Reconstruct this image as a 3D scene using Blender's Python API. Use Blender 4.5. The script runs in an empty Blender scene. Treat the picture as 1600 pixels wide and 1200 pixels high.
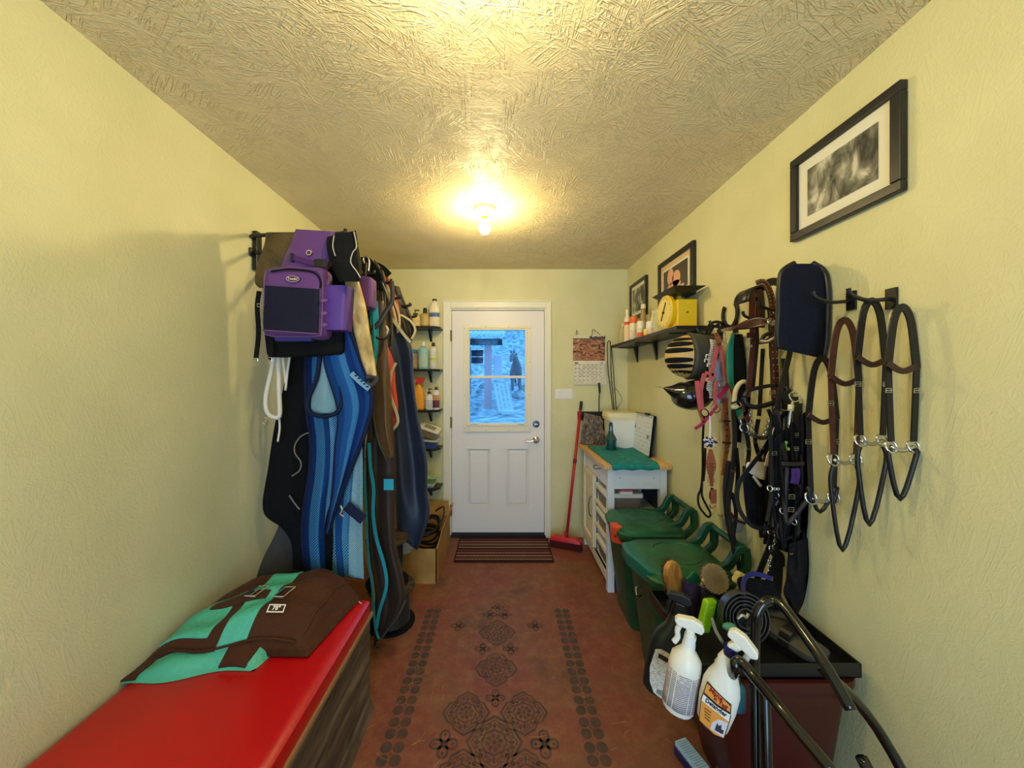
import bpy, math, random
from mathutils import Vector, Matrix
random.seed(7)
sc = bpy.context.scene
COL = sc.collection
# ------------------------------------------------------------------ camera
F = 560.0; U0 = 787.0; V0 = 592.0; CZ = 1.447
XL, XR, YB, YF, ZC = -1.225, 1.13, 3.27, -1.7, 2.447
cam_data = bpy.data.cameras.new('camera'); cam = bpy.data.objects.new('camera', cam_data)
COL.objects.link(cam); sc.camera = cam
cam.location = (0, 0, CZ); cam.rotation_euler = (math.pi/2, 0, 0)
cam_data.sensor_fit = 'HORIZONTAL'; cam_data.sensor_width = 36.0
cam_data.lens = 36.0*F/1600.0
cam_data.shift_x = 13/1600.0; cam_data.shift_y = -8/1600.0
cam_data.clip_start = 0.02
# ------------------------------------------------------------------ world, exposure
w = bpy.data.worlds.new('world'); sc.world = w; w.use_nodes = True
wn = w.node_tree.nodes; wbg = wn['Background']
wbg.inputs[0].default_value = (0.13, 0.48, 1.0, 1); wbg.inputs[1].default_value = 1.6
sc.view_settings.view_transform = 'Standard'; sc.view_settings.look = 'None'
sc.view_settings.gamma = 1.0; sc.view_settings.use_curve_mapping = False
sc.view_settings.exposure = 0.68
# daylight coming in through the open doorway behind the viewer
dl_ = bpy.data.lights.new('doorway_daylight', 'AREA'); dl_.shape = 'RECTANGLE'; dl_.size = 1.2; dl_.size_y = 2.0
dl_.energy = 28.0; dl_.color = (0.56, 0.76, 1.0)
dlo = bpy.data.objects.new('doorway_daylight', dl_); COL.objects.link(dlo)
dlo.location = (0, YF-.05, 1.05); dlo.rotation_euler = (math.pi/2, 0, 0)
BULB1 = (1.0, 0.80, 0.39, 235.0)      # colour and emission strength of the bulb in view
BULB2 = (1.0, 0.84, 0.46, 235.0)      # the room's other bulb, above and behind the camera

# ------------------------------------------------------------------ helpers
ORG = {}
def lin(c):
    r = []
    for x in c[:3]:
        x = x/255.0
        r.append(x/12.92 if x <= 0.04045 else ((x+0.055)/1.055)**2.4)
    return tuple(r)+(1.0,)

def clampD(u, D):
    x = (u-U0)*D/F
    if x > XR-.014: D = (XR-.014)*F/(u-U0)
    if x < XL+.014: D = (XL+.014)*F/(u-U0)
    return D
def P(u, v, D):
    D = clampD(u, D)
    return Vector(((u-U0)*D/F, D, CZ-(v-V0)*D/F))
def PS(pts, D=None):
    return [P(p[0], p[1], p[2] if len(p) > 2 else D) for p in pts]
def RP(u, v, x=1.11):
    D = F*x/(u-U0); return Vector((x, D, CZ-(v-V0)*D/F))
def LP(u, v, x=-1.21):
    D = F*x/(u-U0); return Vector((x, D, CZ-(v-V0)*D/F))

def smooth_path(pts, n=6, closed=False):
    pts = [Vector(p) for p in pts]
    if len(pts) < 3: return pts
    out = []
    N = len(pts)
    rng = range(N) if closed else range(N-1)
    for i in rng:
        if closed: p0, p1, p2, p3 = pts[(i-1) % N], pts[i], pts[(i+1) % N], pts[(i+2) % N]
        else: p0, p1, p2, p3 = pts[max(i-1, 0)], pts[i], pts[i+1], pts[min(i+2, N-1)]
        for k in range(n):
            t = k/n
            out.append(0.5*((2*p1)+(-p0+p2)*t+(2*p0-5*p1+4*p2-p3)*t*t+(-p0+3*p1-3*p2+p3)*t**3))
    if not closed: out.append(pts[-1])
    return out

class G:
    def __init__(s): s.v = []; s.f = []; s.uv = {}
    def add(s, vs, fs, M=None):
        b = len(s.v)
        s.v += [tuple(M @ Vector(p)) if M is not None else tuple(p) for p in vs]
        s.f += [tuple(b+i for i in f) for f in fs]
        return b
    def box(s, lo, hi, M=None):
        x0, y0, z0 = lo; x1, y1, z1 = hi
        s.add([(x0,y0,z0),(x1,y0,z0),(x1,y1,z0),(x0,y1,z0),(x0,y0,z1),(x1,y0,z1),(x1,y1,z1),(x0,y1,z1)],
              [(0,3,2,1),(4,5,6,7),(0,1,5,4),(1,2,6,5),(2,3,7,6),(3,0,4,7)], M); return s
    def hexa(s, p):   # 8 points, bottom 4 then top 4
        s.add(p, [(0,3,2,1),(4,5,6,7),(0,1,5,4),(1,2,6,5),(2,3,7,6),(3,0,4,7)]); return s
    def lathe(s, prof, c=(0,0,0), n=20, M=None, sx=1.0, sy=1.0):
        vs = []; fs = []
        for r, z in prof:
            for i in range(n):
                a = 2*math.pi*i/n
                vs.append((r*sx*math.cos(a), r*sy*math.sin(a), z))
        m = len(prof)
        for j in range(m-1):
            for i in range(n):
                k = (i+1) % n
                fs.append((j*n+i, j*n+k, (j+1)*n+k, (j+1)*n+i))
        fs.append(tuple(reversed(range(n)))); fs.append(tuple(range((m-1)*n, m*n)))
        T = Matrix.Translation(c)
        s.add(vs, fs, T @ M if M is not None else T); return s
    def ball(s, c, r, n=14, m=8, M=None):
        if not hasattr(r, '__len__'): r = (r, r, r)
        prof = [(max(math.sin(math.pi*j/m), .02), -math.cos(math.pi*j/m)) for j in range(m+1)]
        S = Matrix.Diagonal((r[0], r[1], r[2], 1))
        s.lathe(prof, c, n, (M @ S) if M is not None else S); return s
    def prism(s, poly, h, M=None, h0=0.0):     # poly in xy, extruded from h0 to h
        n = len(poly)
        vs = [(x, y, h0) for x, y in poly]+[(x, y, h) for x, y in poly]
        fs = [tuple(reversed(range(n))), tuple(range(n, 2*n))]
        fs += [(i, (i+1) % n, n+(i+1) % n, n+i) for i in range(n)]
        s.add(vs, fs, M); return s
    def frames(s, pts, closed, up=None):
        N = len(pts); T = []
        for i in range(N):
            a = pts[(i-1) % N] if (closed or i > 0) else pts[i]
            b = pts[(i+1) % N] if (closed or i < N-1) else pts[i]
            t = (b-a); T.append(t.normalized() if t.length > 1e-9 else Vector((0, 0, 1)))
        out = []
        if up is not None:
            up = Vector(up)
            for t in T:
                sde = t.cross(up)
                if sde.length < 1e-3: sde = out[-1][0].copy() if out else t.orthogonal()
                sde.normalize(); out.append((sde, sde.cross(t).normalized()))
            return out
        nrm = T[0].orthogonal().normalized()
        for t in T:
            nrm = (nrm-t*nrm.dot(t))
            nrm = nrm.normalized() if nrm.length > 1e-6 else t.orthogonal().normalized()
            out.append((nrm, t.cross(nrm)))
        return out
    def tube(s, pts, r, n=8, closed=False, sm=5, flat=1.0):
        if sm: pts = smooth_path(pts, sm, closed)
        pts = [Vector(p) for p in pts]; N = len(pts)
        rr = r if callable(r) else (lambda t: r)
        fr = s.frames(pts, closed); vs = []; fs = []
        for i, (p, (a, b)) in enumerate(zip(pts, fr)):
            q = rr(i/max(N-1, 1))
            for k in range(n):
                an = 2*math.pi*k/n
                vs.append(p+a*math.cos(an)*q+b*math.sin(an)*q*flat)
        for i in range(N if closed else N-1):
            j = (i+1) % N
            for k in range(n):
                l = (k+1) % n; fs.append((i*n+k, i*n+l, j*n+l, j*n+k))
        if not closed: fs.append(tuple(reversed(range(n)))); fs.append(tuple((N-1)*n+k for k in range(n)))
        s.add(vs, fs); return s
    def strap(s, pts, w, t=.004, n=(0, 1, 0), closed=False, sm=5):   # n: direction the flat side faces
        if sm: pts = smooth_path(pts, sm, closed)
        pts = [Vector(p) for p in pts]; N = len(pts)
        ww = w if callable(w) else (lambda q: w)
        fr = s.frames(pts, closed, n); vs = []; fs = []
        for i, (p, (a, b)) in enumerate(zip(pts, fr)):
            h = ww(i/max(N-1, 1))/2
            vs += [p-a*h-b*t/2, p+a*h-b*t/2, p+a*h+b*t/2, p-a*h+b*t/2]
        for i in range(N if closed else N-1):
            j = (i+1) % N
            for k in range(4):
                l = (k+1) % 4; fs.append((i*4+k, i*4+l, j*4+l, j*4+k))
        if not closed: fs.append((3, 2, 1, 0)); fs.append(tuple((N-1)*4+k for k in range(4)))
        s.add(vs, fs); return s
    def grid(s, fn, nu, nv, th=None):   # fn(a,b,side)->Vector ; closed solid from front (side 0) and back (side 1)
        b0 = len(s.v)
        W = nu+1; cnt = (nu+1)*(nv+1)
        vs = [fn(i/nu, j/nv, sd) for sd in (0, 1) for j in range(nv+1) for i in range(nu+1)]
        fs = []
        for j in range(nv):
            for i in range(nu):
                a = j*W+i
                fs.append((a, a+W, a+W+1, a+1)); fs.append((cnt+a, cnt+a+1, cnt+a+W+1, cnt+a+W))
        for i in range(nu):
            a = i; fs.append((a, a+1, cnt+a+1, cnt+a)); a = nv*W+i; fs.append((a, cnt+a, cnt+a+1, a+1))
        for j in range(nv):
            a = j*W; fs.append((a, cnt+a, cnt+a+W, a+W)); a = j*W+nu; fs.append((a, a+W, cnt+a+W, cnt+a))
        s.add(vs, fs)
        k = b0
        for sd in (0, 1):
            for j in range(nv+1):
                for i in range(nu+1): s.uv[k] = (i/nu, 1-j/nv); k += 1
        return s
    def obj(s, name, m, parent=None, smooth=False, bevel=0, loc=None, sub=0, segs=2):
        if loc is None:
            if parent is not None: loc = ORG[parent.name]
            else:
                xs = [p[0] for p in s.v]; ys = [p[1] for p in s.v]; zs = [p[2] for p in s.v]
                loc = ((min(xs)+max(xs))/2, (min(ys)+max(ys))/2, min(zs))
        loc = Vector(loc)
        me = bpy.data.meshes.new(name)
        me.from_pydata([tuple(Vector(p)-loc) for p in s.v], [], s.f); me.update()
        if s.uv:
            ul = me.uv_layers.new(name='uv')
            for l in me.loops: ul.data[l.index].uv = s.uv.get(l.vertex_index, (0, 0))
        import bmesh
        bm = bmesh.new(); bm.from_mesh(me); bmesh.ops.recalc_face_normals(bm, faces=bm.faces); bm.to_mesh(me); bm.free()
        me.materials.append(m)
        o = bpy.data.objects.new(name, me); COL.objects.link(o)
        ORG[o.name] = loc
        if parent is not None: o.parent = parent; o.location = loc-ORG[parent.name]
        else: o.location = loc
        if bevel:
            b = o.modifiers.new('bevel', 'BEVEL'); b.width = bevel; b.segments = segs; b.limit_method = 'ANGLE'; b.angle_limit = .6
        if sub:
            q = o.modifiers.new('sub', 'SUBSURF'); q.levels = q.render_levels = sub
        if smooth:
            me.polygons.foreach_set('use_smooth', [True]*len(me.polygons))
            if smooth != 'all':
                try: me.set_sharp_from_angle(angle=math.radians(40))
                except Exception: pass
        return o

def thing(name, label, cat, loc=(0, 0, 0), group=None):
    o = bpy.data.objects.new(name, None); o.empty_display_size = .05
    COL.objects.link(o); o.location = loc; ORG[o.name] = Vector(loc)
    o['label'] = label; o['category'] = cat
    if group: o['group'] = group
    return o
def tag(o, label, cat, group=None):
    o['label'] = label; o['category'] = cat
    if group: o['group'] = group
    return o
def struct(o): o['kind'] = 'structure'; return o
def part(o, label): o['label'] = label; return o

def text(s, size, M, m, parent, name='lettering', ext=.0004, bold=0.0, sx=1.0):
    c = bpy.data.curves.new('t', 'FONT'); c.body = s; c.size = size; c.extrude = ext; c.offset = bold
    c.align_x = 'CENTER'; c.align_y = 'CENTER'; c.resolution_u = 2; c.space_character = 1.0
    t = bpy.data.objects.new('t', c); COL.objects.link(t)
    dg = bpy.context.evaluated_depsgraph_get(); dg.update()
    me = bpy.data.meshes.new_from_object(t.evaluated_get(dg))
    COL.objects.unlink(t); bpy.data.objects.remove(t)
    g = G(); g.add([(v.co.x*sx, v.co.y, v.co.z) for v in me.vertices], [tuple(p.vertices) for p in me.polygons], M)
    bpy.data.meshes.remove(me)
    return g.obj(name, m, parent)
def basis(o, x, y):   # matrix with origin o, local x and y axes, z = x cross y
    x = Vector(x).normalized(); z = x.cross(Vector(y)).normalized(); y = z.cross(x)
    m = Matrix((x, y, z)).transposed().to_4x4(); m.translation = Vector(o); return m
def face_cam(o, roll=0): # local x right, y up, z towards the camera
    return Matrix.Translation(o) @ Matrix.Rotation(math.pi/2, 4, 'X') @ Matrix.Rotation(roll, 4, 'Z')

# ------------------------------------------------------------------ materials
MATS = {}
def mat(name, rgb, rough=.6, metal=0.0, bump=None, var=None, spec=.5, coat=0, rgb2=None, emit=None, alpha=None, sheen=0):
    if name in MATS: return MATS[name]
    m = bpy.data.materials.new(name); m.use_nodes = True; MATS[name] = m
    N = m.node_tree.nodes; L = m.node_tree.links; b = N['Principled BSDF']
    b.inputs['Base Color'].default_value = lin(rgb); b.inputs['Roughness'].default_value = rough
    b.inputs['Metallic'].default_value = metal; b.inputs['Specular IOR Level'].default_value = spec if rough < .68 else spec*.35
    if coat: b.inputs['Coat Weight'].default_value = coat; b.inputs['Coat Roughness'].default_value = .15
    if sheen: b.inputs['Sheen Weight'].default_value = sheen*.2
    tc = N.new('ShaderNodeTexCoord')
    if var:
        nz = N.new('ShaderNodeTexNoise'); nz.inputs['Scale'].default_value = var[0]; nz.inputs['Detail'].default_value = 5
        L.new(tc.outputs['Object'], nz.inputs['Vector'])
        r = N.new('ShaderNodeMapRange'); r.inputs[1].default_value = .35; r.inputs[2].default_value = .65
        mx = N.new('ShaderNodeMix'); mx.data_type = 'RGBA'
        mx.inputs[6].default_value = lin(rgb)
        c2 = rgb2 if rgb2 else tuple(c*(1-var[1]) for c in rgb)
        mx.inputs[7].default_value = lin(c2)
        L.new(nz.outputs[0], r.inputs[0]); L.new(r.outputs[0], mx.inputs[0]); L.new(mx.outputs[2], b.inputs['Base Color'])
    if bump:
        nb = N.new('ShaderNodeTexNoise'); nb.inputs['Scale'].default_value = bump[0]; nb.inputs['Detail'].default_value = 4
        bp = N.new('ShaderNodeBump'); bp.inputs['Strength'].default_value = bump[1]; bp.inputs['Distance'].default_value = bump[2] if len(bump) > 2 else .004
        L.new(tc.outputs['Object'], nb.inputs['Vector']); L.new(nb.outputs[0], bp.inputs['Height']); L.new(bp.outputs[0], b.inputs['Normal'])
    if emit: b.inputs['Emission Color'].default_value = lin(emit[0]); b.inputs['Emission Strength'].default_value = emit[1]
    if alpha is not None: b.inputs['Alpha'].default_value = alpha
    return m
def osb(name, rgb, rgb2, scale, strength, rough, dist=.004):
    """painted strand board: flakes lying at several angles under the paint"""
    m = mat(name, rgb, rough); N = m.node_tree.nodes; L = m.node_tree.links; b = N['Principled BSDF']
    tc = N.new('ShaderNodeTexCoord'); prev = None
    nw = N.new('ShaderNodeTexNoise'); nw.inputs['Scale'].default_value = 3.0
    L.new(tc.outputs['Object'], nw.inputs['Vector'])
    for k, an in enumerate((0.1, 0.85, 1.6, 2.45, 0.5)):
        wl = name == 'wall_paint'
        mp = N.new('ShaderNodeMapping'); mp.vector_type = 'TEXTURE'; mp.inputs['Rotation'].default_value = (an*1.3 if wl else 0, an*.8 if wl else 0, an)
        mp.inputs['Scale'].default_value = (1/(scale*.11), 1/scale, 1/scale if wl else 1)
        mp.inputs['Location'].default_value = (k*3.1, k*1.7, k)
        vo = N.new('ShaderNodeTexNoise'); vo.inputs['Scale'].default_value = 1.0; vo.inputs['Detail'].default_value = 1.6; vo.inputs['Roughness'].default_value = .65
        L.new(tc.outputs['Object'], mp.inputs['Vector']); L.new(mp.outputs[0], vo.inputs['Vector'])
        # sharp ridges from |n-.5|
        s1 = N.new('ShaderNodeMath'); s1.operation = 'SUBTRACT'; s1.inputs[1].default_value = .5
        s2 = N.new('ShaderNodeMath'); s2.operation = 'ABSOLUTE'
        s3 = N.new('ShaderNodeMapRange'); s3.inputs[1].default_value = 0; s3.inputs[2].default_value = .045; s3.inputs[3].default_value = 1; s3.inputs[4].default_value = 0
        L.new(vo.outputs[0], s1.inputs[0]); L.new(s1.outputs[0], s2.inputs[0]); L.new(s2.outputs[0], s3.inputs[0])
        ms = N.new('ShaderNodeTexNoise'); ms.inputs['Scale'].default_value = 5.0+k; ms.inputs['Detail'].default_value = 1
        mp2 = N.new('ShaderNodeMapping'); mp2.inputs['Location'].default_value = (k*7.3, k*2.2, 1)
        L.new(tc.outputs['Object'], mp2.inputs['Vector']); L.new(mp2.outputs[0], ms.inputs['Vector'])
        mr = N.new('ShaderNodeMapRange'); mr.inputs[1].default_value = .44; mr.inputs[2].default_value = .56
        L.new(ms.outputs[0], mr.inputs[0])
        mu = N.new('ShaderNodeMath'); mu.operation = 'MULTIPLY'
        L.new(s3.outputs[0], mu.inputs[0]); L.new(mr.outputs[0], mu.inputs[1])
        if prev is None: prev = mu
        else:
            ad = N.new('ShaderNodeMath'); ad.operation = 'MAXIMUM'
            L.new(prev.outputs[0], ad.inputs[0]); L.new(mu.outputs[0], ad.inputs[1]); prev = ad
    fg = N.new('ShaderNodeTexNoise'); fg.inputs['Scale'].default_value = 130; fg.inputs['Detail'].default_value = 3
    L.new(tc.outputs['Object'], fg.inputs['Vector'])
    fm = N.new('ShaderNodeMath'); fm.operation = 'MULTIPLY_ADD'; fm.inputs[1].default_value = .9
    L.new(fg.outputs[0], fm.inputs[0]); L.new(prev.outputs[0], fm.inputs[2]); prev = fm
    bp = N.new('ShaderNodeBump'); bp.inputs['Strength'].default_value = strength; bp.inputs['Distance'].default_value = dist
    L.new(prev.outputs[0], bp.inputs['Height']); L.new(bp.outputs[0], b.inputs['Normal'])
    mx = N.new('ShaderNodeMix'); mx.data_type = 'RGBA'; mx.inputs[6].default_value = lin(rgb); mx.inputs[7].default_value = lin(rgb2)
    nr = N.new('ShaderNodeMapRange'); nr.inputs[1].default_value = .35; nr.inputs[2].default_value = .7
    L.new(nw.outputs[0], nr.inputs[0]); L.new(nr.outputs[0], mx.inputs[0]); L.new(mx.outputs[2], b.inputs['Base Color'])
    return m
def uvstripes(name, stops, axis=0, rough=.85, weave=(90, 60), wd=.5, rgbw=None, bump=.4, freq=1.0):
    """constant colour stripes along a uv axis with a woven mesh relief"""
    m = mat(name, stops[0][1], rough); N = m.node_tree.nodes; L = m.node_tree.links; b = N['Principled BSDF']
    uv = N.new('ShaderNodeUVMap'); sp = N.new('ShaderNodeSeparateXYZ'); L.new(uv.outputs[0], sp.inputs[0])
    mm = N.new('ShaderNodeMath'); mm.operation = 'MULTIPLY'; mm.inputs[1].default_value = freq
    fr = N.new('ShaderNodeMath'); fr.operation = 'FRACT'
    L.new(sp.outputs[axis], mm.inputs[0]); L.new(mm.outputs[0], fr.inputs[0])
    cr = N.new('ShaderNodeValToRGB'); cr.color_ramp.interpolation = 'CONSTANT'
    e = cr.color_ramp.elements
    while len(e) < len(stops): e.new(.5)
    for i, (p, c) in enumerate(stops): e[i].position = p; e[i].color = lin(c)
    L.new(fr.outputs[0], cr.inputs[0])
    mp = N.new('ShaderNodeMapping'); mp.inputs['Scale'].default_value = (weave[0], weave[1], 1)
    ch = N.new('ShaderNodeTexChecker'); ch.inputs['Scale'].default_value = 1
    L.new(uv.outputs[0], mp.inputs[0]); L.new(mp.outputs[0], ch.inputs['Vector'])
    mx = N.new('ShaderNodeMix'); mx.data_type = 'RGBA'; mx.blend_type = 'MULTIPLY'; mx.inputs[7].default_value = lin(rgbw or (120, 130, 150))
    mu = N.new('ShaderNodeMath'); mu.operation = 'MULTIPLY'; mu.inputs[1].default_value = wd
    L.new(ch.outputs[1], mu.inputs[0]); L.new(mu.outputs[0], mx.inputs[0]); L.new(cr.outputs[0], mx.inputs[6]); L.new(mx.outputs[2], b.inputs['Base Color'])
    bp = N.new('ShaderNodeBump'); bp.inputs['Strength'].default_value = bump; bp.inputs['Distance'].default_value = .002
    L.new(ch.outputs[1], bp.inputs['Height']); L.new(bp.outputs[0], b.inputs['Normal'])
    return m
def ramp_noise(name, stops, scale, rough=.7, detail=8, stretch=(1, 1, 1), distort=0.0):
    m = mat(name, stops[0][1], rough); N = m.node_tree.nodes; L = m.node_tree.links; b = N['Principled BSDF']
    tc = N.new('ShaderNodeTexCoord'); mp = N.new('ShaderNodeMapping'); mp.inputs['Scale'].default_value = stretch
    nz = N.new('ShaderNodeTexNoise'); nz.inputs['Scale'].default_value = scale; nz.inputs['Detail'].default_value = detail; nz.inputs['Distortion'].default_value = distort
    cr = N.new('ShaderNodeValToRGB'); e = cr.color_ramp.elements
    while len(e) < len(stops): e.new(.5)
    for i, (p, c) in enumerate(stops): e[i].position = p; e[i].color = lin(c)
    L.new(tc.outputs['Object'], mp.inputs[0]); L.new(mp.outputs[0], nz.inputs['Vector']); L.new(nz.outputs[0], cr.inputs[0]); L.new(cr.outputs[0], b.inputs['Base Color'])
    return m
def lines_mat(name, paper, ink, sx, sz, amount=.5, axes=(0, 2)):
    """rows of illegible small print"""
    m = mat(name, paper, .55); N = m.node_tree.nodes; L = m.node_tree.links; b = N['Principled BSDF']
    tc = N.new('ShaderNodeTexCoord'); sp = N.new('ShaderNodeSeparateXYZ'); L.new(tc.outputs['Object'], sp.inputs[0])
    a = N.new('ShaderNodeMath'); a.operation = 'MULTIPLY'; a.inputs[1].default_value = sz
    f = N.new('ShaderNodeMath'); f.operation = 'FRACT'; g = N.new('ShaderNodeMath'); g.operation = 'LESS_THAN'; g.inputs[1].default_value = .42
    L.new(sp.outputs[axes[1]], a.inputs[0]); L.new(a.outputs[0], f.inputs[0]); L.new(f.outputs[0], g.inputs[0])
    nz = N.new('ShaderNodeTexNoise'); mp = N.new('ShaderNodeMapping'); mp.inputs['Scale'].default_value = (sx, sx, sz)
    nz.inputs['Scale'].default_value = 1; nz.inputs['Detail'].default_value = 3
    L.new(tc.outputs['Object'], mp.inputs[0]); L.new(mp.outputs[0], nz.inputs['Vector'])
    h = N.new('ShaderNodeMath'); h.operation = 'GREATER_THAN'; h.inputs[1].default_value = 1-amount
    L.new(nz.outputs[0], h.inputs[0])
    k = N.new('ShaderNodeMath'); k.operation = 'MULTIPLY'; L.new(g.outputs[0], k.inputs[0]); L.new(h.outputs[0], k.inputs[1])
    mx = N.new('ShaderNodeMix'); mx.data_type = 'RGBA'; mx.inputs[6].default_value = lin(paper); mx.inputs[7].default_value = lin(ink)
    L.new(k.outputs[0], mx.inputs[0]); L.new(mx.outputs[2], b.inputs['Base Color'])
    return m

PAINT_W = osb('wall_paint', (223, 217, 168), (214, 209, 158), 40, .25, .55, .0018)
PAINT_C = osb('ceiling_paint', (242, 224, 176), (236, 216, 166), 46, .8, .5, .0045)
TRIM = mat('trim_paint', (238, 232, 210), .4)
DOORW = mat('door_paint', (236, 230, 226), .4)
BLACK = mat('black_paint', (22, 22, 24), .35)
BLACKM = mat('black_matte', (15, 15, 17), .8, bump=(120, .3, .002))
BLKLEATHER = mat('black_leather', (19, 16, 16), .42, bump=(220, .25, .001))
BRLEATHER = mat('brown_leather', (92, 42, 28), .45, bump=(200, .3, .001), var=(30, .35))
TANLEATHER = mat('tan_leather', (170, 88, 52), .5, bump=(200, .3, .001), var=(30, .25))
DKBROWN = mat('dark_brown_leather', (58, 28, 22), .4, bump=(200, .3, .001))
STEEL = mat('steel', (200, 200, 205), .22, 1.0)
CHROME = mat('chrome', (225, 225, 228), .12, 1.0)
BRASS = mat('brass', (190, 150, 80), .3, 1.0)
WHITEP = mat('white_plastic', (238, 236, 228), .35)
CREAMP = mat('cream_plastic', (235, 224, 185), .4)
GLASSM = None
# ================================================================== THE ROOM
g = G(); g.box((XL-.1, YF, -.1), (XR+.1, YB+.14, 0))
FLOOR_M = ramp_noise('floor_paint', [(.30, (116, 56, 44)), (.46, (128, 66, 48)), (.56, (122, 74, 48)), (.70, (98, 58, 42))], 3.2, .55, 10)
def floor_extra():
    m = FLOOR_M; N = m.node_tree.nodes; L = m.node_tree.links; b = N['Principled BSDF']
    tc = N.new('ShaderNodeTexCoord'); nz = N.new('ShaderNodeTexNoise'); nz.inputs['Scale'].default_value = 60; nz.inputs['Detail'].default_value = 8
    L.new(tc.outputs['Object'], nz.inputs['Vector'])
    bp = N.new('ShaderNodeBump'); bp.inputs['Strength'].default_value = .5; bp.inputs['Distance'].default_value = .002
    L.new(nz.outputs[0], bp.inputs['Height']); L.new(bp.outputs[0], b.inputs['Normal'])
    old = b.inputs['Base Color'].links[0].from_socket
    dust = N.new('ShaderNodeTexNoise'); dust.inputs['Scale'].default_value = 14; dust.inputs['Detail'].default_value = 12; dust.inputs['Roughness'].default_value = .75
    L.new(tc.outputs['Object'], dust.inputs['Vector'])
    mr = N.new('ShaderNodeMapRange'); mr.inputs[1].default_value = .46; mr.inputs[2].default_value = .72; mr.inputs[4].default_value = .75
    L.new(dust.outputs[0], mr.inputs[0])
    mx = N.new('ShaderNodeMix'); mx.data_type = 'RGBA'; mx.inputs[7].default_value = lin((150, 104, 66))
    L.new(mr.outputs[0], mx.inputs[0]); L.new(old, mx.inputs[6]); L.new(mx.outputs[2], b.inputs['Base Color'])
floor_extra()
floor = struct(g.obj('floor', FLOOR_M, loc=(0, 0, 0)))
struct(G().box((XL-.1, YF, ZC), (XR+.1, YB+.14, ZC+.1)).obj('ceiling', PAINT_C, loc=(0, 0, ZC)))
struct(G().box((XL-.1, YF, 0), (XL, YB+.14, ZC)).obj('wall_left', PAINT_W, loc=(XL, 0, 0)))
struct(G().box((XR, YF, 0), (XR+.1, YB+.14, ZC)).obj('wall_right', PAINT_W, loc=(XR, 0, 0)))
struct(G().box((XL-.1, YF-.1, -.1), (-.62, YF, ZC+.1)).box((.62, YF-.1, -.1), (XR+.1, YF, ZC+.1)).box((-.62, YF-.1, 2.06), (.62, YF, ZC+.1)).obj('wall_front', PAINT_W, loc=(0, YF, 0)))
# back wall with the door opening
DX0, DX1, DZ1 = -.492, .388, 2.095
g = G(); g.box((XL, YB, 0), (DX0, YB+.13, ZC)); g.box((DX1, YB, 0), (XR, YB+.13, ZC)); g.box((DX0, YB, DZ1), (DX1, YB+.13, ZC))
struct(g.obj('wall_back', PAINT_W, loc=(0, YB, 0)))
# flat painted stencils on the floor
STEN = mat('stencil_paint', (58, 50, 42), .6, var=(30, .5), rgb2=(92, 60, 46))
def annulus(g, cx, cy, r0, r1, lobes, amp, n=64, ph=0, z=.0009):
    vs = []; fs = []
    for i in range(n):
        a = 2*math.pi*i/n
        k = 1+amp*abs(math.cos(lobes*(a+ph)/2))
        for r in (r0, r1): vs.append((cx+r*k*math.cos(a), cy+r*k*math.sin(a), z))
    for i in range(n):
        j = (i+1) % n; fs.append((2*i, 2*i+1, 2*j+1, 2*j))
    g.add(vs, fs)
def petal(g, cx, cy, a, r0, r1, w, z=.0009):
    c, s = math.cos(a), math.sin(a); vs = [(r0, 0), ((r0+r1)*.5, w), (r1*.93, w*.7), (r1, 0), (r1*.93, -w*.7), ((r0+r1)*.5, -w)]
    g.add([(cx+x*c-y*s, cy+x*s+y*c, z) for x, y in vs], [tuple(range(6))])
def diamond(g, cx, cy, r0, r1, n=72, z=.0009):   # four pointed scalloped outline
    vs = []; fs = []
    for i in range(n):
        a = 2*math.pi*i/n; k = (.80+.20*abs(math.cos(2*a))**1.5)*(1-.07*abs(math.sin(6*a)))
        for r in (r0, r1): vs.append((cx+r*k*math.cos(a), cy+r*k*math.sin(a), z))
    for i in range(n):
        j = (i+1) % n; fs.append((2*i, 2*i+1, 2*j+1, 2*j))
    g.add(vs, fs)
def medallion(cx, cy, r):
    g = G()
    diamond(g, cx, cy, r*.90, r*1.0); diamond(g, cx, cy, r*.78, r*.82)
    for k in range(12):
        a = k*math.pi/6
        petal(g, cx, cy, a, r*.46, r*(.72 if k % 3 == 0 else .62), r*.075)
        x, y = cx+r*.62*math.cos(a+.26), cy+r*.62*math.sin(a+.26); annulus(g, x, y, r*.03, r*.075, 1, 0, 10)
    annulus(g, cx, cy, r*.35, r*.42, 8, .12, 48)
    for k in range(8): petal(g, cx, cy, k*math.pi/4+.2, r*.10, r*.32, r*.075)
    annulus(g, cx, cy, r*.015, r*.08, 1, 0, 12)
    g.obj('stencil_medallion', STEN, floor)
def quatre(cx, cy, r):
    g = G()
    for k in range(4):
        a = k*math.pi/2; x, y = cx+r*.55*math.cos(a), cy+r*.55*math.sin(a)
        annulus(g, x, y, r*.24, r*.38, 2, .2, 20, a); petal(g, x, y, a, -r*.1, r*.20, r*.10)
        petal(g, cx, cy, a+.785, r*.1, r*.5, r*.09)
    annulus(g, cx, cy, r*.04, r*.14, 1, 0, 12)
    g.obj('stencil_quatrefoil', STEN, floor)
def block(cx, cy, r):
    g = G()
    for sx in (-1, 1):
        for sy in (-1, 1):
            x, y = cx+sx*r*.52, cy+sy*r*.52; q = r*.46
            pts = [(-.3,-1),(.3,-1),(.75,-.75),(1,-.3),(1,.3),(.75,.75),(.3,1),(-.3,1),(-.75,.75),(-1,.3),(-1,-.3),(-.75,-.75)]
            g.add([(x+q*a, y+q*b, .0009) for a, b in pts], [tuple(range(12))])
    annulus(g, cx, cy, r*.03, r*.10, 1, 0, 10)
    g.obj('stencil_block', STEN, floor)
CX = -.0375
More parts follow.
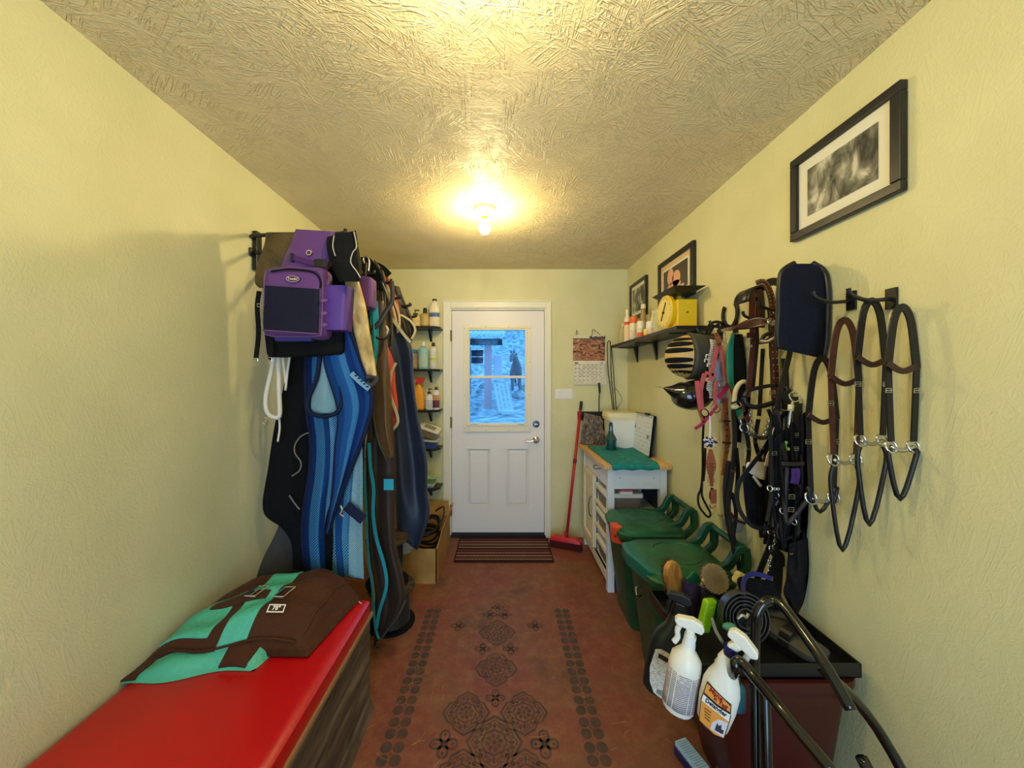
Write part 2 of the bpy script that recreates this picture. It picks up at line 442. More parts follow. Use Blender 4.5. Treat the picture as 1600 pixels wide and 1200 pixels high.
for (x, y, r) in [(CX, 2.046, .105), (CX, 1.79, .108), (CX, 1.427, .115), (CX-.125, 1.555, .105), (CX+.125, 1.555, .105),
                  (CX-.12, 1.30, .105), (CX+.12, 1.30, .105), (CX, 1.07, .108), (CX, .82, .105)]: medallion(x, y, r)
for (x, y, r) in [(CX-.045, 2.20, .045), (CX+.045, 2.20, .045), (CX, 2.265, .042), (CX-.075, 1.92, .042), (CX+.075, 1.92, .042), (CX, 1.625, .045),
                  (CX-.2, 1.42, .058), (CX+.2, 1.42, .058), (CX-.228, 2.10, .045), (CX+.222, 2.10, .045), (CX, 1.235, .045)]: quatre(x, y, r)
for k in range(14):
    for x in (-.437, .362): block(x, 2.21-.1035*k, .047)
# straw on the floor
STRAW = mat('straw', (190, 150, 90), .7)
g = G()
for k in range(70):
    x = random.uniform(-.55, .7); y = random.uniform(1.2, 3.1); a = random.uniform(0, 6.3); l = random.uniform(.008, .035)
    p = Vector((x, y, .002)); d = Vector((math.cos(a), math.sin(a), 0))
    g.tube([p-d*l, p+Vector((d.y, -d.x, 0))*l*random.uniform(-.3, .3), p+d*l], .0006, 3, sm=0)
o = tag(g.obj('loose_straw', STRAW), 'loose bits of straw scattered over the red floor', 'straw'); o['kind'] = 'stuff'

# door casing
g = G(); y0 = YB-.018
cas = [(-.549, -.487), (.383, .432)]
for (a, b) in cas: g.box((a, y0, 0), (b, YB, 2.159))
g.box((-.487, y0, 2.09), (.383, YB, 2.159))
for a, b in ((-.549, -.537), (.42, .432)): g.box((a, y0-.008, 0), (b, y0, 2.159))
g.box((-.537, y0-.008, 2.147), (.42, y0, 2.159))
struct(g.obj('trim_1', TRIM, bevel=.004, loc=(0, YB, 0)))
g = G()
g.box((DX0, YB, 0), (DX0+.014, YB+.13, DZ1)); g.box((DX1-.014, YB, 0), (DX1, YB+.13, DZ1)); g.box((DX0+.014, YB, DZ1-.018), (DX1-.014, YB+.13, DZ1))
struct(g.obj('trim_2', TRIM, loc=(0, YB, 0)))
g = G(); g.box((DX0, YB-.01, 0), (DX1, YB+.14, .022)); g.box((DX0+.014, YB+.005, .022), (DX1-.014, YB+.05, .036))
struct(g.obj('trim_3', mat('threshold_rubber', (32, 28, 26), .5), loc=(0, YB, 0)))
# door slab with window and two raised panels
door = thing('door_1', 'white half-glass entry door', 'door', (-.05, YB+.03, .036)); del door['label']; del door['category']; door['kind'] = 'structure'
dx0, dx1, dz0, dz1 = -.474, .370, .038, 2.073; yd = YB+.022
wx0, wx1, wz0, wz1 = -.352, .236, .985, 1.925
panels = [(-.339, -.117), (.023, .245)]; pz0, pz1 = .273, .81
g = G()
g.box((dx0, yd, dz0), (wx0, yd+.045, dz1)); g.box((wx1, yd, dz0), (dx1, yd+.045, dz1)); g.box((wx0, yd, wz1), (wx1, yd+.045, dz1))
xs = [wx0, panels[0][0]+.0, panels[0][1], panels[1][0], wx1]
g.box((wx0, yd, pz1), (wx1, yd+.045, wz0)); g.box((wx0, yd, dz0), (wx1, yd+.045, pz0))
g.box((wx0, yd, pz0), (panels[0][0], yd+.045, pz1)); g.box((panels[0][1], yd, pz0), (panels[1][0], yd+.045, pz1))
g.box((wx0, yd+.02, pz0), (wx1, yd+.045, pz1))
g.obj('slab', DOORW, door)
for (a, b) in panels:
    b = min(b, wx1-.0005)
    g = G(); o_ = .026
    g.hexa([(a+.012, yd+.02, pz0+.012), (b-.012, yd+.02, pz0+.012), (b-.012, yd+.02, pz1-.012), (a+.012, yd+.02, pz1-.012),
            (a+.034, yd+.003, pz0+.034), (b-.034, yd+.003, pz0+.034), (b-.034, yd+.003, pz1-.034), (a+.034, yd+.003, pz1-.034)])
    f = .008
    g.box((a, yd-.003, pz0), (a+f, yd+.02, pz1)); g.box((b-f, yd-.003, pz0), (b, yd+.02, pz1)); g.box((a+f, yd-.003, pz0), (b-f, yd+.02, pz0+f)); g.box((a+f, yd-.003, pz1-f), (b-f, yd+.02, pz1))
    g.obj('raised_panel', DOORW, door, bevel=.002)
# window insert frame
WF = mat('window_frame_plastic', (238, 228, 202), .4)
fx0, fx1, fz0, fz1 = -.368, .251, .962, 1.938; gx0, gx1, gz0, gz1 = -.312, .196, 1.040, 1.894
g = G(); ya = yd-.014
g.box((fx0, ya, fz0), (gx0, yd, fz1)); g.box((gx1, ya, fz0), (fx1, yd, fz1)); g.box((gx0, ya, gz1), (gx1, yd, fz1)); g.box((gx0, ya, fz0), (gx1, yd, gz0))
g.box((wx0, yd, wz0), (gx0, yd+.04, wz1)); g.box((gx1, yd, wz0), (wx1, yd+.04, wz1)); g.box((gx0, yd, gz1), (gx1, yd+.04, wz1)); g.box((gx0, yd, wz0), (gx1, yd+.04, gz0))
i = .022
g.box((gx0-i, ya-.007, gz0-i), (gx0-i+.006, ya, gz1+i)); g.box((gx1+i-.006, ya-.007, gz0-i), (gx1+i, ya, gz1+i)); g.box((gx0-i, ya-.007, gz1+i-.006), (gx1+i, ya, gz1+i)); g.box((gx0-i, ya-.007, gz0-i), (gx1+i, ya, gz0-i+.006))
wf = g.obj('window_frame', WF, door, bevel=.002)
for k in range(4):
    z = fz0+.03+(fz1-fz0-.06)*k/3
    for x in (fx0+.012, fx1-.012):
        G().lathe([(.0042, 0), (.0042, .002)], (x, ya, z), 8, Matrix.Rotation(math.pi/2, 4, 'X')).obj('screw', mat('screw_plug', (150, 140, 120), .5), wf)
for k in (1, 2):
    for z in (fz0+.012, fz1-.012):
        G().lathe([(.0042, 0), (.0042, .002)], (fx0+(fx1-fx0)*k/3, ya, z), 8, Matrix.Rotation(math.pi/2, 4, 'X')).obj('screw', MATS['screw_plug'], wf)
g = G(); g.box((gx0, ya+.004, 1.452), (gx1, yd+.02, 1.476)); g.obj('meeting_rail', WF, door, bevel=.003)
g = G()
for a, b in ((gx0+.008, gx0+.07), (gx1-.07, gx1-.008)): g.box((a, ya-.004, gz0-.012), (b, ya+.006, gz0-.004)); 
g.obj('sash_latch', mat('latch_grey', (190, 185, 170), .4), door)
def glass_mat():
    m = bpy.data.materials.new('pane_glass'); m.use_nodes = True; N = m.node_tree.nodes; L = m.node_tree.links
    N.remove(N['Principled BSDF']); t = N.new('ShaderNodeBsdfTransparent'); gl = N.new('ShaderNodeBsdfGlossy'); gl.inputs['Roughness'].default_value = .03
    t.inputs[0].default_value = (.93, .96, 1, 1)
    mx = N.new('ShaderNodeMixShader'); fr = N.new('ShaderNodeFresnel'); fr.inputs[0].default_value = 1.15
    L.new(fr.outputs[0], mx.inputs[0]); L.new(t.outputs[0], mx.inputs[1]); L.new(gl.outputs[0], mx.inputs[2]); L.new(mx.outputs[0], N['Material Output'].inputs[0]); return m
GLASSM = glass_mat()
for a, b in ((gz0, 1.452), (1.476, gz1)): G().box((gx0, yd+.018, a), (gx1, yd+.022, b)).obj('pane', GLASSM, door)
# lock, lever, hinges
g = G(); RX = Matrix.Rotation(math.pi/2, 4, 'X')
g.lathe([(.031, 0), (.031, .006), (.026, .012), (.014, .013)], (.298, yd, 1.032), 24, RX); db = g.obj('deadbolt', mat('dark_nickel', (70, 70, 75), .25, 1.0), door, smooth=True)
g = G(); g.box((.279, yd-.024, 1.026), (.317, yd-.012, 1.038)); part(g.obj('thumb_turn', CHROME, db, bevel=.003), 'silver thumb turn')
g = G(); g.lathe([(.032, 0), (.032, .006), (.022, .014), (.012, .016), (.012, .045)], (.298, yd, .888), 24, RX)
g.tube([(.298, yd-.045, .888), (.27, yd-.05, .886), (.23, yd-.048, .880), (.195, yd-.044, .884)], lambda t: .010-.003*t, 10)
part(g.obj('door_handle', CHROME, door, smooth=True), 'satin chrome lever handle')
for z in (1.84, 1.05, .25):
    g = G(); g.lathe([(.008, 0), (.008, .10)], (-.482, YB-.004, z-.05), 10); g.box((-.494, YB-.002, z-.045), (-.470, YB+.003, z+.045)); g.obj('hinge', mat('aged_brass', (140, 120, 80), .4, .9), door)
# marks written on the outside of the glass
g = G()
for (u, v, r) in ((738, 608, 2.2), (738, 648, 2.2), (752, 641, 1.5)):
    c = P(u, v, yd+.016); rr = r*c.y/F
    g.tube([c+Vector((rr*math.cos(a*1.05), 0, rr*math.sin(a*1.05))) for a in range(6)], .0012, 5, closed=True, sm=2)
g.obj('glass_mark', mat('marker_ink', (20, 60, 90), .6), door)

# mat by the door: woven stripes, fringed ends bound dark
MATM = uvstripes('mat_weave', [(0, (86, 34, 34)), (.07, (190, 170, 140)), (.12, (80, 30, 32)), (.22, (150, 110, 90)), (.27, (60, 30, 30)), (.36, (205, 190, 160)), (.41, (92, 34, 36)), (.55, (140, 60, 56)), (.62, (190, 170, 140)), (.66, (70, 30, 30)), (.80, (120, 90, 80)), (.86, (80, 30, 32))], axis=1, weave=(60, 50), wd=.6, freq=2.0)
mt = thing('door_mat', 'maroon striped woven door mat with dark bound edge at the threshold', 'door mat', (-.02, 3.03, 0))
def matfn(a, b, s):
    y = 3.235-b*.40; x = -.385+a*.775-.012*(1-b)*0; return Vector((x+.02*(1-b)*(a-.5), y, .011-.009*s))
G().grid(matfn, 30, 14).obj('woven_field', MATM, mt)
BM = mat('mat_binding', (48, 24, 26), .85)
g = G(); g.tube([(-.392, 3.24, .008), (.382, 3.24, .008), (.395, 2.83, .008), (-.39, 2.83, .008)], .009, 6, closed=True, sm=0, flat=1); g.obj('binding', BM, mt)

# ceiling bulb holders
BULBM = bpy.data.materials.new('bulb_glow'); BULBM.use_nodes = True
def glow(name, c):
    m = mat(name, (255, 250, 235), .4); b = m.node_tree.nodes['Principled BSDF']
    b.inputs['Emission Color'].default_value = (c[0], c[1], c[2], 1); b.inputs['Emission Strength'].default_value = c[3]; return m
def bulb(x, y, c, label, mn):
    t = thing('ceiling_light', label, 'light', (x, y, ZC))
    FX = Matrix.Rotation(math.pi, 4, 'X')
    g = G(); g.lathe([(.064, 0), (.064, .008), (.058, .018), (.034, .026), (.027, .030), (.024, .05)], (x, y, ZC), 28, FX); g.obj('lamp_holder', mat('porcelain', (236, 226, 205), .3), t, smooth=True)
    g = G(); g.lathe([(.018, .05), (.018, .068)], (x, y, ZC), 20, FX); g.obj('socket', BRASS, t, smooth=True)
    g = G(); g.lathe([(.014, .068), (.020, .078), (.030, .095), (.033, .115), (.030, .132), (.020, .146), (.004, .150)], (x, y, ZC), 20, FX)
    g.obj('bulb', glow(mn, c), t, smooth='all')
bulb(-.112, 2.10, BULB1, 'bare glowing bulb in a round white ceiling holder before the door', 'bulb_glow_a')
bulb(-.05, .72, BULB2, 'second bare bulb holder on the ceiling above the viewer', 'bulb_glow_b')
# switch plate
t = thing('light_switch', 'white double rocker switch plate on the wall right of the door', 'switch', (.55, YB, 1.32))
G().box((.467, YB-.006, 1.262), (.63, YB, 1.355)).obj('plate', mat('switch_plate', (240, 236, 226), .35), t, bevel=.003)
for x in (.51, .565): G().box((x-.018, YB-.011, 1.275), (x+.018, YB-.005, 1.342)).obj('rocker', WHITEP, t, bevel=.002)

# ================================================================== OUTSIDE the door window
YARD = ramp_noise('yard_ground', [(.3, (105, 110, 115)), (.5, (170, 175, 175)), (.7, (215, 220, 220))], 3.5, .9, 10)
ys = [3.5, 5, 8, 11, 15, 19, 24, 30, 36]; zs = [-.15, -.05, .28, .55, .95, 1.9, 3.6, 6.2, 8.5]
def yz(y):
    for a in range(len(ys)-1):
        if y <= ys[a+1]: return zs[a]+(zs[a+1]-zs[a])*(y-ys[a])/(ys[a+1]-ys[a])
    return zs[-1]
def yardfn(a, b, s):
    y = 3.5+(36-3.5)*b; x = -16+32*a
    r = random.Random(int(a*1000)*977+int(b*1000)); return Vector((x, y, yz(y)+(r.uniform(-.12, .12)*min(1, y/12))-(.3 if s else 0)))
struct(G().grid(yardfn, 60, 60).obj('yard_ground', YARD, smooth='all', loc=(0, 12, 0)))
SHED = mat('shed_wood', (120, 120, 125), .8, var=(4, .5)); TIN = mat('shed_tin', (205, 210, 215), .5)
sh = thing('open_shed', 'open shed with a corrugated roof seen through the door window', 'shed', (-1.6, 11.5, .6))
g = G()
for k in range(31):
    x = -4.0+k*.13; g.box((x, 10.6, 2.75), (x+.065, 13.2, 2.80)); g.box((x+.065, 10.6, 2.72), (x+.13, 13.2, 2.77))
for i_, p in enumerate(g.v):
    g.v[i_] = (p[0], p[1], p[2]+(p[1]-10.6)*.27)
g.obj('corrugated_roof', TIN, sh)
G().box((-4, 10.8, 2.48), (-.04, 11.0, 2.66)).obj('beam', SHED, sh)
G().box((-.58, 10.85, .5), (-.37, 11.05, 2.5)).obj('post', mat('red_post', (200, 150, 150), .8), sh)
G().box((-4, 13.0, .6), (-1.2, 13.1, 2.6)).obj('rear_boarding', SHED, sh)
for k, (x, z) in enumerate(((-1.5, 2.18), (-1.05, 2.18), (-1.5, 1.95), (-1.05, 1.95))): G().box((x, 11.6, z), (x+.38, 11.65, z+.2)).obj('hanging_panel', mat('dark_panel', (50, 60, 75), .7), sh)
tag(G().box((-.34, 12.2, 1.55), (-.05, 12.25, 2.25)).obj('feed_sack', mat('sack', (225, 210, 215), .8), bevel=.02), 'pale sack hanging behind the shed post outside', 'sack')
for k in range(4):
    x = -.15+k*.12; g = G(); g.hexa([(x, 10.2, .48), (x+.09, 10.2, .48), (x+.09, 10.25, .48), (x, 10.25, .48), (x-.16, 10.8, 1.32), (x-.09, 10.8, 1.32), (x-.09, 10.85, 1.32), (x-.16, 10.85, 1.32)])
    tag(g.obj('leaning_board', mat('pale_board', (190, 190, 190), .8)), 'pale board leaning outside beside the shed post, %s of four from the left' % ('first', 'second', 'third', 'last')[k], 'board', 'boards leaning outside')
g = G(); g.hexa([(-.95, 8.2, .5), (-.8, 8.2, .5), (-.8, 8.2, .55), (-.95, 8.2, .55), (-1.1, 8.8, 1.0), (-.95, 8.8, 1.0), (-.95, 8.8, 1.05), (-1.1, 8.8, 1.05)])
tag(g.obj('yard_plank', MATS['pale_board']), 'single plank propped up in the lower left of the door window', 'plank')
g = G(); g.lathe([(.22, 0), (.26, .1), (.24, .11), (.2, .02)], (.16, 10.0, .46), 20); tag(g.obj('feed_pan', TIN, smooth=True), 'round shallow pan on the ground outside', 'pan')
for k in range(14):
    r = random.uniform(.12, .3); y = 12.5+k*.75; x = (-1, 1)[k % 2]*random.uniform(.1, .35)*y*.35
    g = G(); g.ball((x, y, yz(y)+r*.3), (r, r, r*.7), 7, 5, Matrix.Rotation(random.uniform(0, 3), 4, 'Z'))
    tag(g.obj('rock', YARD), 'grey boulder on the slope outside the door window', 'rock', 'boulders on the slope outside')
# a horse in the yard
def horse():
    hm = mat('bay_coat', (104, 96, 100), .6); t = thing('horse', 'dark horse standing in the yard, seen through the upper door pane', 'horse', (.5, 14.1, .9))
    me = bpy.data.meshes.new('body'); L0 = Vector((.50, 14.5, .93))
    V = [(0, .55, .95, .24), (0, .1, .93, .25), (0, -.3, .98, .22), (.0, -.5, 1.15, .15), (-.08, -.68, 1.35, .11), (-.16, -.80, 1.45, .10), (-.2, -.95, 1.32, .075), (-.24, -1.1, 1.16, .055),
         (.14, -.35, .75, .09), (.14, -.35, .42, .05), (.14, -.36, .05, .045), (-.14, -.35, .75, .09), (-.14, -.35, .42, .05), (-.14, -.36, .05, .045),
         (.15, .6, .75, .12), (.15, .72, .45, .055), (.15, .66, .05, .045), (-.15, .6, .75, .12), (-.15, .72, .45, .055), (-.15, .66, .05, .045)]
    E = [(0,1),(1,2),(2,3),(3,4),(4,5),(5,6),(6,7),(2,8),(8,9),(9,10),(2,11),(11,12),(12,13),(0,14),(14,15),(15,16),(0,17),(17,18),(18,19)]
    me.from_pydata([v[:3] for v in V], E, []); o = bpy.data.objects.new('body', me); COL.objects.link(o)
    o.parent = t; o.location = L0-ORG[t.name]; ORG[o.name] = L0
    sk = o.modifiers.new('skin', 'SKIN')
    for i_, d in enumerate(me.skin_vertices[0].data): d.radius = (V[i_][3], V[i_][3]); d.use_root = (i_ == 0)
    ss = o.modifiers.new('s', 'SUBSURF'); ss.levels = ss.render_levels = 2; me.materials.append(hm)
    for sx in (-.06, .06):
        g = G(); g.lathe([(.03, 0), (.035, .05), (.005, .13)], L0+Vector((-.16+sx, -.8, 1.50)), 8); g.obj('ear', hm, t, smooth='all')
        G().ball(L0+Vector((-.19+sx*1.2, -.92, 1.38)), .014).obj('eye', BLACK, t)
    g = G(); g.grid(lambda a, b, s: L0+Vector((-.09*(b)+.05+.015*s, -.38-.40*b+.02*s, 1.28+.27*b-(.16 if a > .5 else 0)*(1-.3*b))), 2, 6); g.obj('mane', BLACKM, t)
    g = G(); g.tube([L0+Vector((0, .78, 1.0)), L0+Vector((0, .9, .8)), L0+Vector((0, .92, .35))], lambda q: .06-.03*q, 8); g.obj('tail', BLACKM, t)
horse()
# ================================================================== FURNITURE
def rr(hx, hy, r, z, cx=0, cy=0, k=5):
    out = []
    for (sx, sy, a0) in ((1, 1, 0), (-1, 1, 90), (-1, -1, 180), (1, -1, 270)):
        for i in range(k):
            a = math.radians(a0+90*i/(k-1)); out.append((cx+sx*(hx-r)+r*math.cos(a), cy+sy*(hy-r)+r*math.sin(a), z))
    return out
def loft(g, rings, cap=True, M=None):
    n = len(rings[0]); vs = [p for r in rings for p in r]; fs = []
    for j in range(len(rings)-1):
        for i in range(n):
            k = (i+1) % n; fs.append((j*n+i, j*n+k, (j+1)*n+k, (j+1)*n+i))
    if cap: fs.append(tuple(reversed(range(n)))); fs.append(tuple((len(rings)-1)*n+i for i in range(n)))
    g.add(vs, fs, M); return g

# ---- red topped chest
RED = mat('red_vinyl', (188, 8, 12), .33, spec=.5, bump=(300, .08, .001))
CHESTW = ramp_noise('chest_wood', [(.3, (62, 50, 40)), (.52, (96, 80, 62)), (.75, (140, 120, 96))], 9, .6, 10, (.5, .5, 3), .8)
EDGE = mat('chest_edge', (150, 115, 78), .6, bump=(80, .3))
c = thing('storage_chest', 'long dark wooden chest with bright red padded vinyl top along the left wall', 'chest', (-.9, 1.0, 0))
y0, y1, xs_ = .3, 1.59, -.592
g = G(); g.box((xs_-.02, y0, .02), (xs_, y1, .398)); g.obj('front_panel', CHESTW, c, bevel=.002)
g = G(); g.box((XL+.004, y0, .02), (xs_-.02, y0+.02, .398)); g.obj('end_panel', CHESTW, c)
g = G(); g.box((XL+.004, y1-.02, .02), (xs_-.02, y1, .398)); g.obj('end_panel', CHESTW, c)
G().box((XL+.004, y0, .398), (xs_+.013, y1+.004, .412)).obj('lid_board', EDGE, c)
g = G(); loft(g, [rr((xs_-XL-.004)/2-.002, (y1-y0)/2+.004, .02, z, (xs_+XL)/2+.008, (y0+y1)/2) for z in (.412, .45)]+[rr((xs_-XL-.004)/2+d-.006, (y1-y0)/2+d, .02, z, (xs_+XL)/2+.008, (y0+y1)/2) for d, z in ((.003, .462), (-.008, .470), (-.03, .4745))])
g.obj('padded_top', RED, c, smooth=True)
g = G(); g.hexa([(xs_, y0, 0), (xs_+.026, y0, 0), (xs_+.026, y1-.02, 0), (xs_, y1, 0), (xs_, y0, .05), (xs_+.008, y0, .045), (xs_+.008, y1-.03, .045), (xs_, y1, .05)]); g.obj('skid', CHESTW, c)
g = G(); g.tube([(xs_-.02, 1.545, .478), (xs_-.035, 1.55, .484), (xs_-.03, 1.565, .478)], .003, 6); g.obj('lid_ring', CHROME, c)

# ---- folded brown and teal neck cover on the chest
BRCL = mat('brown_nylon', (72, 38, 18), .7, bump=(26, .55, .02), sheen=.3)
TEALC = mat('teal_nylon', (78, 182, 152), .5, bump=(22, .5, .02))
nk = thing('folded_blanket', 'folded brown horse blanket with mint green panels lying on the red chest top', 'horse blanket', (-.92, 1.4, .475))
def lay(x0, x1, ya, yb, z0, zt, skew, seed):
    r = random.Random(seed); ph = [r.uniform(0, 6) for _ in range(4)]
    def S(a, b):    # a across left..right, b front..back
        e = (1-abs(2*a-1)**3.2)*(1-abs(2*b-1)**3.5); e = max(e, 0)**.55
        x = x0+(x1-x0)*a+skew*(b-.5); y = ya+(yb-ya)*b-.07*(1-a)*(1-b)+.01*math.sin(9*a+ph[0])
        z = z0+zt*e*(.62+.38*b)*(.75+.35*a)+.010*e*math.sin(13*a+5*b+ph[1])+.008*e*math.sin(21*b-6*a+ph[2])
        return Vector((x, y, z))
    return S
def layobj(S, name, m, z0, a0=0, a1=1, b0=0, b1=1, off=0, nu=36, nv=24):
    g = G()
    def fn(a, b, s):
        p = S(a0+(a1-a0)*a, b0+(b1-b0)*b); 
        if off: p.z += off if s == 0 else off-.006
        elif s: p.z = z0
        return p
    return g.grid(fn, nu, nv).obj(name, m, nk, smooth='all')
S1 = lay(-1.20, -.80, 1.20, 1.50, .476, .085, .06, 3)
layobj(S1, 'lower_fold', TEALC, .476)
layobj(S1, 'band', BRCL, .476, .70, .92, .01, .99, .004); layobj(S1, 'band', BRCL, .476, .0, .12, .01, .99, .004)
S2 = lay(-1.20, -.655, 1.255, 1.585, .48, .185, .05, 8)
layobj(S2, 'upper_fold', BRCL, .482)
layobj(S2, 'mint_panel', TEALC, .48, .44, .60, .03, .97, .004); layobj(S2, 'mint_panel', TEALC, .48, .05, .36, .10, .55, .0035)
layobj(S2, 'strap', BRCL, .48, .20, .56, .36, .44, .008, 14, 4)
for a in (.50, .33):
    p = S2(a+.14, .42); g = G(); g.tube([p+Vector((-.016, -.03, .012)), p+Vector((.02, -.03, .012)), p+Vector((.034, .025, .016)), p+Vector((-.004, .025, .016))], .0035, 6, closed=True, sm=0); g.tube([p+Vector((0, -.025, .012)), p+Vector((.012, .02, .016))], .003, 5, sm=0); part(g.obj('buckle', CHROME, nk), 'metal surcingle buckle')
p = S2(.70, .17); p2 = S2(.78, .17); p3 = S2(.72, .32)
xax = (S2(.76, .19)-S2(.66, .17)).normalized(); yax = (S2(.70, .30)-S2(.69, .12)).normalized()
Mx = basis(S2(.70, .2)+Vector((0, 0, .010)), xax, yax)
g = G(); g.box((-.028, -.014, -.001), (.028, .014, .001), Mx); sz = part(g.obj('size_tag', mat('tag_white', (235, 230, 215), .6), nk), 'small white woven size tag')
g = G(); g.box((-.024, -.010, .0008), (.024, .010, .0013), Mx); g.obj('tag_field', BRCL, sz)
text('78"', .020, Mx @ Matrix.Translation((.0, 0, .0018)), MATS['tag_white'], sz, bold=.0006)
g = G(); g.tube([S2(a/10, .04)+Vector((0, -.004, .005)) for a in range(1, 10)], .004, 6); g.obj('hem', BRCL, nk)
g = G(); g.tube([S2(.93, b/10)+Vector((.0, 0, .004)) for b in range(1, 10)], .004, 6); g.obj('hem', BRCL, nk)

# ---- small black shelves beside the door
def tri_bracket(g, x, y, z, d, h, ax='y', t=.009):
    if ax == 'y': g.hexa([(x-t, y, z-h), (x+t, y, z-h), (x+t, y+.004, z-h), (x-t, y+.004, z-h), (x-t, y-d, z), (x+t, y-d, z), (x+t, y+.004, z), (x-t, y+.004, z)])
    else: g.hexa([(x-.004, y-t, z-h), (x, y-t, z-h), (x, y+t, z-h), (x-.004, y+t, z-h), (x-d, y-t, z), (x, y-t, z), (x, y+t, z), (x-d, y+t, z)])
ordn = ['topmost', 'second from the top', 'middle', 'second from the bottom', 'lowest']
SHZ = [1.903, 1.532, 1.176, .844, .499]
for k, z in enumerate(SHZ):
    t = thing('wall_shelf', 'short black bracket shelf left of the door, %s of the five' % ordn[k], 'shelf', (-.75, YB, z), 'black shelves left of the door')
    g = G(); g.prism([(-.99, YB), (-.99, YB-.19), (-.60, YB-.19), (-.556, YB-.13), (-.556, YB)], z, h0=z-.018); g.obj('board', BLACK, t, bevel=.002)
    for x in (-.93, -.66):
        g = G(); tri_bracket(g, x, YB-.001, z-.018, .11, .10); g.obj('bracket', BLACK, t)
# ---- bottles
def bottle(label, u, wpx, vt, vb, D=None, x=None, z=None, kind='round', body=(230, 225, 210), cap=(240, 235, 220), lab=None, ink=(90, 80, 70), capf=.16, neck=.32, flat=.6, group='bottles on the shelves', rough=.35, name='bottle', cat='bottle', stripe=None, glass=False):
    if D is None: D = F*x/(u-U0)
    cx = (u-U0)*D/F; r = wpx*D/F/2; z0 = z if z is not None else CZ-(vb-V0)*D/F; h = (vb-vt)*D/F
    sy = flat if kind in ('flat', 'spray', 'pump') else 1
    t = thing(name, label, cat, (cx, D, z0), group)
    bm_ = mat('plastic_%d_%d_%d' % body, body, rough) if not glass else mat('glass_%d_%d_%d' % body, body, .12, alpha=.55)
    cm = mat('plastic_%d_%d_%d' % cap, cap, .35)
    hb = h*(1-capf); zs_ = hb*(1-neck)
    if kind == 'jar': prof = [(r*.92, 0), (r, .01*h+.002), (r, hb*.9), (r*.9, hb)]; rc = r*.95
    elif kind == 'cone': prof = [(r*.95, 0), (r, .003), (r*.9, hb*.35), (r*.35, hb*.9), (r*.3, hb)]; rc = r*.4
    else: prof = [(r*.9, 0), (r, .004), (r, zs_), (r*.93, zs_+(hb-zs_)*.35), (r*.6, zs_+(hb-zs_)*.7), (r*.36, zs_+(hb-zs_)*.88), (r*.36, hb)]; rc = r*.46
    g = G(); g.lathe(prof, (cx, D, z0), 24, sy=sy); b = g.obj('body', bm_, t, smooth=True)
    zc = z0+hb
    if kind == 'spray':
        g = G(); g.lathe([(rc, 0), (rc, h*capf*.35)], (cx, D, zc), 14); q = h*capf
        g.box((cx-r*.35, D-r*.28, zc+q*.35), (cx+r*1.0, D+r*.28, zc+q)); g.hexa([(cx+r*.5, D-.005, zc-q*.3), (cx+r*.62, D-.005, zc-q*.3), (cx+r*.62, D+.005, zc-q*.3), (cx+r*.5, D+.005, zc-q*.3), (cx+r*.25, D-.005, zc+q*.4), (cx+r*.5, D-.005, zc+q*.4), (cx+r*.5, D+.005, zc+q*.4), (cx+r*.25, D+.005, zc+q*.4)])
        g.obj('trigger_head', cm, t, bevel=.003)
    elif kind == 'pump':
        g = G(); q = h*capf; g.lathe([(rc, 0), (rc, q*.35), (r*.1, q*.4), (r*.1, q*.8)], (cx, D, zc), 12); g.box((cx-r*.2, D-r*.15, zc+q*.8), (cx+r*.8, D+r*.15, zc+q)); g.obj('pump', cm, t)
    else:
        g = G(); g.lathe([(rc, 0), (rc*1.02, .002), (rc*.96, h*capf*.92), (rc*.8, h*capf)], (cx, D, zc-.002), 20); g.obj('cap', cm, t, smooth=True)
    if lab:
        lm = lines_mat('label_%d_%d_%d_%d' % (lab+(ink[0],)), lab, ink, 220, 160, .5)
        g = G(); n = 22
        if kind == 'cone': zr0, zr1 = .03, .3
        else: zr0, zr1 = .12, .86
        vs = []; fs = []
        for i in range(n+1):
            a = -math.pi/2+(i/n-.5)*2.6
            for zz in (zs_*zr0, zs_*zr1): vs += [(cx+(r*1.01)*math.cos(a), D+(r*1.01*sy)*math.sin(a), z0+zz), (cx+(r*1.035)*math.cos(a), D+(r*1.035*sy)*math.sin(a), z0+zz)]
        for i in range(n):
            o_ = 4*i; fs += [(o_+1, o_+5, o_+7, o_+3), (o_, o_+1, o_+5, o_+4), (o_+2, o_+6, o_+7, o_+3), (o_, o_+2, o_+6, o_+4)]
        fs += [(0, 1, 3, 2), (4*n, 4*n+2, 4*n+3, 4*n+1)]
        g.add(vs, fs); l = g.obj('label_band', lm, t, smooth=True)
        if stripe:
            g = G(); vs = []; fs = []
            for i in range(n+1):
                a = -math.pi/2+(i/n-.5)*2.6
                for zz in (zs_*stripe[0], zs_*stripe[1]): vs += [(cx+(r*1.035)*math.cos(a), D+(r*1.035*sy)*math.sin(a), z0+zz), (cx+(r*1.05)*math.cos(a), D+(r*1.05*sy)*math.sin(a), z0+zz)]
            for i in range(n):
                o_ = 4*i; fs += [(o_+1, o_+5, o_+7, o_+3), (o_, o_+1, o_+5, o_+4), (o_+2, o_+6, o_+7, o_+3), (o_, o_+2, o_+6, o_+4)]
            fs += [(0, 1, 3, 2), (4*n, 4*n+2, 4*n+3, 4*n+1)]
            g.add(vs, fs); g.obj('label_stripe', mat('stripe_%d_%d_%d' % stripe[2], stripe[2], .5), l)
    return t
A = 3.16
bottle('squat yellow pump bottle on the topmost shelf left of the door', 649, 16, 484, 511, A, z=SHZ[0], kind='pump', body=(232, 205, 130), cap=(60, 45, 35), lab=(236, 215, 165), ink=(190, 110, 70), capf=.3)
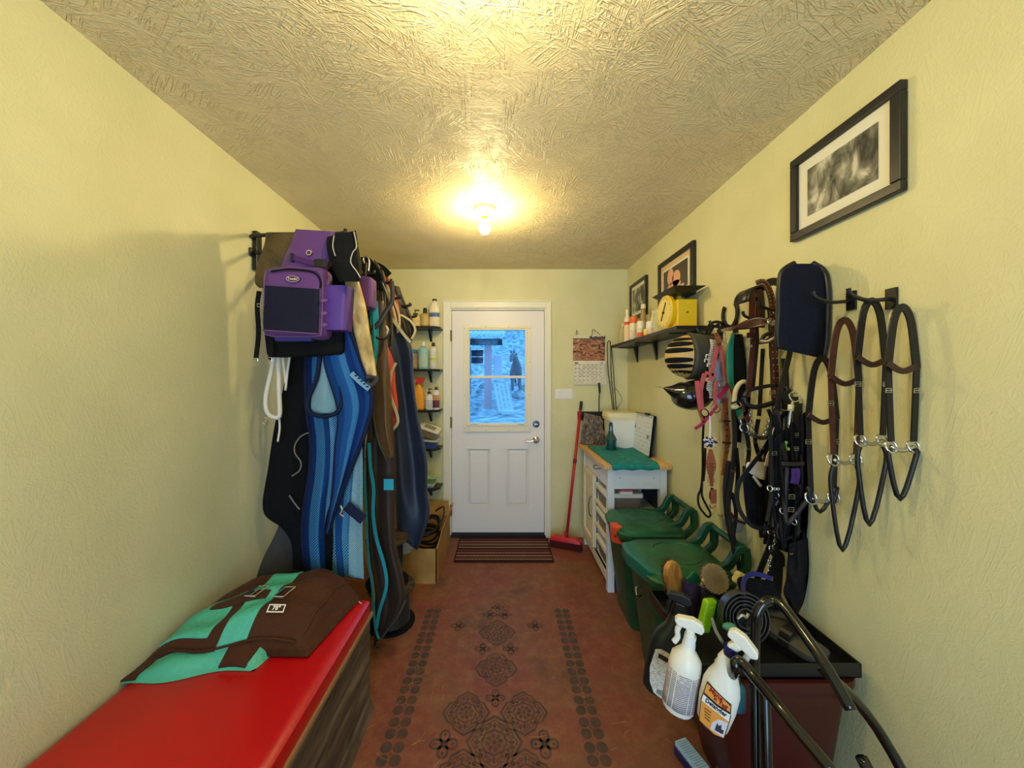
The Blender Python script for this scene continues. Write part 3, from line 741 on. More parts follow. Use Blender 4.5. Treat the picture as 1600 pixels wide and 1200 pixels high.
bottle('dark and gold can with black nozzle on the topmost shelf', 664, 13, 481, 511, A, z=SHZ[0], kind='round', body=(196, 160, 70), cap=(25, 22, 22), lab=(215, 190, 120), capf=.28, neck=.1, rough=.25)
bottle('tall cream bottle with blue banded label on the topmost shelf', 679, 16, 467, 511, A, z=SHZ[0], kind='flat', body=(238, 225, 190), cap=(30, 25, 25), lab=(240, 228, 195), ink=(200, 150, 120), capf=.06, stripe=(.55, .78, (70, 110, 150)))
bottle('jar with blue lid and patterned label on the second shelf', 645, 16, 545, 576, A, z=SHZ[1], kind='jar', body=(150, 120, 100), cap=(40, 120, 180), lab=(180, 160, 130), ink=(70, 40, 40), capf=.2)
bottle('light blue bottle with pale cap on the second shelf', 661.5, 15, 533, 576, A, z=SHZ[1], kind='flat', body=(140, 200, 215), cap=(235, 235, 220), lab=(175, 210, 205), ink=(150, 180, 180), capf=.16, neck=.25)
bottle('slim white bottle with black cap and green stripe on the second shelf', 677, 11, 534, 576, A, z=SHZ[1], kind='round', body=(232, 228, 215), cap=(24, 22, 22), lab=(232, 228, 215), ink=(150, 140, 150), capf=.14, neck=.12, stripe=(.42, .55, (190, 210, 60)))
bottle('orange trigger spray bottle with red head on the middle shelf', 654, 18, 590, 640, A, z=SHZ[2], kind='spray', body=(244, 168, 30), cap=(215, 50, 50), lab=(250, 180, 40), ink=(220, 110, 20), capf=.2, neck=.45)
bottle('small white pump bottle with black pump on the middle shelf', 670.5, 12, 607, 640, A, z=SHZ[2], kind='pump', body=(235, 235, 238), cap=(24, 24, 28), lab=(225, 228, 235), ink=(80, 90, 130), capf=.25, neck=.3)
bottle('white bottle with plum and orange label and navy cap on the middle shelf', 681.5, 10.5, 603, 639, A, z=SHZ[2], kind='flat', body=(235, 228, 220), cap=(38, 48, 90), lab=(222, 160, 110), ink=(110, 50, 80), capf=.13, neck=.15, stripe=(.12, .55, (98, 40, 66)))
# containers on the lower shelves
def tub(name, label, cat, c, hx, hy, h, mb, ml, tilt=0.0, group=None, lidh=.012):
    t = thing(name, label, cat, c, group); M = Matrix.Translation(c) @ Matrix.Rotation(tilt, 4, 'Y') @ Matrix.Rotation(tilt*.6, 4, 'X')
    g = G(); loft(g, [rr(hx*.86, hy*.86, .012, 0), rr(hx, hy, .014, h-lidh)], M=M); g.obj('tub_body', mb, t, smooth=True)
    g = G(); loft(g, [rr(hx+.006, hy+.006, .016, h-lidh), rr(hx+.006, hy+.006, .016, h-.003), rr(hx-.01, hy-.01, .014, h), rr(hx-.014, hy-.014, .012, h-.004)], M=M); g.obj('lid', ml, t, smooth=True)
    return t, M
t, M = tub('storage_tub', 'clear tub with white lid lying tilted on top of the blue one', 'tub', (-.665, 3.15, .955), .085, .07, .075, mat('clear_tub', (150, 130, 110), .2), WHITEP, .33)
g = G(); g.box((-.05, -.035, .0752), (.05, .035, .0765), M); g.obj('label_card', lines_mat('card_print', (190, 180, 150), (110, 95, 80), 180, 120, .6), t)
t, M = tub('storage_tub', 'blue sided tub with clear lid on the second lowest shelf', 'tub', (-.655, 3.15, .848), .075, .07, .075, mat('blue_tub', (60, 84, 150), .3), mat('clear_lid', (200, 205, 210), .2), .08)
tub('storage_tub', 'small green lidded container on the lowest shelf', 'container', (-.65, 3.16, .535), .055, .05, .055, mat('green_tub', (120, 165, 100), .3), mat('green_lid', (170, 205, 160), .3), 0)
tub('storage_tub', 'flat clear dish under the green container on the lowest shelf', 'container', (-.655, 3.16, .500), .05, .045, .034, mat('clear_lid', (200, 205, 210), .2), MATS['clear_lid'], 0)
tub('storage_tub', 'small purple jar half hidden behind the navy blanket on the lowest shelf', 'jar', (-.76, 3.16, .500), .035, .035, .06, mat('purple_tub', (90, 75, 110), .3), mat('purple_lid', (70, 60, 90), .3), 0)

# ---- cart / kitchen island
WW = mat('cart_white', (226, 230, 238), .4, bump=(60, .05, .001)); CRM = mat('cart_door_cream', (232, 222, 196), .45); BUTCH = ramp_noise('butcher_block', [(.3, (196, 150, 90)), (.6, (225, 182, 120)), (.8, (206, 160, 100))], 5, .45, 6, (14, 1, 1))
ct = thing('kitchen_cart', 'white wooden storage cart with butcher block top in the right corner', 'cart', (.9, 2.8, 0))
cx0, cx1, cy0, cy1 = .705, 1.105, 2.425, 3.17
g = G(); g.box((.674, 2.395, .838), (1.125, 3.21, .868)); g.obj('worktop', BUTCH, ct, bevel=.003)
for (x, y) in ((cx0, cy0), (cx1-.045, cy0), (cx0, cy1-.045), (cx1-.045, cy1-.045)):
    G().box((x, y, 0 if y > 3 else .0), (x+.045, y+.045, .838)).obj('leg', WW, ct, bevel=.002)
ap = G().box((cx0+.045, cy0+.006, .700), (cx1-.045, cy0+.024, .838)).obj('apron', WW, ct)
for x in (.79, 1.02): G().lathe([(.004, 0), (.003, .002)], (x, cy0+.006, .775), 8, RX).obj('screw', mat('screw_grey', (120, 120, 125), .4, .8), ap)
G().box((cx0+.006, cy0+.045, .70), (cx0+.024, cy1-.045, .838)).obj('drawer', WW, ct, bevel=.002)
g = G(); g.tube([(cx0+.006, 2.63, .79), (cx0-.02, 2.64, .785), (cx0-.024, 2.685, .775), (cx0-.02, 2.73, .785), (cx0+.006, 2.74, .79)], .004, 7); g.obj('drawer_handle', mat('pewter', (110, 110, 115), .35, .8), ct, smooth='all')
g = G(); g.box((cx0+.002, 2.80, .13), (cx0+.02, cy1-.03, .69)); dr = part(g.obj('cabinet_door', CRM, ct, bevel=.002), 'cream framed cupboard door')
g = G()
for (a, b, zz0, zz1) in ((2.80, 2.85, .13, .69), (3.09, cy1-.03, .13, .69), (2.85, 3.09, .13, .18), (2.85, 3.09, .64, .69)): g.box((cx0-.010, a, zz0), (cx0+.002, b, zz1))
g.obj('door_frame', CRM, dr, bevel=.002)
g = G(); g.tube([(cx0-.01, 2.835, .52), (cx0-.028, 2.83, .50), (cx0-.034, 2.83, .44), (cx0-.028, 2.83, .38), (cx0-.01, 2.835, .36)], .0045, 7); g.obj('handle', MATS['pewter'], dr, smooth='all')
G().box((cx0+.03, 2.80, .10), (cx1-.03, 2.82, .69)).obj('divider', WW, ct)
G().box((cx0, cy0+.045, .06), (cx0+.02, cy1-.045, .12)).obj('bottom_rail', CRM, ct)
G().box((cx0+.004, cy1-.02, .10), (cx1, cy1, .69)).obj('back_panel', WW, ct)
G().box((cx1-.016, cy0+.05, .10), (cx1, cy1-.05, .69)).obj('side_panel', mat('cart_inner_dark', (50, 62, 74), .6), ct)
for z in (.12, .335, .515): G().box((cx0+.004, cy0+.03, z-.014), (cx1-.016, 2.80, z)).obj('shelf_board', CRM, ct)
for k, z in enumerate((.12, .335, .515)):
    t, M = tub('storage_basket', ['grey basket with white rim on the lowest shelf of the cart', 'grey basket with white rim on the middle shelf of the cart', 'grey basket with white rim on the top shelf of the cart'][k], 'basket', (.84, 2.63, z+.001), .125, .14, .135, mat('basket_grey', (120, 112, 108), .5, bump=(60, 1.0, .01)), WHITEP, 0, 'baskets inside the cart', .03)
g = G(); g.box((.80, 2.46, .653), (.885, 2.50, .685)); t = tag(g.obj('small_carton', mat('carton_white', (232, 225, 220), .6), bevel=.001), 'tiny white and pink carton in the open end of the cart', 'carton')
g = G(); g.box((.799, 2.4595, .672), (.886, 2.5005, .687)); g.obj('pink_top', mat('carton_pink', (205, 90, 110), .6), t)

# towel
TOWEL = mat('teal_towel', (6, 148, 150), .95, bump=(240, 1.0, .006), var=(30, .22), sheen=.5)
Tc = [Vector((.712, 3.03, 0)), Vector((1.085, 3.06, 0)), Vector((1.035, 2.385, 0)), Vector((.722, 2.385, 0))]
def towf(a, b, s):
    p = (Tc[0]*(1-a)+Tc[1]*a)*(1-b)+(Tc[3]*(1-a)+Tc[2]*a)*b
    drop = max(0, (b-.93)/.07)
    z = .872+.009+.004*math.sin(17*a+4*b)*math.sin(11*b+3)-.028*drop**2
    return Vector((p.x, p.y-.012*drop, z if s == 0 else z-.009-(0 if not drop else 0)))
tag(G().grid(towf, 40, 50).obj('towel', TOWEL, smooth='all'), 'teal terry towel spread over the top of the white cart', 'towel')
# green trigger-less bottle
t = thing('bottle', 'dark green translucent bottle standing on the teal towel', 'bottle', (.855, 2.86, .883))
g = G(); cc = (.855, 2.86, .883)
g.lathe([(.036, 0), (.042, .004), (.044, .075), (.048, .080), (.046, .086), (.026, .125), (.017, .15), (.015, .19)], cc, 12); g.obj('body', mat('bottle_green', (10, 72, 74), .15, coat=.4), t)
g = G(); g.lathe([(.014, .185), (.016, .19), (.013, .212), (.006, .218)], cc, 12); g.obj('cap', BLACK, t)
# white bucket
t = thing('bucket', 'square white plastic bucket with cream lid on the back of the cart', 'bucket', (.985, 3.045, .869))
g = G(); loft(g, [rr(.098, .098, .03, z, .985, 3.045) if z < .9 else rr(.112, .108, .03, z, .985, 3.045) for z in (.870, 1.115)]); g.obj('body', WHITEP, t, smooth=True)
g = G(); loft(g, [rr(.122, .115, .035, 1.105, .985, 3.05), rr(.124, .117, .035, 1.15, .985, 3.05), rr(.118, .11, .035, 1.165, .985, 3.05), rr(.10, .095, .03, 1.168, .985, 3.05)]); ld = part(g.obj('lid', CREAMP, t, smooth=True), 'cream snap lid')
g = G(); loft(g, [rr(.127, .12, .035, 1.125, .985, 3.05), rr(.127, .12, .035, 1.133, .985, 3.05)]); g.obj('lid_rim', CREAMP, ld)
# white board with black edge leaning on the wall
wb = thing('notice_board', 'white planner board with black edging leaning on the right wall above the cart', 'board', (1.09, 2.8, .87))
e0, e1 = Vector((1.062, 2.985, .870)), Vector((1.068, 2.625, .872))
Mb = basis(e0, e1-e0, Vector((.036, 0, .30))); Lw = (e1-e0).length; H = .305
G().box((0, 0, -.014), (Lw, H, 0), Mb).obj('backing', BLACKM, wb)
G().box((.004, .004, 0), (Lw-.012, H-.004, .002), Mb).obj('face', lines_mat('planner', (232, 234, 240), (196, 200, 208), 60, 34, .45, (1, 2)), wb)
for (a, b) in ((.04, .19), (.30, .14)): G().lathe([(.016, .002), (.016, .006)], (0, 0, 0), 14, Mb @ Matrix.Translation((a, b, 0))).obj('magnet', mat('grey_magnet', (120, 125, 135), .4), wb)
G().box((.22, H-.006, -.004), (.28, H+.012, .012), Mb).obj('marker', BLACK, wb)
G().box((.03, H-.022, .002), (Lw-.02, H-.008, .0035), Mb).obj('header_strip', mat('planner_grey', (176, 182, 195), .5), wb)

# rail and things on the back wall
rail = thing('tool_rail', 'black holder rail on the back wall behind the white bucket', 'rail', (.82, YB, 1.1))
G().box((.672, YB-.025, 1.072), (.965, YB, 1.15)).obj('rail_body', BLACK, rail, bevel=.003)
for x in (.70, .765, .83, .895): G().lathe([(.012, 0), (.014, .012), (.006, .02)], (x, YB-.025, 1.11), 10, RX).obj('clip', BLACKM, rail)
# long tools clipped in the rail
def whip(label, pts, r, cat='riding crop', name='riding_crop', m=None, keeper=None):
    g = G(); g.tube(pts, r, 7); o = tag(g.obj(name, m or BLKLEATHER, smooth='all'), label, cat)
    if keeper: gg = G(); gg.strap(keeper, .016, .003); gg.obj('keeper', BLKLEATHER, o)
    return o
def BWp(u, v, off=.03): D = YB-off; return Vector(((u-U0)*D/F, D, CZ-(v-V0)*D/F))
whip('short black crop with a thick grip hanging below the calendar', [BWp(936, 598), BWp(937, 612), BWp(936, 630), BWp(937, 692)], lambda t: .010 if t < .35 else .005)
whip('black folded lunge whip standing upright right of the calendar, nearer the calendar', [BWp(958, 640), BWp(954, 610), BWp(950, 575), BWp(949, 540), BWp(951, 533), BWp(954, 538), BWp(955, 580), BWp(958, 620), BWp(960, 640)], .004)
whip('long thin black whip right of the folded one behind the bucket', [BWp(963, 640), BWp(960, 600), BWp(957, 560), BWp(955, 540)], .0035)
whip('thin cord looping out to the right behind the white bucket', [BWp(962, 642), BWp(968, 632), BWp(972, 624), BWp(966, 612), BWp(960, 606)], .0018, 'cord', 'cord')
whip('grey lash cord trailing down from the calendar nail', [BWp(944, 545), BWp(949, 553), BWp(948, 580), BWp(955, 600), BWp(960, 612)], .0022, 'cord', 'cord', mat('grey_cord', (170, 165, 145), .8))
whip('black dressage whip hanging beside the grey mitt', [BWp(938, 657), BWp(938, 672), BWp(939, 688)], lambda t: .006+.008*t, 'tool', 'hoof_pick')
whip('second black tool hanging from the rail beside the bucket', [BWp(943, 657), BWp(943, 675), BWp(943, 690)], .005, 'tool', 'hoof_pick')
# grey shaggy wash mitt
MITT = mat('grey_mop', (168, 150, 132), .95, bump=(60, 1.0, .01), var=(25, .4))
t = thing('wash_mitt', 'shaggy grey wash mitt hanging from the black rail over the cart', 'mitt', (.78, 3.17, .88))
def mf(a, b, s):
    u = 913+26*a-6*b*(1-a)+4*b*a; v = 645+48*b+6*a*(1-b); D = 3.19+(.05 if s else -.03*math.sin(math.pi*a))+.006*math.sin(a*30); return P(u, v, D)
G().grid(mf, 20, 16).obj('cuff', MITT, t, smooth='all')
g = G()
for k in range(170):
    a, b = random.random(), random.random()*.9+.05; p = mf(a, b, 0)+Vector((0, -.03, 0)); l = random.uniform(.03, .055)
    g.tube([p, p+Vector((random.uniform(-.012, .012), -.012, -l*.6)), p+Vector((random.uniform(-.016, .016), -.008, -l))], .0045, 4, sm=0)
for v in g.v: pass
g.v = [(x, y, max(z, .874)) for x, y, z in g.v]
o = g.obj('mop_strands', MITT, t); o['kind'] = 'stuff'
# calendar
cal = thing('calendar', 'wall calendar with a photo of orange rocky shore on the back wall', 'calendar', (.77, YB-.01, 1.4))
ROCKS = ramp_noise('calendar_photo', [(.32, (40, 32, 34)), (.45, (120, 80, 60)), (.52, (222, 140, 80)), (.58, (90, 60, 55)), (.68, (235, 190, 150))], 15, .5, 10, (1, 1, 1.8), 1.6)
x0, x1 = .632, .922
G().box((x0, YB-.008, 1.612), (x1, YB-.003, 1.848)).obj('photo_page', ROCKS, cal)
g = G(); g.box((x0, YB-.0095, 1.815), (x1, YB-.008, 1.848)); g.obj('photo_sky', mat('cal_sky', (225, 215, 170), .5), cal)
g = G()
for k in range(12):
    x = x0+.15+k*.012; g.box((x, YB-.011, 1.812), (x+.010, YB-.0095, 1.822+random.uniform(.004, .018)))
g.box((x0, YB-.0105, 1.808), (x1-.05, YB-.0085, 1.815)); g.obj('photo_islands', mat('cal_dark', (40, 40, 45), .5), cal)
g = G(); g.hexa([(x0+.008, YB-.012, 1.395), (x1+.01, YB-.014, 1.395), (x1+.01, YB-.010, 1.395), (x0+.008, YB-.008, 1.395), (x0, YB-.008, 1.612), (x1, YB-.008, 1.612), (x1, YB-.003, 1.612), (x0, YB-.003, 1.612)])
cp = g.obj('month_page', mat('paper', (236, 226, 200), .6), cal)
g = G(); gm = mat('grid_ink', (190, 178, 155), .6)
for k in range(8): x = x0+.012+k*(x1-x0-.02)/7; g.box((x-.0006, YB-.0155, 1.405), (x+.0006, YB-.012, 1.580))
for k in range(6): z = 1.405+k*.035; g.box((x0+.012, YB-.0155, z-.0006), (x1-.004, YB-.012, z+.0006))
g.obj('date_grid', gm, cp)['kind'] = 'stuff'
g = G()
for r_ in range(5):
    for k in range(7):
        x = x0+.018+k*(x1-x0-.02)/7; z = 1.43+r_*.035; g.box((x, YB-.0155, z), (x+.008, YB-.012, z+.005))
        if random.random() < .4: g.box((x+.004, YB-.0155, z-.014), (x+.028, YB-.012, z-.011))
g.obj('date_numbers', mat('date_ink', (150, 130, 110), .6), cp)['kind'] = 'stuff'
g = G(); g.box((x0+.012, YB-.0155, 1.588), (x0+.045, YB-.010, 1.597)); g.box((x1-.04, YB-.0155, 1.590), (x1-.02, YB-.010, 1.595)); g.obj('month_print', mat('red_ink', (150, 60, 50), .6), cp)
g = G(); g.tube([BWp(900, 524, .012), BWp(901, 516, .015), BWp(903, 522, .015)], .002, 5); g.tube([BWp(925, 524, .012), BWp(926, 515, .02), BWp(933, 519, .02), BWp(938, 524, .012)], .002, 5); g.obj('hanger_wire', BLACK, cal)

# broom
t = thing('broom', 'red push broom with red handle leaning against the back wall by the cart', 'broom', (.5, 3.06, 0))
hb_, ht_ = Vector((.535, 3.05, .10)), P(907, 640, 3.235)
g = G(); g.tube([hb_, ht_], .0125, 10, sm=0); REDP = mat('red_plastic', (196, 28, 40), .35); g.obj('handle', REDP, t, smooth='all')
d = (ht_-hb_).normalized(); g = G(); g.tube([ht_-d*.002, ht_+d*.075], .0135, 10, sm=0); g.obj('grip', BLACK, t)
g = G(); g.tube([hb_+d*.62, hb_+d*.66], .017, 10, sm=0); g.obj('collar', mat('dark_red_plastic', (120, 20, 30), .4), t)
Mh = Matrix.Translation((.53, 3.06, .0)) @ Matrix.Rotation(math.radians(-22), 4, 'Z')
g = G(); loft(g, [rr(.135, .03, .012, .062), rr(.13, .028, .012, .085), rr(.09, .02, .012, .10)], M=Mh); g.lathe([(.02, .095), (.017, .14)], (.005, 0, 0), 12, Mh); g.obj('head', REDP, t, smooth=True)
g = G()
for i in range(22):
    for j in range(3):
        x = -.125+.25*i/21; y = -.02+.02*j; k = (x/.125)*.01
        g.add([(x-.006, y-.006, .064), (x+.006, y-.006, .064), (x+.006, y+.006, .064), (x-.006, y+.006, .064), (x-.006+k, y-.008, .003), (x+.006+k, y-.008, .003), (x+.006+k, y+.010, .003), (x-.006+k, y+.010, .003)], [(0,1,2,3),(7,6,5,4),(0,4,5,1),(1,5,6,2),(2,6,7,3),(3,7,4,0)], Mh)
o = g.obj('bristles', mat('broom_bristle', (70, 24, 26), .8), t); o['kind'] = 'stuff'

# ---- green wheeled bins
GREEN = mat('bin_green', (14, 84, 54), .38, bump=(40, .12, .004), var=(10, .3)); TEALP = mat('bin_teal', (12, 104, 98), .3)
DUSTG = mat('bin_lid_green', (30, 104, 66), .42, var=(9, .35), bump=(40, .2, .004))
def wbin(label, x0, x1, y0, y1, H, tip, latchm):
    cx, cy = (x0+x1)/2, (y0+y1)/2; hx, hy = (x1-x0)/2, (y1-y0)/2
    t = thing('compost_bin', label, 'bin', (cx, cy, 0), 'green lidded bins by the right wall')
    g = G(); bx, by = hx*.66, hy*.76
    loft(g, [rr(bx*.96, by*.96, .05, 0, cx+.01, cy), rr(bx, by, .06, .02, cx+.01, cy), rr(hx*.9, hy*.9, .06, H-.09, cx, cy), rr(hx*.94, hy*.94, .06, H-.085, cx, cy), rr(hx*.95, hy*.95, .06, H-.05, cx, cy)]); g.obj('body', GREEN, t, smooth=True)
    g = G(); loft(g, [rr(hx*.98, hy*.98, .07, H-.062, cx, cy), rr(hx, hy, .075, H-.055, cx, cy), rr(hx, hy, .075, H-.035, cx, cy), rr(hx*.95, hy*.93, .07, H-.028, cx, cy), rr(hx*.93, hy*.9, .07, H-.012, cx, cy), rr(hx*.86, hy*.82, .07, H-.004, cx, cy), rr(hx*.6, hy*.55, .07, H+.006, cx, cy)])
    ld = g.obj('lid', DUSTG, t, smooth=True)
    g = G(); g.tube([Vector((cx+hx*.55*math.cos(a), cy+hy*.55*math.sin(a), H+.006)) for a in [i*math.pi/10 for i in range(20)]], .004, 5, closed=True, sm=1); g.obj('lid_ridge', DUSTG, ld)
    # stepped corner on the latch side
    if tip:
        g = G(); g.prism([(x0-.035, cy+.02), (x0-.025, cy+.14), (x0+.05, cy+.16), (x0+.10, cy-.03), (x0+.06, cy-.18), (x0-.0, cy-.13)], H-.004, h0=H-.07); part(g.obj('front_lip', TEALP, ld, bevel=.012), 'lighter teal front lip')
        g = G(); q = Vector((x0-.012, cy-.10, H-.10)); g.tube([q, q+Vector((-.028, -.01, -.002)), q+Vector((-.03, -.03, -.026)), q+Vector((0, -.02, -.03))], .004, 6); part(g.obj('wire_latch', CHROME, t), 'bent white wire latch')
    else:
        g = G(); q = (x0-.008, cy-.10, H-.11); g.hexa([(q[0]-.012, q[1], q[2]), (q[0]+.035, q[1]-.035, q[2]), (q[0]+.04, q[1]+.045, q[2]), (q[0]-.005, q[1]+.07, q[2]), (q[0]-.014, q[1], q[2]+.095), (q[0]+.04, q[1]-.035, q[2]+.105), (q[0]+.045, q[1]+.045, q[2]+.105), (q[0]-.007, q[1]+.07, q[2]+.095)]); lt = part(g.obj('latch', mat('orange_latch', (214, 74, 30), .4), t, bevel=.008), 'orange clip latch')
        G().lathe([(.008, 0), (.008, .006)], (q[0]-.004, q[1]-.022, q[2]+.05), 10, RX).obj('rivet', mat('rivet_dark', (120, 40, 25), .4), lt)
    # handle on the wall side
    hxx = min(x1+.075, XR-.012)
    g = G(); r = .017
    for sg in (-1, 1):
        yy = cy+sg*hy*.60
        g.strap([(x1-.10, yy, H-.02), (x1-.02, yy, H+.010), (hxx-.055, yy, H+.078), (hxx-.02, yy, H+.085)], .036, .030, sm=3)
        g.strap([(hxx-.02, yy, H+.088), (hxx-.014, yy, H+.03), (hxx-.025, yy, H-.02), (x1-.03, yy, H-.085)], .034, .030, sm=3)
    g.tube([(hxx-.026, cy-hy*.64, H+.083), (hxx-.026, cy+hy*.64, H+.083)], r*.95, 10, sm=0); g.obj('carry_handle', GREEN, t, bevel=.006)
    return t
wbin('green lidded bin with an orange latch, next to the white cart', .655, 1.045, 2.00, 2.385, .60, False, None)
wbin('green lidded bin with a teal lip, nearer than the orange latched one', .64, 1.03, 1.53, 1.94, .60, True, None)

# ---- cardboard box, spools, wires
CARD = mat('cardboard', (186, 142, 78), .8, bump=(40, .2, .004), var=(6, .15))
t = thing('cardboard_box', 'open cardboard box of cables beside the door casing', 'cardboard box', (-.66, 2.85, 0))
bx0, bx1, by0, by1, bh = -.90, -.475, 2.53, 3.16, .245
def quad(g, a, b, c, d, th):   # thin slab from 4 points
    n = (Vector(b)-Vector(a)).cross(Vector(d)-Vector(a)).normalized()*th
    g.hexa([a, b, c, d]+[tuple(Vector(p)+n) for p in (a, b, c, d)])
g = G(); g.box((bx0, by0, 0), (bx1, by1, .006)); g.obj('bottom', CARD, t)
for (a, b) in (((bx0, by0), (bx1, by0)), ((bx1, by0), (bx1, by1)), ((bx1, by1), (bx0, by1)), ((bx0, by1), (bx0, by0))):
    g = G(); quad(g, (a[0], a[1], .006), (b[0], b[1], .006), (b[0], b[1], bh), (a[0], a[1], bh), -.006); g.obj('side', CARD, t)
g = G(); quad(g, (bx1, by0+.02, bh), (bx1, by1-.02, bh), (bx1+.035, by1-.04, bh+.13), (bx1+.03, by0+.06, bh+.12), .005); g.obj('flap', CARD, t)
g = G(); quad(g, (bx0, by1, bh), (bx1, by1, bh), (bx1-.02, by1+.05, bh+.11), (bx0, by1+.05, bh+.11), .005); g.obj('flap', CARD, t)
RUB = mat('black_cable', (24, 24, 26), .4)
for k in range(7):
    g = G(); c0 = Vector((-.66+.02*random.uniform(-1, 1), 2.87+.03*random.uniform(-1, 1), .16+.022*k)); rx, ry = random.uniform(.12, .165), random.uniform(.13, .2); tl = random.uniform(-.25, .25)
    g.tube([c0+Vector((rx*math.cos(a*.785), ry*math.sin(a*.785), tl*rx*math.cos(a*.785)+.02*math.sin(a*1.57))) for a in range(8)], .009, 7, closed=True)
    tag(g.obj('cable_coil', RUB, smooth='all'), 'black cable coiled in the cardboard box', 'cable', 'cable coils in the cardboard box')
g = G(); g.tube([(-.52, 2.72, .28), (-.49, 2.70, .34), (-.46, 2.74, .40), (-.48, 2.85, .43), (-.56, 2.95, .36)], .007, 7); tag(g.obj('cable_loop', RUB, smooth='all'), 'black cable end looping up over the box edge', 'cable')
g = G(); g.lathe([(.09, 0), (.095, .01), (.09, .02), (.03, .025), (.028, .07), (.09, .075), (.09, .09)], (0, 0, 0), 24, Matrix.Translation((-.735, 2.62, .26)) @ Matrix.Rotation(1.1, 4, 'X') @ Matrix.Rotation(.3, 4, 'Y')); o = tag(g.obj('metal_reel', mat('dull_zinc', (120, 120, 120), .4, .5), smooth=True), 'grey metal reel on top of the cables in the box', 'reel')
def spool(label, x, y, z, r, h, hub, wire=True):
    t = thing('cable_spool', label, 'spool', (x, y, z), 'cable spools under the hanging blankets')
    rim = ramp_noise('spool_rim', [(.35, (38, 32, 28)), (.6, (84, 72, 56))], 30, .7, 6)
    for k, zz in enumerate((0, h-.012)):
        g = G(); g.lathe([(r, 0), (r, .012)], (x, y, z+zz), 32); g.obj('flange', rim if k else BLACKM, t, bevel=.002)
    g = G(); prof = [(hub, .012)]; n = int((h-.024)/.010)
    for k in range(n): prof += [(hub+.004, .012+k*.01+.005), (hub, .012+(k+1)*.01)]
    g.lathe(prof, (x, y, z), 28); g.obj('cable_winding', RUB, t)
    g = G(); g.lathe([(r*.2, 0), (r*.2, .004)], (x, y, z+h), 16); g.obj('hub_hole', BLACKM, t)
spool('lower large black cable spool standing on the floor', -.665, 2.13, 0, .135, .22, .10)
spool('upper cable spool stacked on the large black one', -.70, 2.16, .2215, .125, .27, .085)
g = G(); g.tube([(-.70, 2.05, .50), (-.66, 2.03, .51), (-.645, 2.05, .535), (-.665, 2.08, .55)], .006, 7); tag(g.obj('cable_end', mat('pale_cord', (150, 145, 125), .6), smooth='all'), 'pale cord end curling over the upper spool', 'cord')

# ---- long shelf on the right wall, frames, scale
SZ = 1.735
t = thing('wall_shelf', 'long black shelf on the right wall under the framed pictures', 'shelf', (1.03, 2.5, SZ))
g = G(); g.prism([(1.128, 3.24), (.93, 3.10), (.93, 1.93), (1.128, 1.93)], SZ, h0=SZ-.02); g.obj('board', BLACK, t, bevel=.002)
for y in (3.02, 2.64, 2.1):
    g = G(); tri_bracket(g, 1.129, y, SZ-.02, .035, .13, 'x', .012); g.box((.97, y-.006, SZ-.026), (1.129, y+.006, SZ-.02)); g.obj('bracket', BLACK, t)
def frame(label, ya, yb, za, zb, bw, mw, photo, mm, w2=None):
    t = thing('picture_frame', label, 'picture', (XR, (ya+yb)/2, za), 'framed pictures on the right wall'); X = XR-.001
    for (a, b, c_, d_) in ((ya, yb, za, za+bw), (ya, yb, zb-bw, zb), (ya, ya+bw, za+bw, zb-bw), (yb-bw, yb, za+bw, zb-bw)):
        G().box((X-.022, a, c_), (X, b, d_)).obj('moulding', BLACK, t, bevel=.003)
    G().box((X-.010, ya+bw, za+bw), (X-.004, yb-bw, zb-bw)).obj('mount', mm, t)
    m_ = bw+mw
    if w2: G().box((X-.011, ya+m_-.012, za+m_-.012), (X-.009, yb-m_+.012, zb-m_+.012)).obj('inner_mount', w2, t)
    ph = G().box((X-.012, ya+m_, za+m_), (X-.0105, yb-m_, zb-m_)).obj('print', photo, t)
    return t, X-.012
BWPH = ramp_noise('grey_photo', [(.35, (40, 40, 36)), (.5, (120, 118, 104)), (.65, (205, 200, 180))], 22, .5, 5, (1, 1, .6), .6)
frame('small black framed black and white photo beside the corner', 2.80, 3.16, 1.955, 2.262, .026, .03, BWPH, mat('mount_white', (230, 225, 205), .6))
t, X = frame('larger black framed colour photo above the yellow scale', 2.10, 2.58, 1.945, 2.262, .032, .045, mat('photo_dark', (70, 62, 52), .4), mat('mount_tan', (222, 190, 138), .6), MATS['mount_white'])
SKINP = mat('photo_pink', (226, 168, 132), .5)
for (y, z, ry, rz) in ((2.40, 2.13, .045, .055), (2.32, 2.10, .055, .05), (2.35, 2.06, .09, .03)):
    g = G(); g.lathe([(1, 0), (1, .0008)], (0, 0, 0), 20, basis((X, y, z), (0, -ry, 0), (0, 0, rz)) @ Matrix.Diagonal((ry, rz, 1, 1))); g.obj('print_shape', SKINP, t)
g = G(); g.box((X-.0008, 2.22, 2.025), (X, 2.46, 2.045)); g.obj('print_shape', mat('photo_cloth', (205, 190, 160), .6), t)
frame('black framed picture high on the right wall above the hanging tack', 1.0, 1.388, 1.975, 2.285, .03, .04, BWPH, MATS['mount_white'])

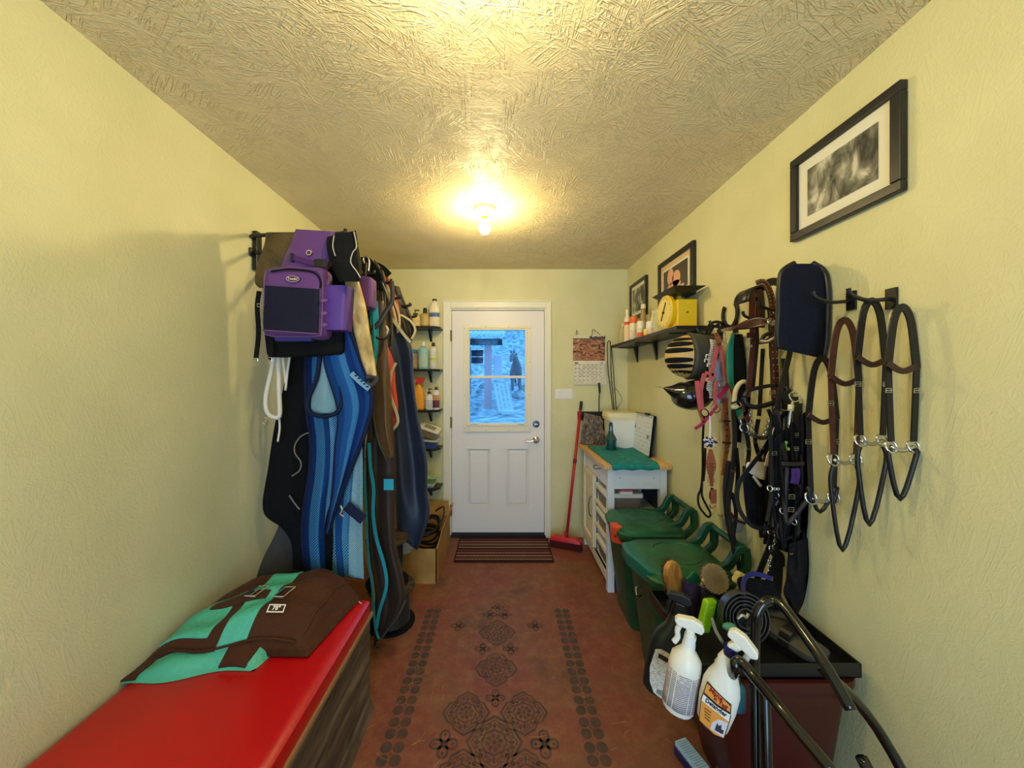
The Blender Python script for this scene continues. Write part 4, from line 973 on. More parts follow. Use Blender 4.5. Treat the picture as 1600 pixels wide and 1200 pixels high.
# the scale
YEL = mat('scale_yellow', (226, 186, 22), .4); DIAL = mat('scale_dial', (238, 212, 120), .4)
s = thing('kitchen_scale', 'old yellow kitchen scale with round dial and black tray on the long shelf', 'scale', (1.04, 2.13, SZ))
g = G(); g.box((.985, 2.03, SZ+.004), (1.098, 2.235, SZ+.165)); g.obj('housing', YEL, s, bevel=.006)
g = G(); g.box((.965, 2.015, SZ), (1.105, 2.25, SZ+.014)); g.obj('base', YEL, s, bevel=.004)
RL = Matrix.Rotation(-math.pi/2, 4, 'Y'); dc = (.986, 2.145, SZ+.108)
g = G(); g.lathe([(.100, 0), (.103, .01), (.103, .022), (.097, .026)], dc, 36, RL); g.obj('dial_rim', YEL, s, smooth=True)
g = G(); g.lathe([(.094, .024), (.094, .028)], dc, 36, RL); dl = part(g.obj('dial_face', DIAL, s), 'pale yellow dial')
g = G()
for k in range(36):
    a = k*math.pi/18; r0 = .082 if k % 3 else .074
    g.tube([(dc[0]-.0285, dc[1]+r0*math.cos(a), dc[2]+r0*math.sin(a)), (dc[0]-.0285, dc[1]+.090*math.cos(a), dc[2]+.090*math.sin(a))], .0009, 4, sm=0)
g.obj('dial_marks', BLACK, dl)['kind'] = 'stuff'
g = G(); g.tube([(dc[0]-.031, dc[1]+.03, dc[2]-.045), (dc[0]-.031, dc[1]-.03, dc[2]+.055)], .0028, 5, sm=0); g.ball((dc[0]-.031, dc[1], dc[2]), .008); g.obj('pointer', BLACK, dl)
g = G(); g.lathe([(.016, 0), (.016, .035)], (1.04, 2.13, SZ+.165), 14); g.obj('stem', YEL, s)
g = G(); g.hexa([(.97, 2.02, 1.935), (1.075, 2.02, 1.935), (1.075, 2.24, 1.935), (.97, 2.24, 1.935), (.935, 1.97, 1.962), (1.118, 1.97, 1.962), (1.118, 2.27, 1.962), (.935, 2.27, 1.962)]); g.obj('tray', BLACK, s, bevel=.004)
G().lathe([(.006, 0), (.006, .004)], (1.04, 2.03, SZ+.09), 10, RX).obj('screw', MATS['aged_brass'], s)

# bottles and jars on the long shelf
GR = 'bottles on the long shelf'
def sb(label, u, wpx, x, h, **k):
    D = F*x/(u-U0); vb = 0; return bottle(label, u, wpx, -h*F/D, 0, D=D, z=SZ+.001, group=GR, **k)
sb('clear bottle with dark bottom at the far end of the long shelf', 973, 8, .985, .17, body=(200, 195, 150), cap=(235, 225, 190), kind='round', lab=None)
sb('white bottle with red shoulder and pale cap on the long shelf', 980, 10, .958, .25, body=(238, 226, 196), cap=(236, 226, 190), kind='round', lab=(240, 215, 170), ink=(220, 130, 60), capf=.15, neck=.3, stripe=(.86, 1.02, (224, 76, 40)))
sb('white bottle with wide orange cap on the long shelf', 990, 13, .985, .185, body=(240, 230, 205), cap=(236, 110, 24), kind='jar', lab=(240, 230, 210), ink=(90, 80, 150), capf=.28)
sb('brown conical sauce bottle with white cap on the long shelf', 1005, 18, 1.06, .28, body=(170, 140, 90), cap=(236, 228, 196), kind='cone', capf=.12, lab=(220, 190, 150), ink=(190, 90, 60))
sb('pale pot with red base near the front of the long shelf', 1001, 12, .955, .115, body=(236, 222, 190), cap=(232, 222, 190), kind='jar', lab=(235, 220, 180), ink=(110, 140, 90), stripe=(.0, .45, (222, 84, 46)), capf=.12)
sb('small yellow pot lying low at the front of the long shelf', 1010, 9, .95, .045, body=(235, 200, 70), cap=(240, 220, 120), kind='jar', capf=.3)
sb('white tube with red round mark on the long shelf', 1016, 13, .975, .095, body=(238, 228, 205), cap=(238, 228, 205), kind='jar', lab=(238, 228, 205), ink=(214, 70, 60), capf=.15)
sb('tall narrow cream bottle beside the glass jar', 1021, 10, 1.07, .20, body=(238, 226, 188), cap=(238, 226, 190), kind='round', capf=.12)
sb('round ribbed glass jar with silver lid beside the yellow scale', 1033, 24, 1.035, .165, body=(196, 196, 160), cap=(205, 205, 195), kind='jar', glass=False, capf=.17, rough=.12)
sb('white bottle with blue cap rising behind the scale tray', 1060, 17, 1.085, .29, body=(238, 230, 205), cap=(40, 50, 130), kind='round', lab=(238, 226, 200), ink=(200, 60, 50), capf=.10, neck=.2)
# ================================================================== HANGING BLANKETS (left wall)
def interp(pts, t):
    n = len(pts)-1; f = min(max(t, 0), 1)*n; i = min(int(f), n-1); q = f-i
    p0, p1, p2, p3 = pts[max(i-1, 0)], pts[i], pts[i+1], pts[min(i+2, n)]
    return [0.5*((2*p1[k])+(-p0[k]+p2[k])*q+(2*p0[k]-5*p1[k]+4*p2[k]-p3[k])*q*q+(-p0[k]+3*p1[k]-3*p2[k]+p3[k])*q**3) for k in range(2)]
def cloth(name, m, parent, L, R, D, pleats=4, amp=.02, th=.03, seed=1, nu=40, nv=40, slant=0.0, hemwave=0.0, narrow=True):
    r = random.Random(seed); ph = [r.uniform(0, 6.28) for _ in range(6)]
    def fn(a, b, s):
        l, q = interp(L, b), interp(R, b)
        u = l[0]+(q[0]-l[0])*a; v = l[1]+(q[1]-l[1])*a+hemwave*b*b*math.sin(a*pleats*6+ph[5])
        d = D+slant*(a-.5)
        wv = math.sin(2*math.pi*pleats*.62*(a+.09*math.sin(3.5*b+ph[0])+.1*b)+ph[1])+.35*math.sin(2*math.pi*pleats*.9*a+ph[2]-4*b)+.4*math.sin(7*b+4*a+ph[3])+.2*math.sin(17*b-6*a+ph[4])
        rim = math.sqrt(max(0, 1-(2*a-1)**6))
        if s == 0: d = d-th*.5*rim-amp*wv*(.35+.65*min(1, b*1.6))*(.3+.7*rim)
        else: d = d+th*.5*rim+.3*amp*wv
        return P(u, v, d)
    g = G(); g.grid(fn, nu, nv); o = g.obj(name, m, parent, smooth='all'); return o, fn
def edge_tube(fn, m, parent, name='binding', a=None, b=None, r=.005, off=-.003, n=24, b0=0, b1=1, flat=1):
    g = G(); pts = []
    for i in range(n+1):
        t = b0+(b1-b0)*i/n; p = fn(a, t, 0) if a is not None else fn(t, b, 0); pts.append(p+Vector((0, off, 0)))
    g.tube(pts, r, 6, sm=0, flat=flat); return g.obj(name, m, parent, smooth='all')

NAVYB = mat('navy_binding', (20, 28, 56), .7)
CREAMB = mat('cream_binding', (205, 190, 150), .8, bump=(200, .3, .001))
BLFLEECE = mat('black_fleece', (13, 14, 18), .95, bump=(90, .6, .004))
GREYCL = mat('grey_canvas', (72, 68, 68), .85, bump=(30, .5, .01))
BROWNT = mat('brown_turnout', (56, 36, 20), .6, bump=(9, .35, .01), var=(2, .3), sheen=.2)
GOLDBR = mat('gold_brown_turnout', (104, 72, 32), .45, bump=(9, .4, .01), var=(2.5, .35), sheen=.3)
NAVYT = mat('navy_turnout', (34, 44, 66), .5, bump=(7, .3, .01), var=(2, .2), sheen=.2)
TEALST = mat('teal_lining', (30, 150, 165), .6, bump=(60, .4, .003))
ORANGE = mat('orange_lining', (206, 66, 34), .6, bump=(30, .5, .006))
OLIVE = mat('olive_canvas', (92, 84, 62), .8, bump=(20, .5, .012))
BLUE1 = uvstripes('blue_mesh', [(0, (20, 48, 100)), (.10, (70, 140, 185)), (.26, (26, 74, 130)), (.36, (120, 180, 205)), (.54, (34, 90, 150)), (.66, (100, 170, 200)), (.84, (22, 58, 112))], 0, .9, (46, 210), 1.0, (50, 100, 150))
BLUE2 = uvstripes('blue_mesh_flap', [(0, (28, 80, 140)), (.18, (44, 110, 175)), (.42, (74, 148, 200)), (.60, (22, 62, 124)), (.80, (36, 88, 152)), (.93, (16, 38, 84))], 0, .9, (44, 200), 1.0, (60, 110, 170))
LTMESH = uvstripes('pale_mesh', [(0, (165, 205, 215)), (.5, (150, 196, 210))], 0, .85, (16, 170), .9, (40, 80, 100))
FLEECET = ramp_noise('tan_fleece', [(.3, (150, 116, 66)), (.55, (206, 176, 116)), (.75, (228, 205, 150))], 22, .95, 9, (1, 1, .5), .8)
HB = 'horse blankets hanging from the rack arms'
def hb(label, u, v, D): return thing('horse_blanket', label, 'horse blanket', P(u, v, D), HB)

# the rack
t = thing('blanket_rack', 'black wall rack with long arms holding the blankets on the left wall', 'rack', (XL, 1.9, 2.05))
g = G(); g.box((XL, 1.745, 1.98), (XL+.022, 1.785, 2.17)); g.box((XL, 1.72, 2.04), (XL+.012, 2.9, 2.08)); g.obj('back_plate', BLACK, t, bevel=.003)
for (y, x1, z) in ((1.72, -.76, 2.135), (1.74, -.80, 2.06), (1.80, -.75, 1.98), (1.93, -.70, 2.0), (2.10, -.66, 2.0), (2.28, -.66, 1.95), (2.52, -.66, 1.95), (2.68, -.66, 1.9)):
    g = G(); g.tube([(XL+.01, y+.02, z), (XL+.03, y, z), ((XL+x1)/2, y, z+.005), (x1-.02, y, z+.01), (x1, y, z+.03)], .009, 8); g.obj('arm', BLACK, t, smooth='all')

# grey canvas behind
t = hb('grey canvas blanket end showing lowest behind the black one', 420, 930, 1.73)
cloth('canvas', GREYCL, t, [(450, 780), (432, 830), (412, 870), (400, 905), (398, 925), (402, 935)], [(500, 780), (500, 830), (500, 870), (500, 900), (500, 930), (500, 945)], 1.74, 2, .008, .02, 4)
# black fleece
t = hb('black fleece blanket hanging nearest the left wall', 480, 890, 1.69)
o, fn = cloth('fleece', BLFLEECE, t, [(470, 400), (455, 520), (446, 590), (430, 660), (419, 730), (411, 798), (440, 825), (455, 850), (457, 890)], [(540, 400), (545, 520), (550, 590), (550, 660), (550, 730), (550, 800), (550, 840), (550, 870), (550, 895)], 1.69, 3, .014, .05, 5, 40, 50)
g = G(); g.tube(PS([(482, 676), (470, 682), (461, 695), (461, 708), (470, 722), (468, 735), (456, 744)], 1.63), .003, 6); g.obj('piping', mat('grey_piping', (120, 112, 104), .6), t)
g = G(); g.tube(PS([(452, 774), (460, 786), (468, 796)], 1.63), .003, 6); g.obj('piping', MATS['grey_piping'], t)
# blue mesh: back layer and front flap
t = hb('blue plaid mesh blanket with navy binding hanging beside the black one', 525, 890, 1.64)
o, fn = cloth('back_layer', BLUE1, t, [(490, 500), (480, 550), (478, 600), (480, 645), (486, 690), (484, 740), (476, 790), (473, 840), (478, 895)], [(560, 480), (565, 550), (570, 600), (572, 650), (570, 700), (568, 750), (567, 800), (566, 850), (570, 905)], 1.655, 4, .016, .035, 11, 60, 60)
edge_tube(fn, NAVYB, t, a=0, r=.008)
o, f2 = cloth('pale_side', LTMESH, t, [(556, 700), (552, 740), (548, 790), (545, 840), (545, 900)], [(566, 690), (567, 740), (567, 790), (567, 840), (569, 905)], 1.615, 1, .004, .012, 12, 14, 30)
o, f3 = cloth('front_flap', BLUE2, t, [(505, 520), (508, 570), (528, 640), (524, 700), (520, 760), (514, 810), (510, 832)], [(546, 512), (564, 562), (582, 622), (569, 680), (546, 738), (524, 796), (513, 834)], 1.59, 2, .012, .025, 13, 44, 50)
edge_tube(f3, NAVYB, t, a=1, r=.011, off=-.002); edge_tube(f3, NAVYB, t, a=0, r=.006, off=0)
g = G(); g.tube(PS([(500, 552), (495, 590), (482, 622), (481, 640), (494, 649), (512, 650), (529, 642), (535, 622), (531, 590), (527, 556)], 1.585), .010, 7); g.obj('binding', NAVYB, t, smooth='all')
o, f4 = cloth('neck_fold', LTMESH, t, [(500, 548), (490, 600), (486, 636), (494, 646)], [(526, 548), (532, 600), (530, 632), (520, 646)], 1.605, 2, .006, .014, 14, 24, 20)
g = G(); g.strap(PS([(541, 790), (553, 800), (568, 812)], 1.585), .045, .005); g.obj('strap', NAVYB, t)
g = G(); g.tube(PS([(532, 790), (535, 797), (532, 803), (537, 808)], 1.57), .004, 6); g.obj('snap', CHROME, t)
g = G(); g.strap(PS([(549, 583), (562, 596), (577, 608)], 1.565), .022, .004); g.obj('woven_label', mat('blue_label', (120, 160, 190), .8, bump=(200, .6, .001)), t)
for k in range(5):
    g = G(); g.box((0, 0, 0), (.010, .001, .006), Matrix.Translation(P(554+4.5*k, 588+4.3*k, 1.56))); g.obj('lettering_mark', NAVYB, t)
# tan fleece girth
t = tag(cloth('fleece_girth', FLEECET, None, [(538, 430), (544, 480), (553, 520), (563, 560), (572, 585)], [(560, 436), (572, 480), (578, 520), (585, 560), (589, 588)], 1.60, 1, .006, .07, 21, 24, 30)[0], 'tan fleece girth cover hanging below the purple saddle bag', 'girth cover')
g = G(); g.tube(PS([(573, 590), (580, 588), (588, 590), (586, 598), (578, 602), (573, 598)], 1.58), .010, 7); g.obj('knotted_end', GREYCL, t, smooth='all')
# white rope halter loop
ROPEW = mat('white_rope', (222, 214, 200), .8, bump=(150, .8, .002))
g = G()
g.tube(PS([(429, 548), (424, 580), (417, 610), (415, 632), (419, 646), (429, 652), (437, 648), (436, 610), (435, 560), (434, 540)], 1.60), .0095, 8)
g.tube(PS([(441, 545), (444, 575), (447, 600)], 1.61), .006, 7); g.tube(PS([(455, 545), (450, 575), (446, 610)], 1.61), .005, 7); g.tube(PS([(436, 650), (437, 670), (434, 690)], 1.62), .0045, 7)
t = tag(g.obj('rope_halter', ROPEW, smooth='all'), 'white rope loop hanging below the purple saddle bag against black fleece', 'rope')
g = G(); g.tube(PS([(404, 655), (412, 652), (420, 655), (437, 653)], 1.62), .004, 6); g.tube(PS([(410, 660), (415, 663), (417, 657)], 1.62), .004, 6); g.obj('snap_hook', CHROME, t)

# brown turnouts, teal lined
t = hb('long brown blanket with turquoise lining edges reaching the floor', 590, 1012, 1.93)
o, fn = cloth('shell', BROWNT, t, [(560, 470), (570, 560), (576, 640), (570, 720), (572, 800), (576, 880), (583, 950), (584, 1008)], [(590, 470), (604, 560), (613, 650), (618, 720), (618, 790), (619, 850), (634, 938), (600, 992)], 1.93, 2, .014, .05, 31, 40, 60)
for pts, w_ in (([(577, 692), (579, 730), (584, 765), (583, 800), (588, 840), (600, 882), (604, 915), (593, 955), (588, 982)], .016), ([(566, 700), (572, 790), (575, 860), (582, 920), (586, 975), (592, 998)], .010)):
    g = G(); g.strap(PS(pts, 1.84), w_, .006); part(g.obj('lining_edge', TEALST, t), 'turquoise lining edge')
g = G(); g.strap(PS([(568, 715), (570, 780), (569, 850), (580, 900), (584, 935), (580, 960)], 1.845), .014, .006); part(g.obj('binding', mat('tan_binding', (150, 122, 72), .8), t), 'tan bound edge')
g = G(); g.strap(PS([(600, 757), (608, 757), (615, 757)], 1.84), .056, .005, sm=0); part(g.obj('sewn_label', mat('turquoise_label', (40, 160, 190), .6), t), 'turquoise label')
g = G(); g.tube(PS([(634, 938), (622, 960), (605, 985), (590, 1006)], 1.90), .005, 6); g.obj('hem', OLIVE, t)
g = G(); g.tube(PS([(587, 985), (590, 997), (586, 1006), (594, 1012)], 1.86), .005, 6); g.obj('buckle', BLACK, t)
t = hb('golden brown waxed blanket in folds behind the tan fleece', 600, 720, 1.87)
o, fn = cloth('shell', GOLDBR, t, [(582, 470), (580, 540), (578, 600), (584, 650), (592, 690), (605, 720)], [(600, 470), (606, 540), (610, 590), (613, 640), (615, 680), (616, 712)], 1.865, 1.6, .012, .04, 33, 34, 36)
edge_tube(fn, OLIVE, t, a=0, r=.004, b0=.5)
t = hb('turquoise lined dark blanket edge seen behind the purple pocket', 585, 570, 2.0)
cloth('lining', TEALST, t, [(577, 470), (578, 500), (580, 540), (583, 572)], [(590, 470), (592, 500), (591, 540), (588, 572)], 1.80, 2, .008, .015, 35, 16, 20)
t = hb('orange lined blanket with cream edge in the middle of the row', 610, 675, 2.05)
o, fn = cloth('lining', ORANGE, t, [(597, 535), (599, 570), (603, 610), (610, 645), (613, 672)], [(603, 535), (616, 566), (618, 600), (622, 640), (615, 673)], 2.03, 1, .008, .02, 36, 16, 30)
g = G(); g.strap(PS([(619, 567), (611, 585), (609, 610), (614, 630), (621, 650), (621, 662), (612, 674)], 1.99), .013, .008); g.obj('binding', CREAMB, t)
o, fn = cloth('shell', OLIVE, t, [(590, 440), (592, 500), (594, 560), (600, 620), (606, 672)], [(602, 440), (604, 500), (606, 560), (606, 620), (610, 674)], 2.06, 2, .012, .03, 37, 16, 30)
# navy turnout
t = hb('large navy blue blanket with cream top edge, farthest long one', 645, 856, 2.28)
o, fn = cloth('shell', NAVYT, t, [(596, 478), (600, 540), (606, 600), (612, 660), (616, 720), (618, 780), (622, 830), (640, 852)], [(606, 484), (642, 538), (646, 590), (653, 645), (667, 715), (668, 770), (671, 806), (652, 860)], 2.28, 1.5, .03, .08, 41, 50, 60)
g = G(); g.strap(PS([(600, 470), (606, 488), (620, 508), (632, 524), (642, 535)], 2.20), .016, .008); g.obj('binding', CREAMB, t)
t = hb('charcoal blanket with pale hem high at the right end of the rack', 640, 535, 2.6)
o, fn = cloth('shell', mat('charcoal_turnout', (54, 50, 44), .6, bump=(16, .5, .02), var=(8, .3)), t, [(612, 445), (618, 470), (622, 495), (628, 520), (634, 538)], [(624, 448), (632, 470), (642, 492), (648, 515), (643, 536)], 2.55, 2, .02, .05, 43, 30, 24)
g = G(); g.strap(PS([(626, 492), (634, 496), (643, 503), (649, 516), (643, 530)], 2.50), .014, .008); g.obj('binding', CREAMB, t)
t = hb('rust red blanket collar with cream piping near the top of the row', 615, 520, 2.35)
o, fn = cloth('shell', mat('rust_shell', (176, 62, 40), .6, bump=(20, .5, .01)), t, [(598, 428), (603, 450), (608, 480), (612, 505)], [(606, 432), (616, 455), (624, 480), (626, 505)], 2.33, 1, .012, .03, 44, 20, 20)
for pts in ([(600, 438), (610, 458), (618, 475), (624, 495), (624, 512)], [(592, 428), (603, 452), (614, 480), (620, 505), (622, 520)]):
    g = G(); g.strap(PS(pts, 2.24), .012, .006); g.obj('binding', CREAMB, t)
t = hb('olive grey blanket in narrow folds behind the purple pocket', 600, 540, 2.15)
cloth('shell', OLIVE, t, [(585, 405), (584, 440), (585, 480), (590, 520), (595, 545)], [(600, 425), (606, 450), (612, 480), (614, 510), (612, 540)], 2.15, 3, .02, .05, 45, 30, 24)
t = hb('black nylon blanket top arching over the rack end', 590, 450, 2.05)
cloth('shell', BLACKM, t, [(563, 402), (565, 415), (567, 430), (570, 450)], [(575, 400), (590, 415), (600, 432), (604, 455)], 1.96, 1, .006, .05, 46, 16, 14)
g = G(); g.strap(PS([(588, 415), (598, 420), (608, 430)], 2.2), .04, .012); g.obj('shoulder_strap', BLACKM, t)
# leads looped over the arms
def lead(label, pts, D, r, m, strap=None, cat='strap', name='lead_strap'):
    g = G(); (g.strap(PS(pts, D), strap, .005) if strap else g.tube(PS(pts, D), r, 7)); return tag(g.obj(name, m, smooth='all'), label, cat, 'straps looped over the blanket arms')
lead('black cable lead looping in front of the turquoise lining', [(572, 410), (570, 470), (575, 505), (585, 525), (600, 530), (609, 520), (611, 500), (607, 470), (596, 440)], 1.80, .006, BLKLEATHER)
lead('broad dark leather strap crossing diagonally over the leads', [(612, 440), (613, 470), (602, 488), (592, 505), (580, 512), (570, 508)], 1.79, 0, mat('grey_leather', (62, 54, 44), .5), .022)
lead('grey leather rein hanging vertically by the rack', [(590, 432), (596, 460), (600, 490), (598, 520), (602, 545)], 1.98, 0, mat('grey_leather', (62, 54, 44), .5), .015)
lead('pale webbing loop near the centre of the straps', [(598, 528), (604, 522), (606, 515), (602, 510), (598, 514)], 1.86, .007, CREAMB)
lead('thin black strap end curving beside the brown blanket', [(598, 530), (596, 545), (592, 555), (584, 562)], 1.84, .005, BLKLEATHER)
lead('white metal hanger loop at the top of the rack', [(570, 412), (568, 404), (574, 401), (577, 410), (576, 425)], 1.86, .004, STEEL, None, 'hanger', 'hanger_hook')

# ---- purple saddle bag
PURP = mat('purple_nylon', (98, 52, 118), .6, bump=(160, .25, .001), sheen=.3); MESHD = mat('dark_mesh', (24, 24, 44), .7, bump=(500, .6, .001))
PURPL = mat('purple_pocket', (84, 50, 140), .55, bump=(160, .2, .001))
BRWAX = mat('olive_wax', (98, 74, 34), .6, bump=(20, .7, .02), var=(8, .35))
sb_ = thing('saddle_bag', 'purple saddle bag with dark mesh pocket hanging over the rack arm', 'saddle bag', P(475, 552, 1.56))
def pxbox(name, m, u0, v0, u1, v1, D, dep, parent, bev=.012, skew=(0, 0)):
    # rounded box with front face at D
    g = G(); p = [P(u0+skew[0], v1+skew[1], D), P(u1, v1, D), P(u1, v1, D+dep), P(u0+skew[0], v1+skew[1], D+dep), P(u0, v0, D), P(u1, v0+skew[1], D), P(u1, v0+skew[1], D+dep), P(u0, v0, D+dep)]
    dx = [Vector((q.x, q.y, q.z)) for q in p]
    for i, j in ((3, 0), (2, 1), (7, 4), (6, 5)): dx[i] = Vector((dx[j].x, dx[i].y, dx[j].z))
    g.hexa(dx); return g.obj(name, m, parent, bevel=bev, segs=4, smooth=True)
o, f = cloth('waxed_cover', BRWAX, sb_, [(416, 363), (412, 385), (402, 412), (398, 440), (405, 450)], [(520, 362), (530, 385), (520, 412), (500, 440), (490, 450)], 1.60, 2, .010, .07, 51, 40, 26)
o, f = cloth('purple_flap', PURP, sb_, [(462, 358), (452, 385), (443, 405), (436, 428)], [(524, 362), (518, 388), (513, 410), (508, 436)], 1.545, 1, .003, .045, 52, 30, 20)
g = G(); g.tube([P(483, 395, 1.515)+Vector((.010*math.cos(a), 0, .010*math.sin(a))) for a in [i*.785 for i in range(8)]], .0035, 6, closed=True); part(g.obj('eyelet', CHROME, sb_), 'round silver eyelet')
g = G(); g.strap(PS([(455, 402), (470, 406), (485, 410), (498, 413)], 1.512), .022, .005); s_ = g.obj('strap', mat('dark_purple_web', (86, 44, 98), .7), sb_)
g = G(); p = P(500, 412, 1.512); g.box((p.x-.022, p.y-.010, p.z-.018), (p.x+.022, p.y+.004, p.z+.018)); part(g.obj('clip_buckle', BLACK, s_, bevel=.004), 'black clip buckle')
g = G(); p = P(457, 403, 1.515); g.box((p.x-.006, p.y-.010, p.z-.018), (p.x+.006, p.y+.004, p.z+.018)); g.obj('slider', BLACK, s_, bevel=.003)
pk = pxbox('main_pocket', PURP, 410, 418, 505, 529, 1.46, .10, sb_, .03, (-2, -4))
g = G(); g.tube(PS([(414, 430), (423, 421), (450, 418), (480, 420), (497, 424), (504, 438), (504, 470), (502, 518), (495, 525), (455, 526), (420, 524), (413, 514), (413, 470)], 1.457), .003, 6, closed=True); g.obj('piping', mat('purple_piping', (110, 70, 124), .5), pk)
g = G(); g.tube(PS([(424, 424), (450, 421), (478, 423), (494, 428), (501, 440), (500, 450)], 1.456), .0035, 5); g.obj('zip', BLACKM, pk)
for (u_, v_) in ((503, 470), (503, 490), (503, 508)):
    g = G(); g.strap(PS([(u_-1, v_), (u_+8, v_-1)], 1.452), .012, .003, sm=0); g.obj('stitch_tab', MATS['purple_piping'], pk)
o, f = cloth('mesh_pocket', MESHD, pk, [(414, 446), (413, 470), (411, 500), (412, 516)], [(499, 452), (499, 475), (498, 505), (497, 522)], 1.452, 1, .003, .014, 53, 20, 16)
edge_tube(f, mat('purple_piping', (110, 70, 124), .5), pk, 'mesh_hem', b=1, r=.003)
Mb = face_cam(P(458, 436, 1.452), -.06)
g = G(); g.lathe([(1, 0), (1, .003)], (0, 0, 0), 24, Mb @ Matrix.Diagonal((.028, .013, 1, 1))); lg = part(g.obj('oval_badge', BLACK, pk), 'black oval badge with pale border')
g = G(); g.tube([Mb @ Vector((.026*math.cos(a), .0115*math.sin(a), .003)) for a in [i*.3927 for i in range(16)]], .0011, 5, closed=True); g.obj('badge_rim', mat('badge_pink', (225, 190, 200), .5), lg)
text('Tough1', .0135, Mb @ Matrix.Translation((0, 0, .0035)), MATS['badge_pink'], lg, bold=.0005)
g = G()
D_ = 1.50
tp = [P(500, 447, D_), P(547, 447, D_)]; c1 = (P(523, 448, D_)); 
loft(g, [rr(.052, .045, .02, z, c1.x+dx, D_+.03) for z, dx in ((P(787, 516, D_).z, -.004), (P(787, 512, D_).z, -.004), (P(787, 450, D_).z, .004), (P(787, 447, D_).z, .004))]); g.obj('side_pocket', PURPL, sb_, smooth=True)
pxbox('base_panel', BLACKM, 408, 505, 534, 554, 1.55, .09, sb_, .02, (6, 4))
pxbox('trim_panel', mat('blue_purple', (48, 44, 120), .6), 428, 520, 486, 533, 1.475, .03, sb_, .006)
for pts in ([(405, 455), (402, 480), (404, 520), (400, 560)], [(424, 530), (424, 545), (422, 562)]):
    g = G(); g.strap(PS(pts, 1.50), .018, .005); g.obj('strap', BLACKM, sb_)
for (u, v) in ((400, 562), (422, 561), (405, 477)):
    g = G(); p = P(u, v, 1.495); g.tube([p+Vector((-.008, 0, -.006)), p+Vector((.008, 0, -.006)), p+Vector((.008, 0, .006)), p+Vector((-.008, 0, .006))], .002, 5, closed=True, sm=0); g.obj('strap_ring', CHROME, sb_)
pxbox('second_pocket', PURP, 560, 430, 580, 480, 1.70, .08, sb_, .012, (0, 2))
# black neoprene collar hanging over the bag
t = tag(cloth('neoprene_collar', BLACKM, None, [(511, 370), (510, 385), (514, 405), (522, 425), (530, 440)], [(556, 360), (560, 385), (563, 405), (566, 425), (562, 440)], 1.49, 1, .006, .09, 55, 26, 22)[0], 'black neoprene collar draped over the right of the purple bag', 'collar')
for pts in ([(553, 362), (557, 385), (551, 395), (548, 410), (558, 425), (563, 434)], [(522, 368), (520, 385), (524, 400)]):
    g = G(); g.tube(PS(pts, 1.435), .0022, 5); g.obj('piping', mat('white_piping', (190, 180, 165), .6), t)
g = G(); g.box((0, 0, 0), (.003, .001, .02), Matrix.Translation(P(532, 396, 1.44))); g.obj('small_tag', MATS['white_piping'], t)
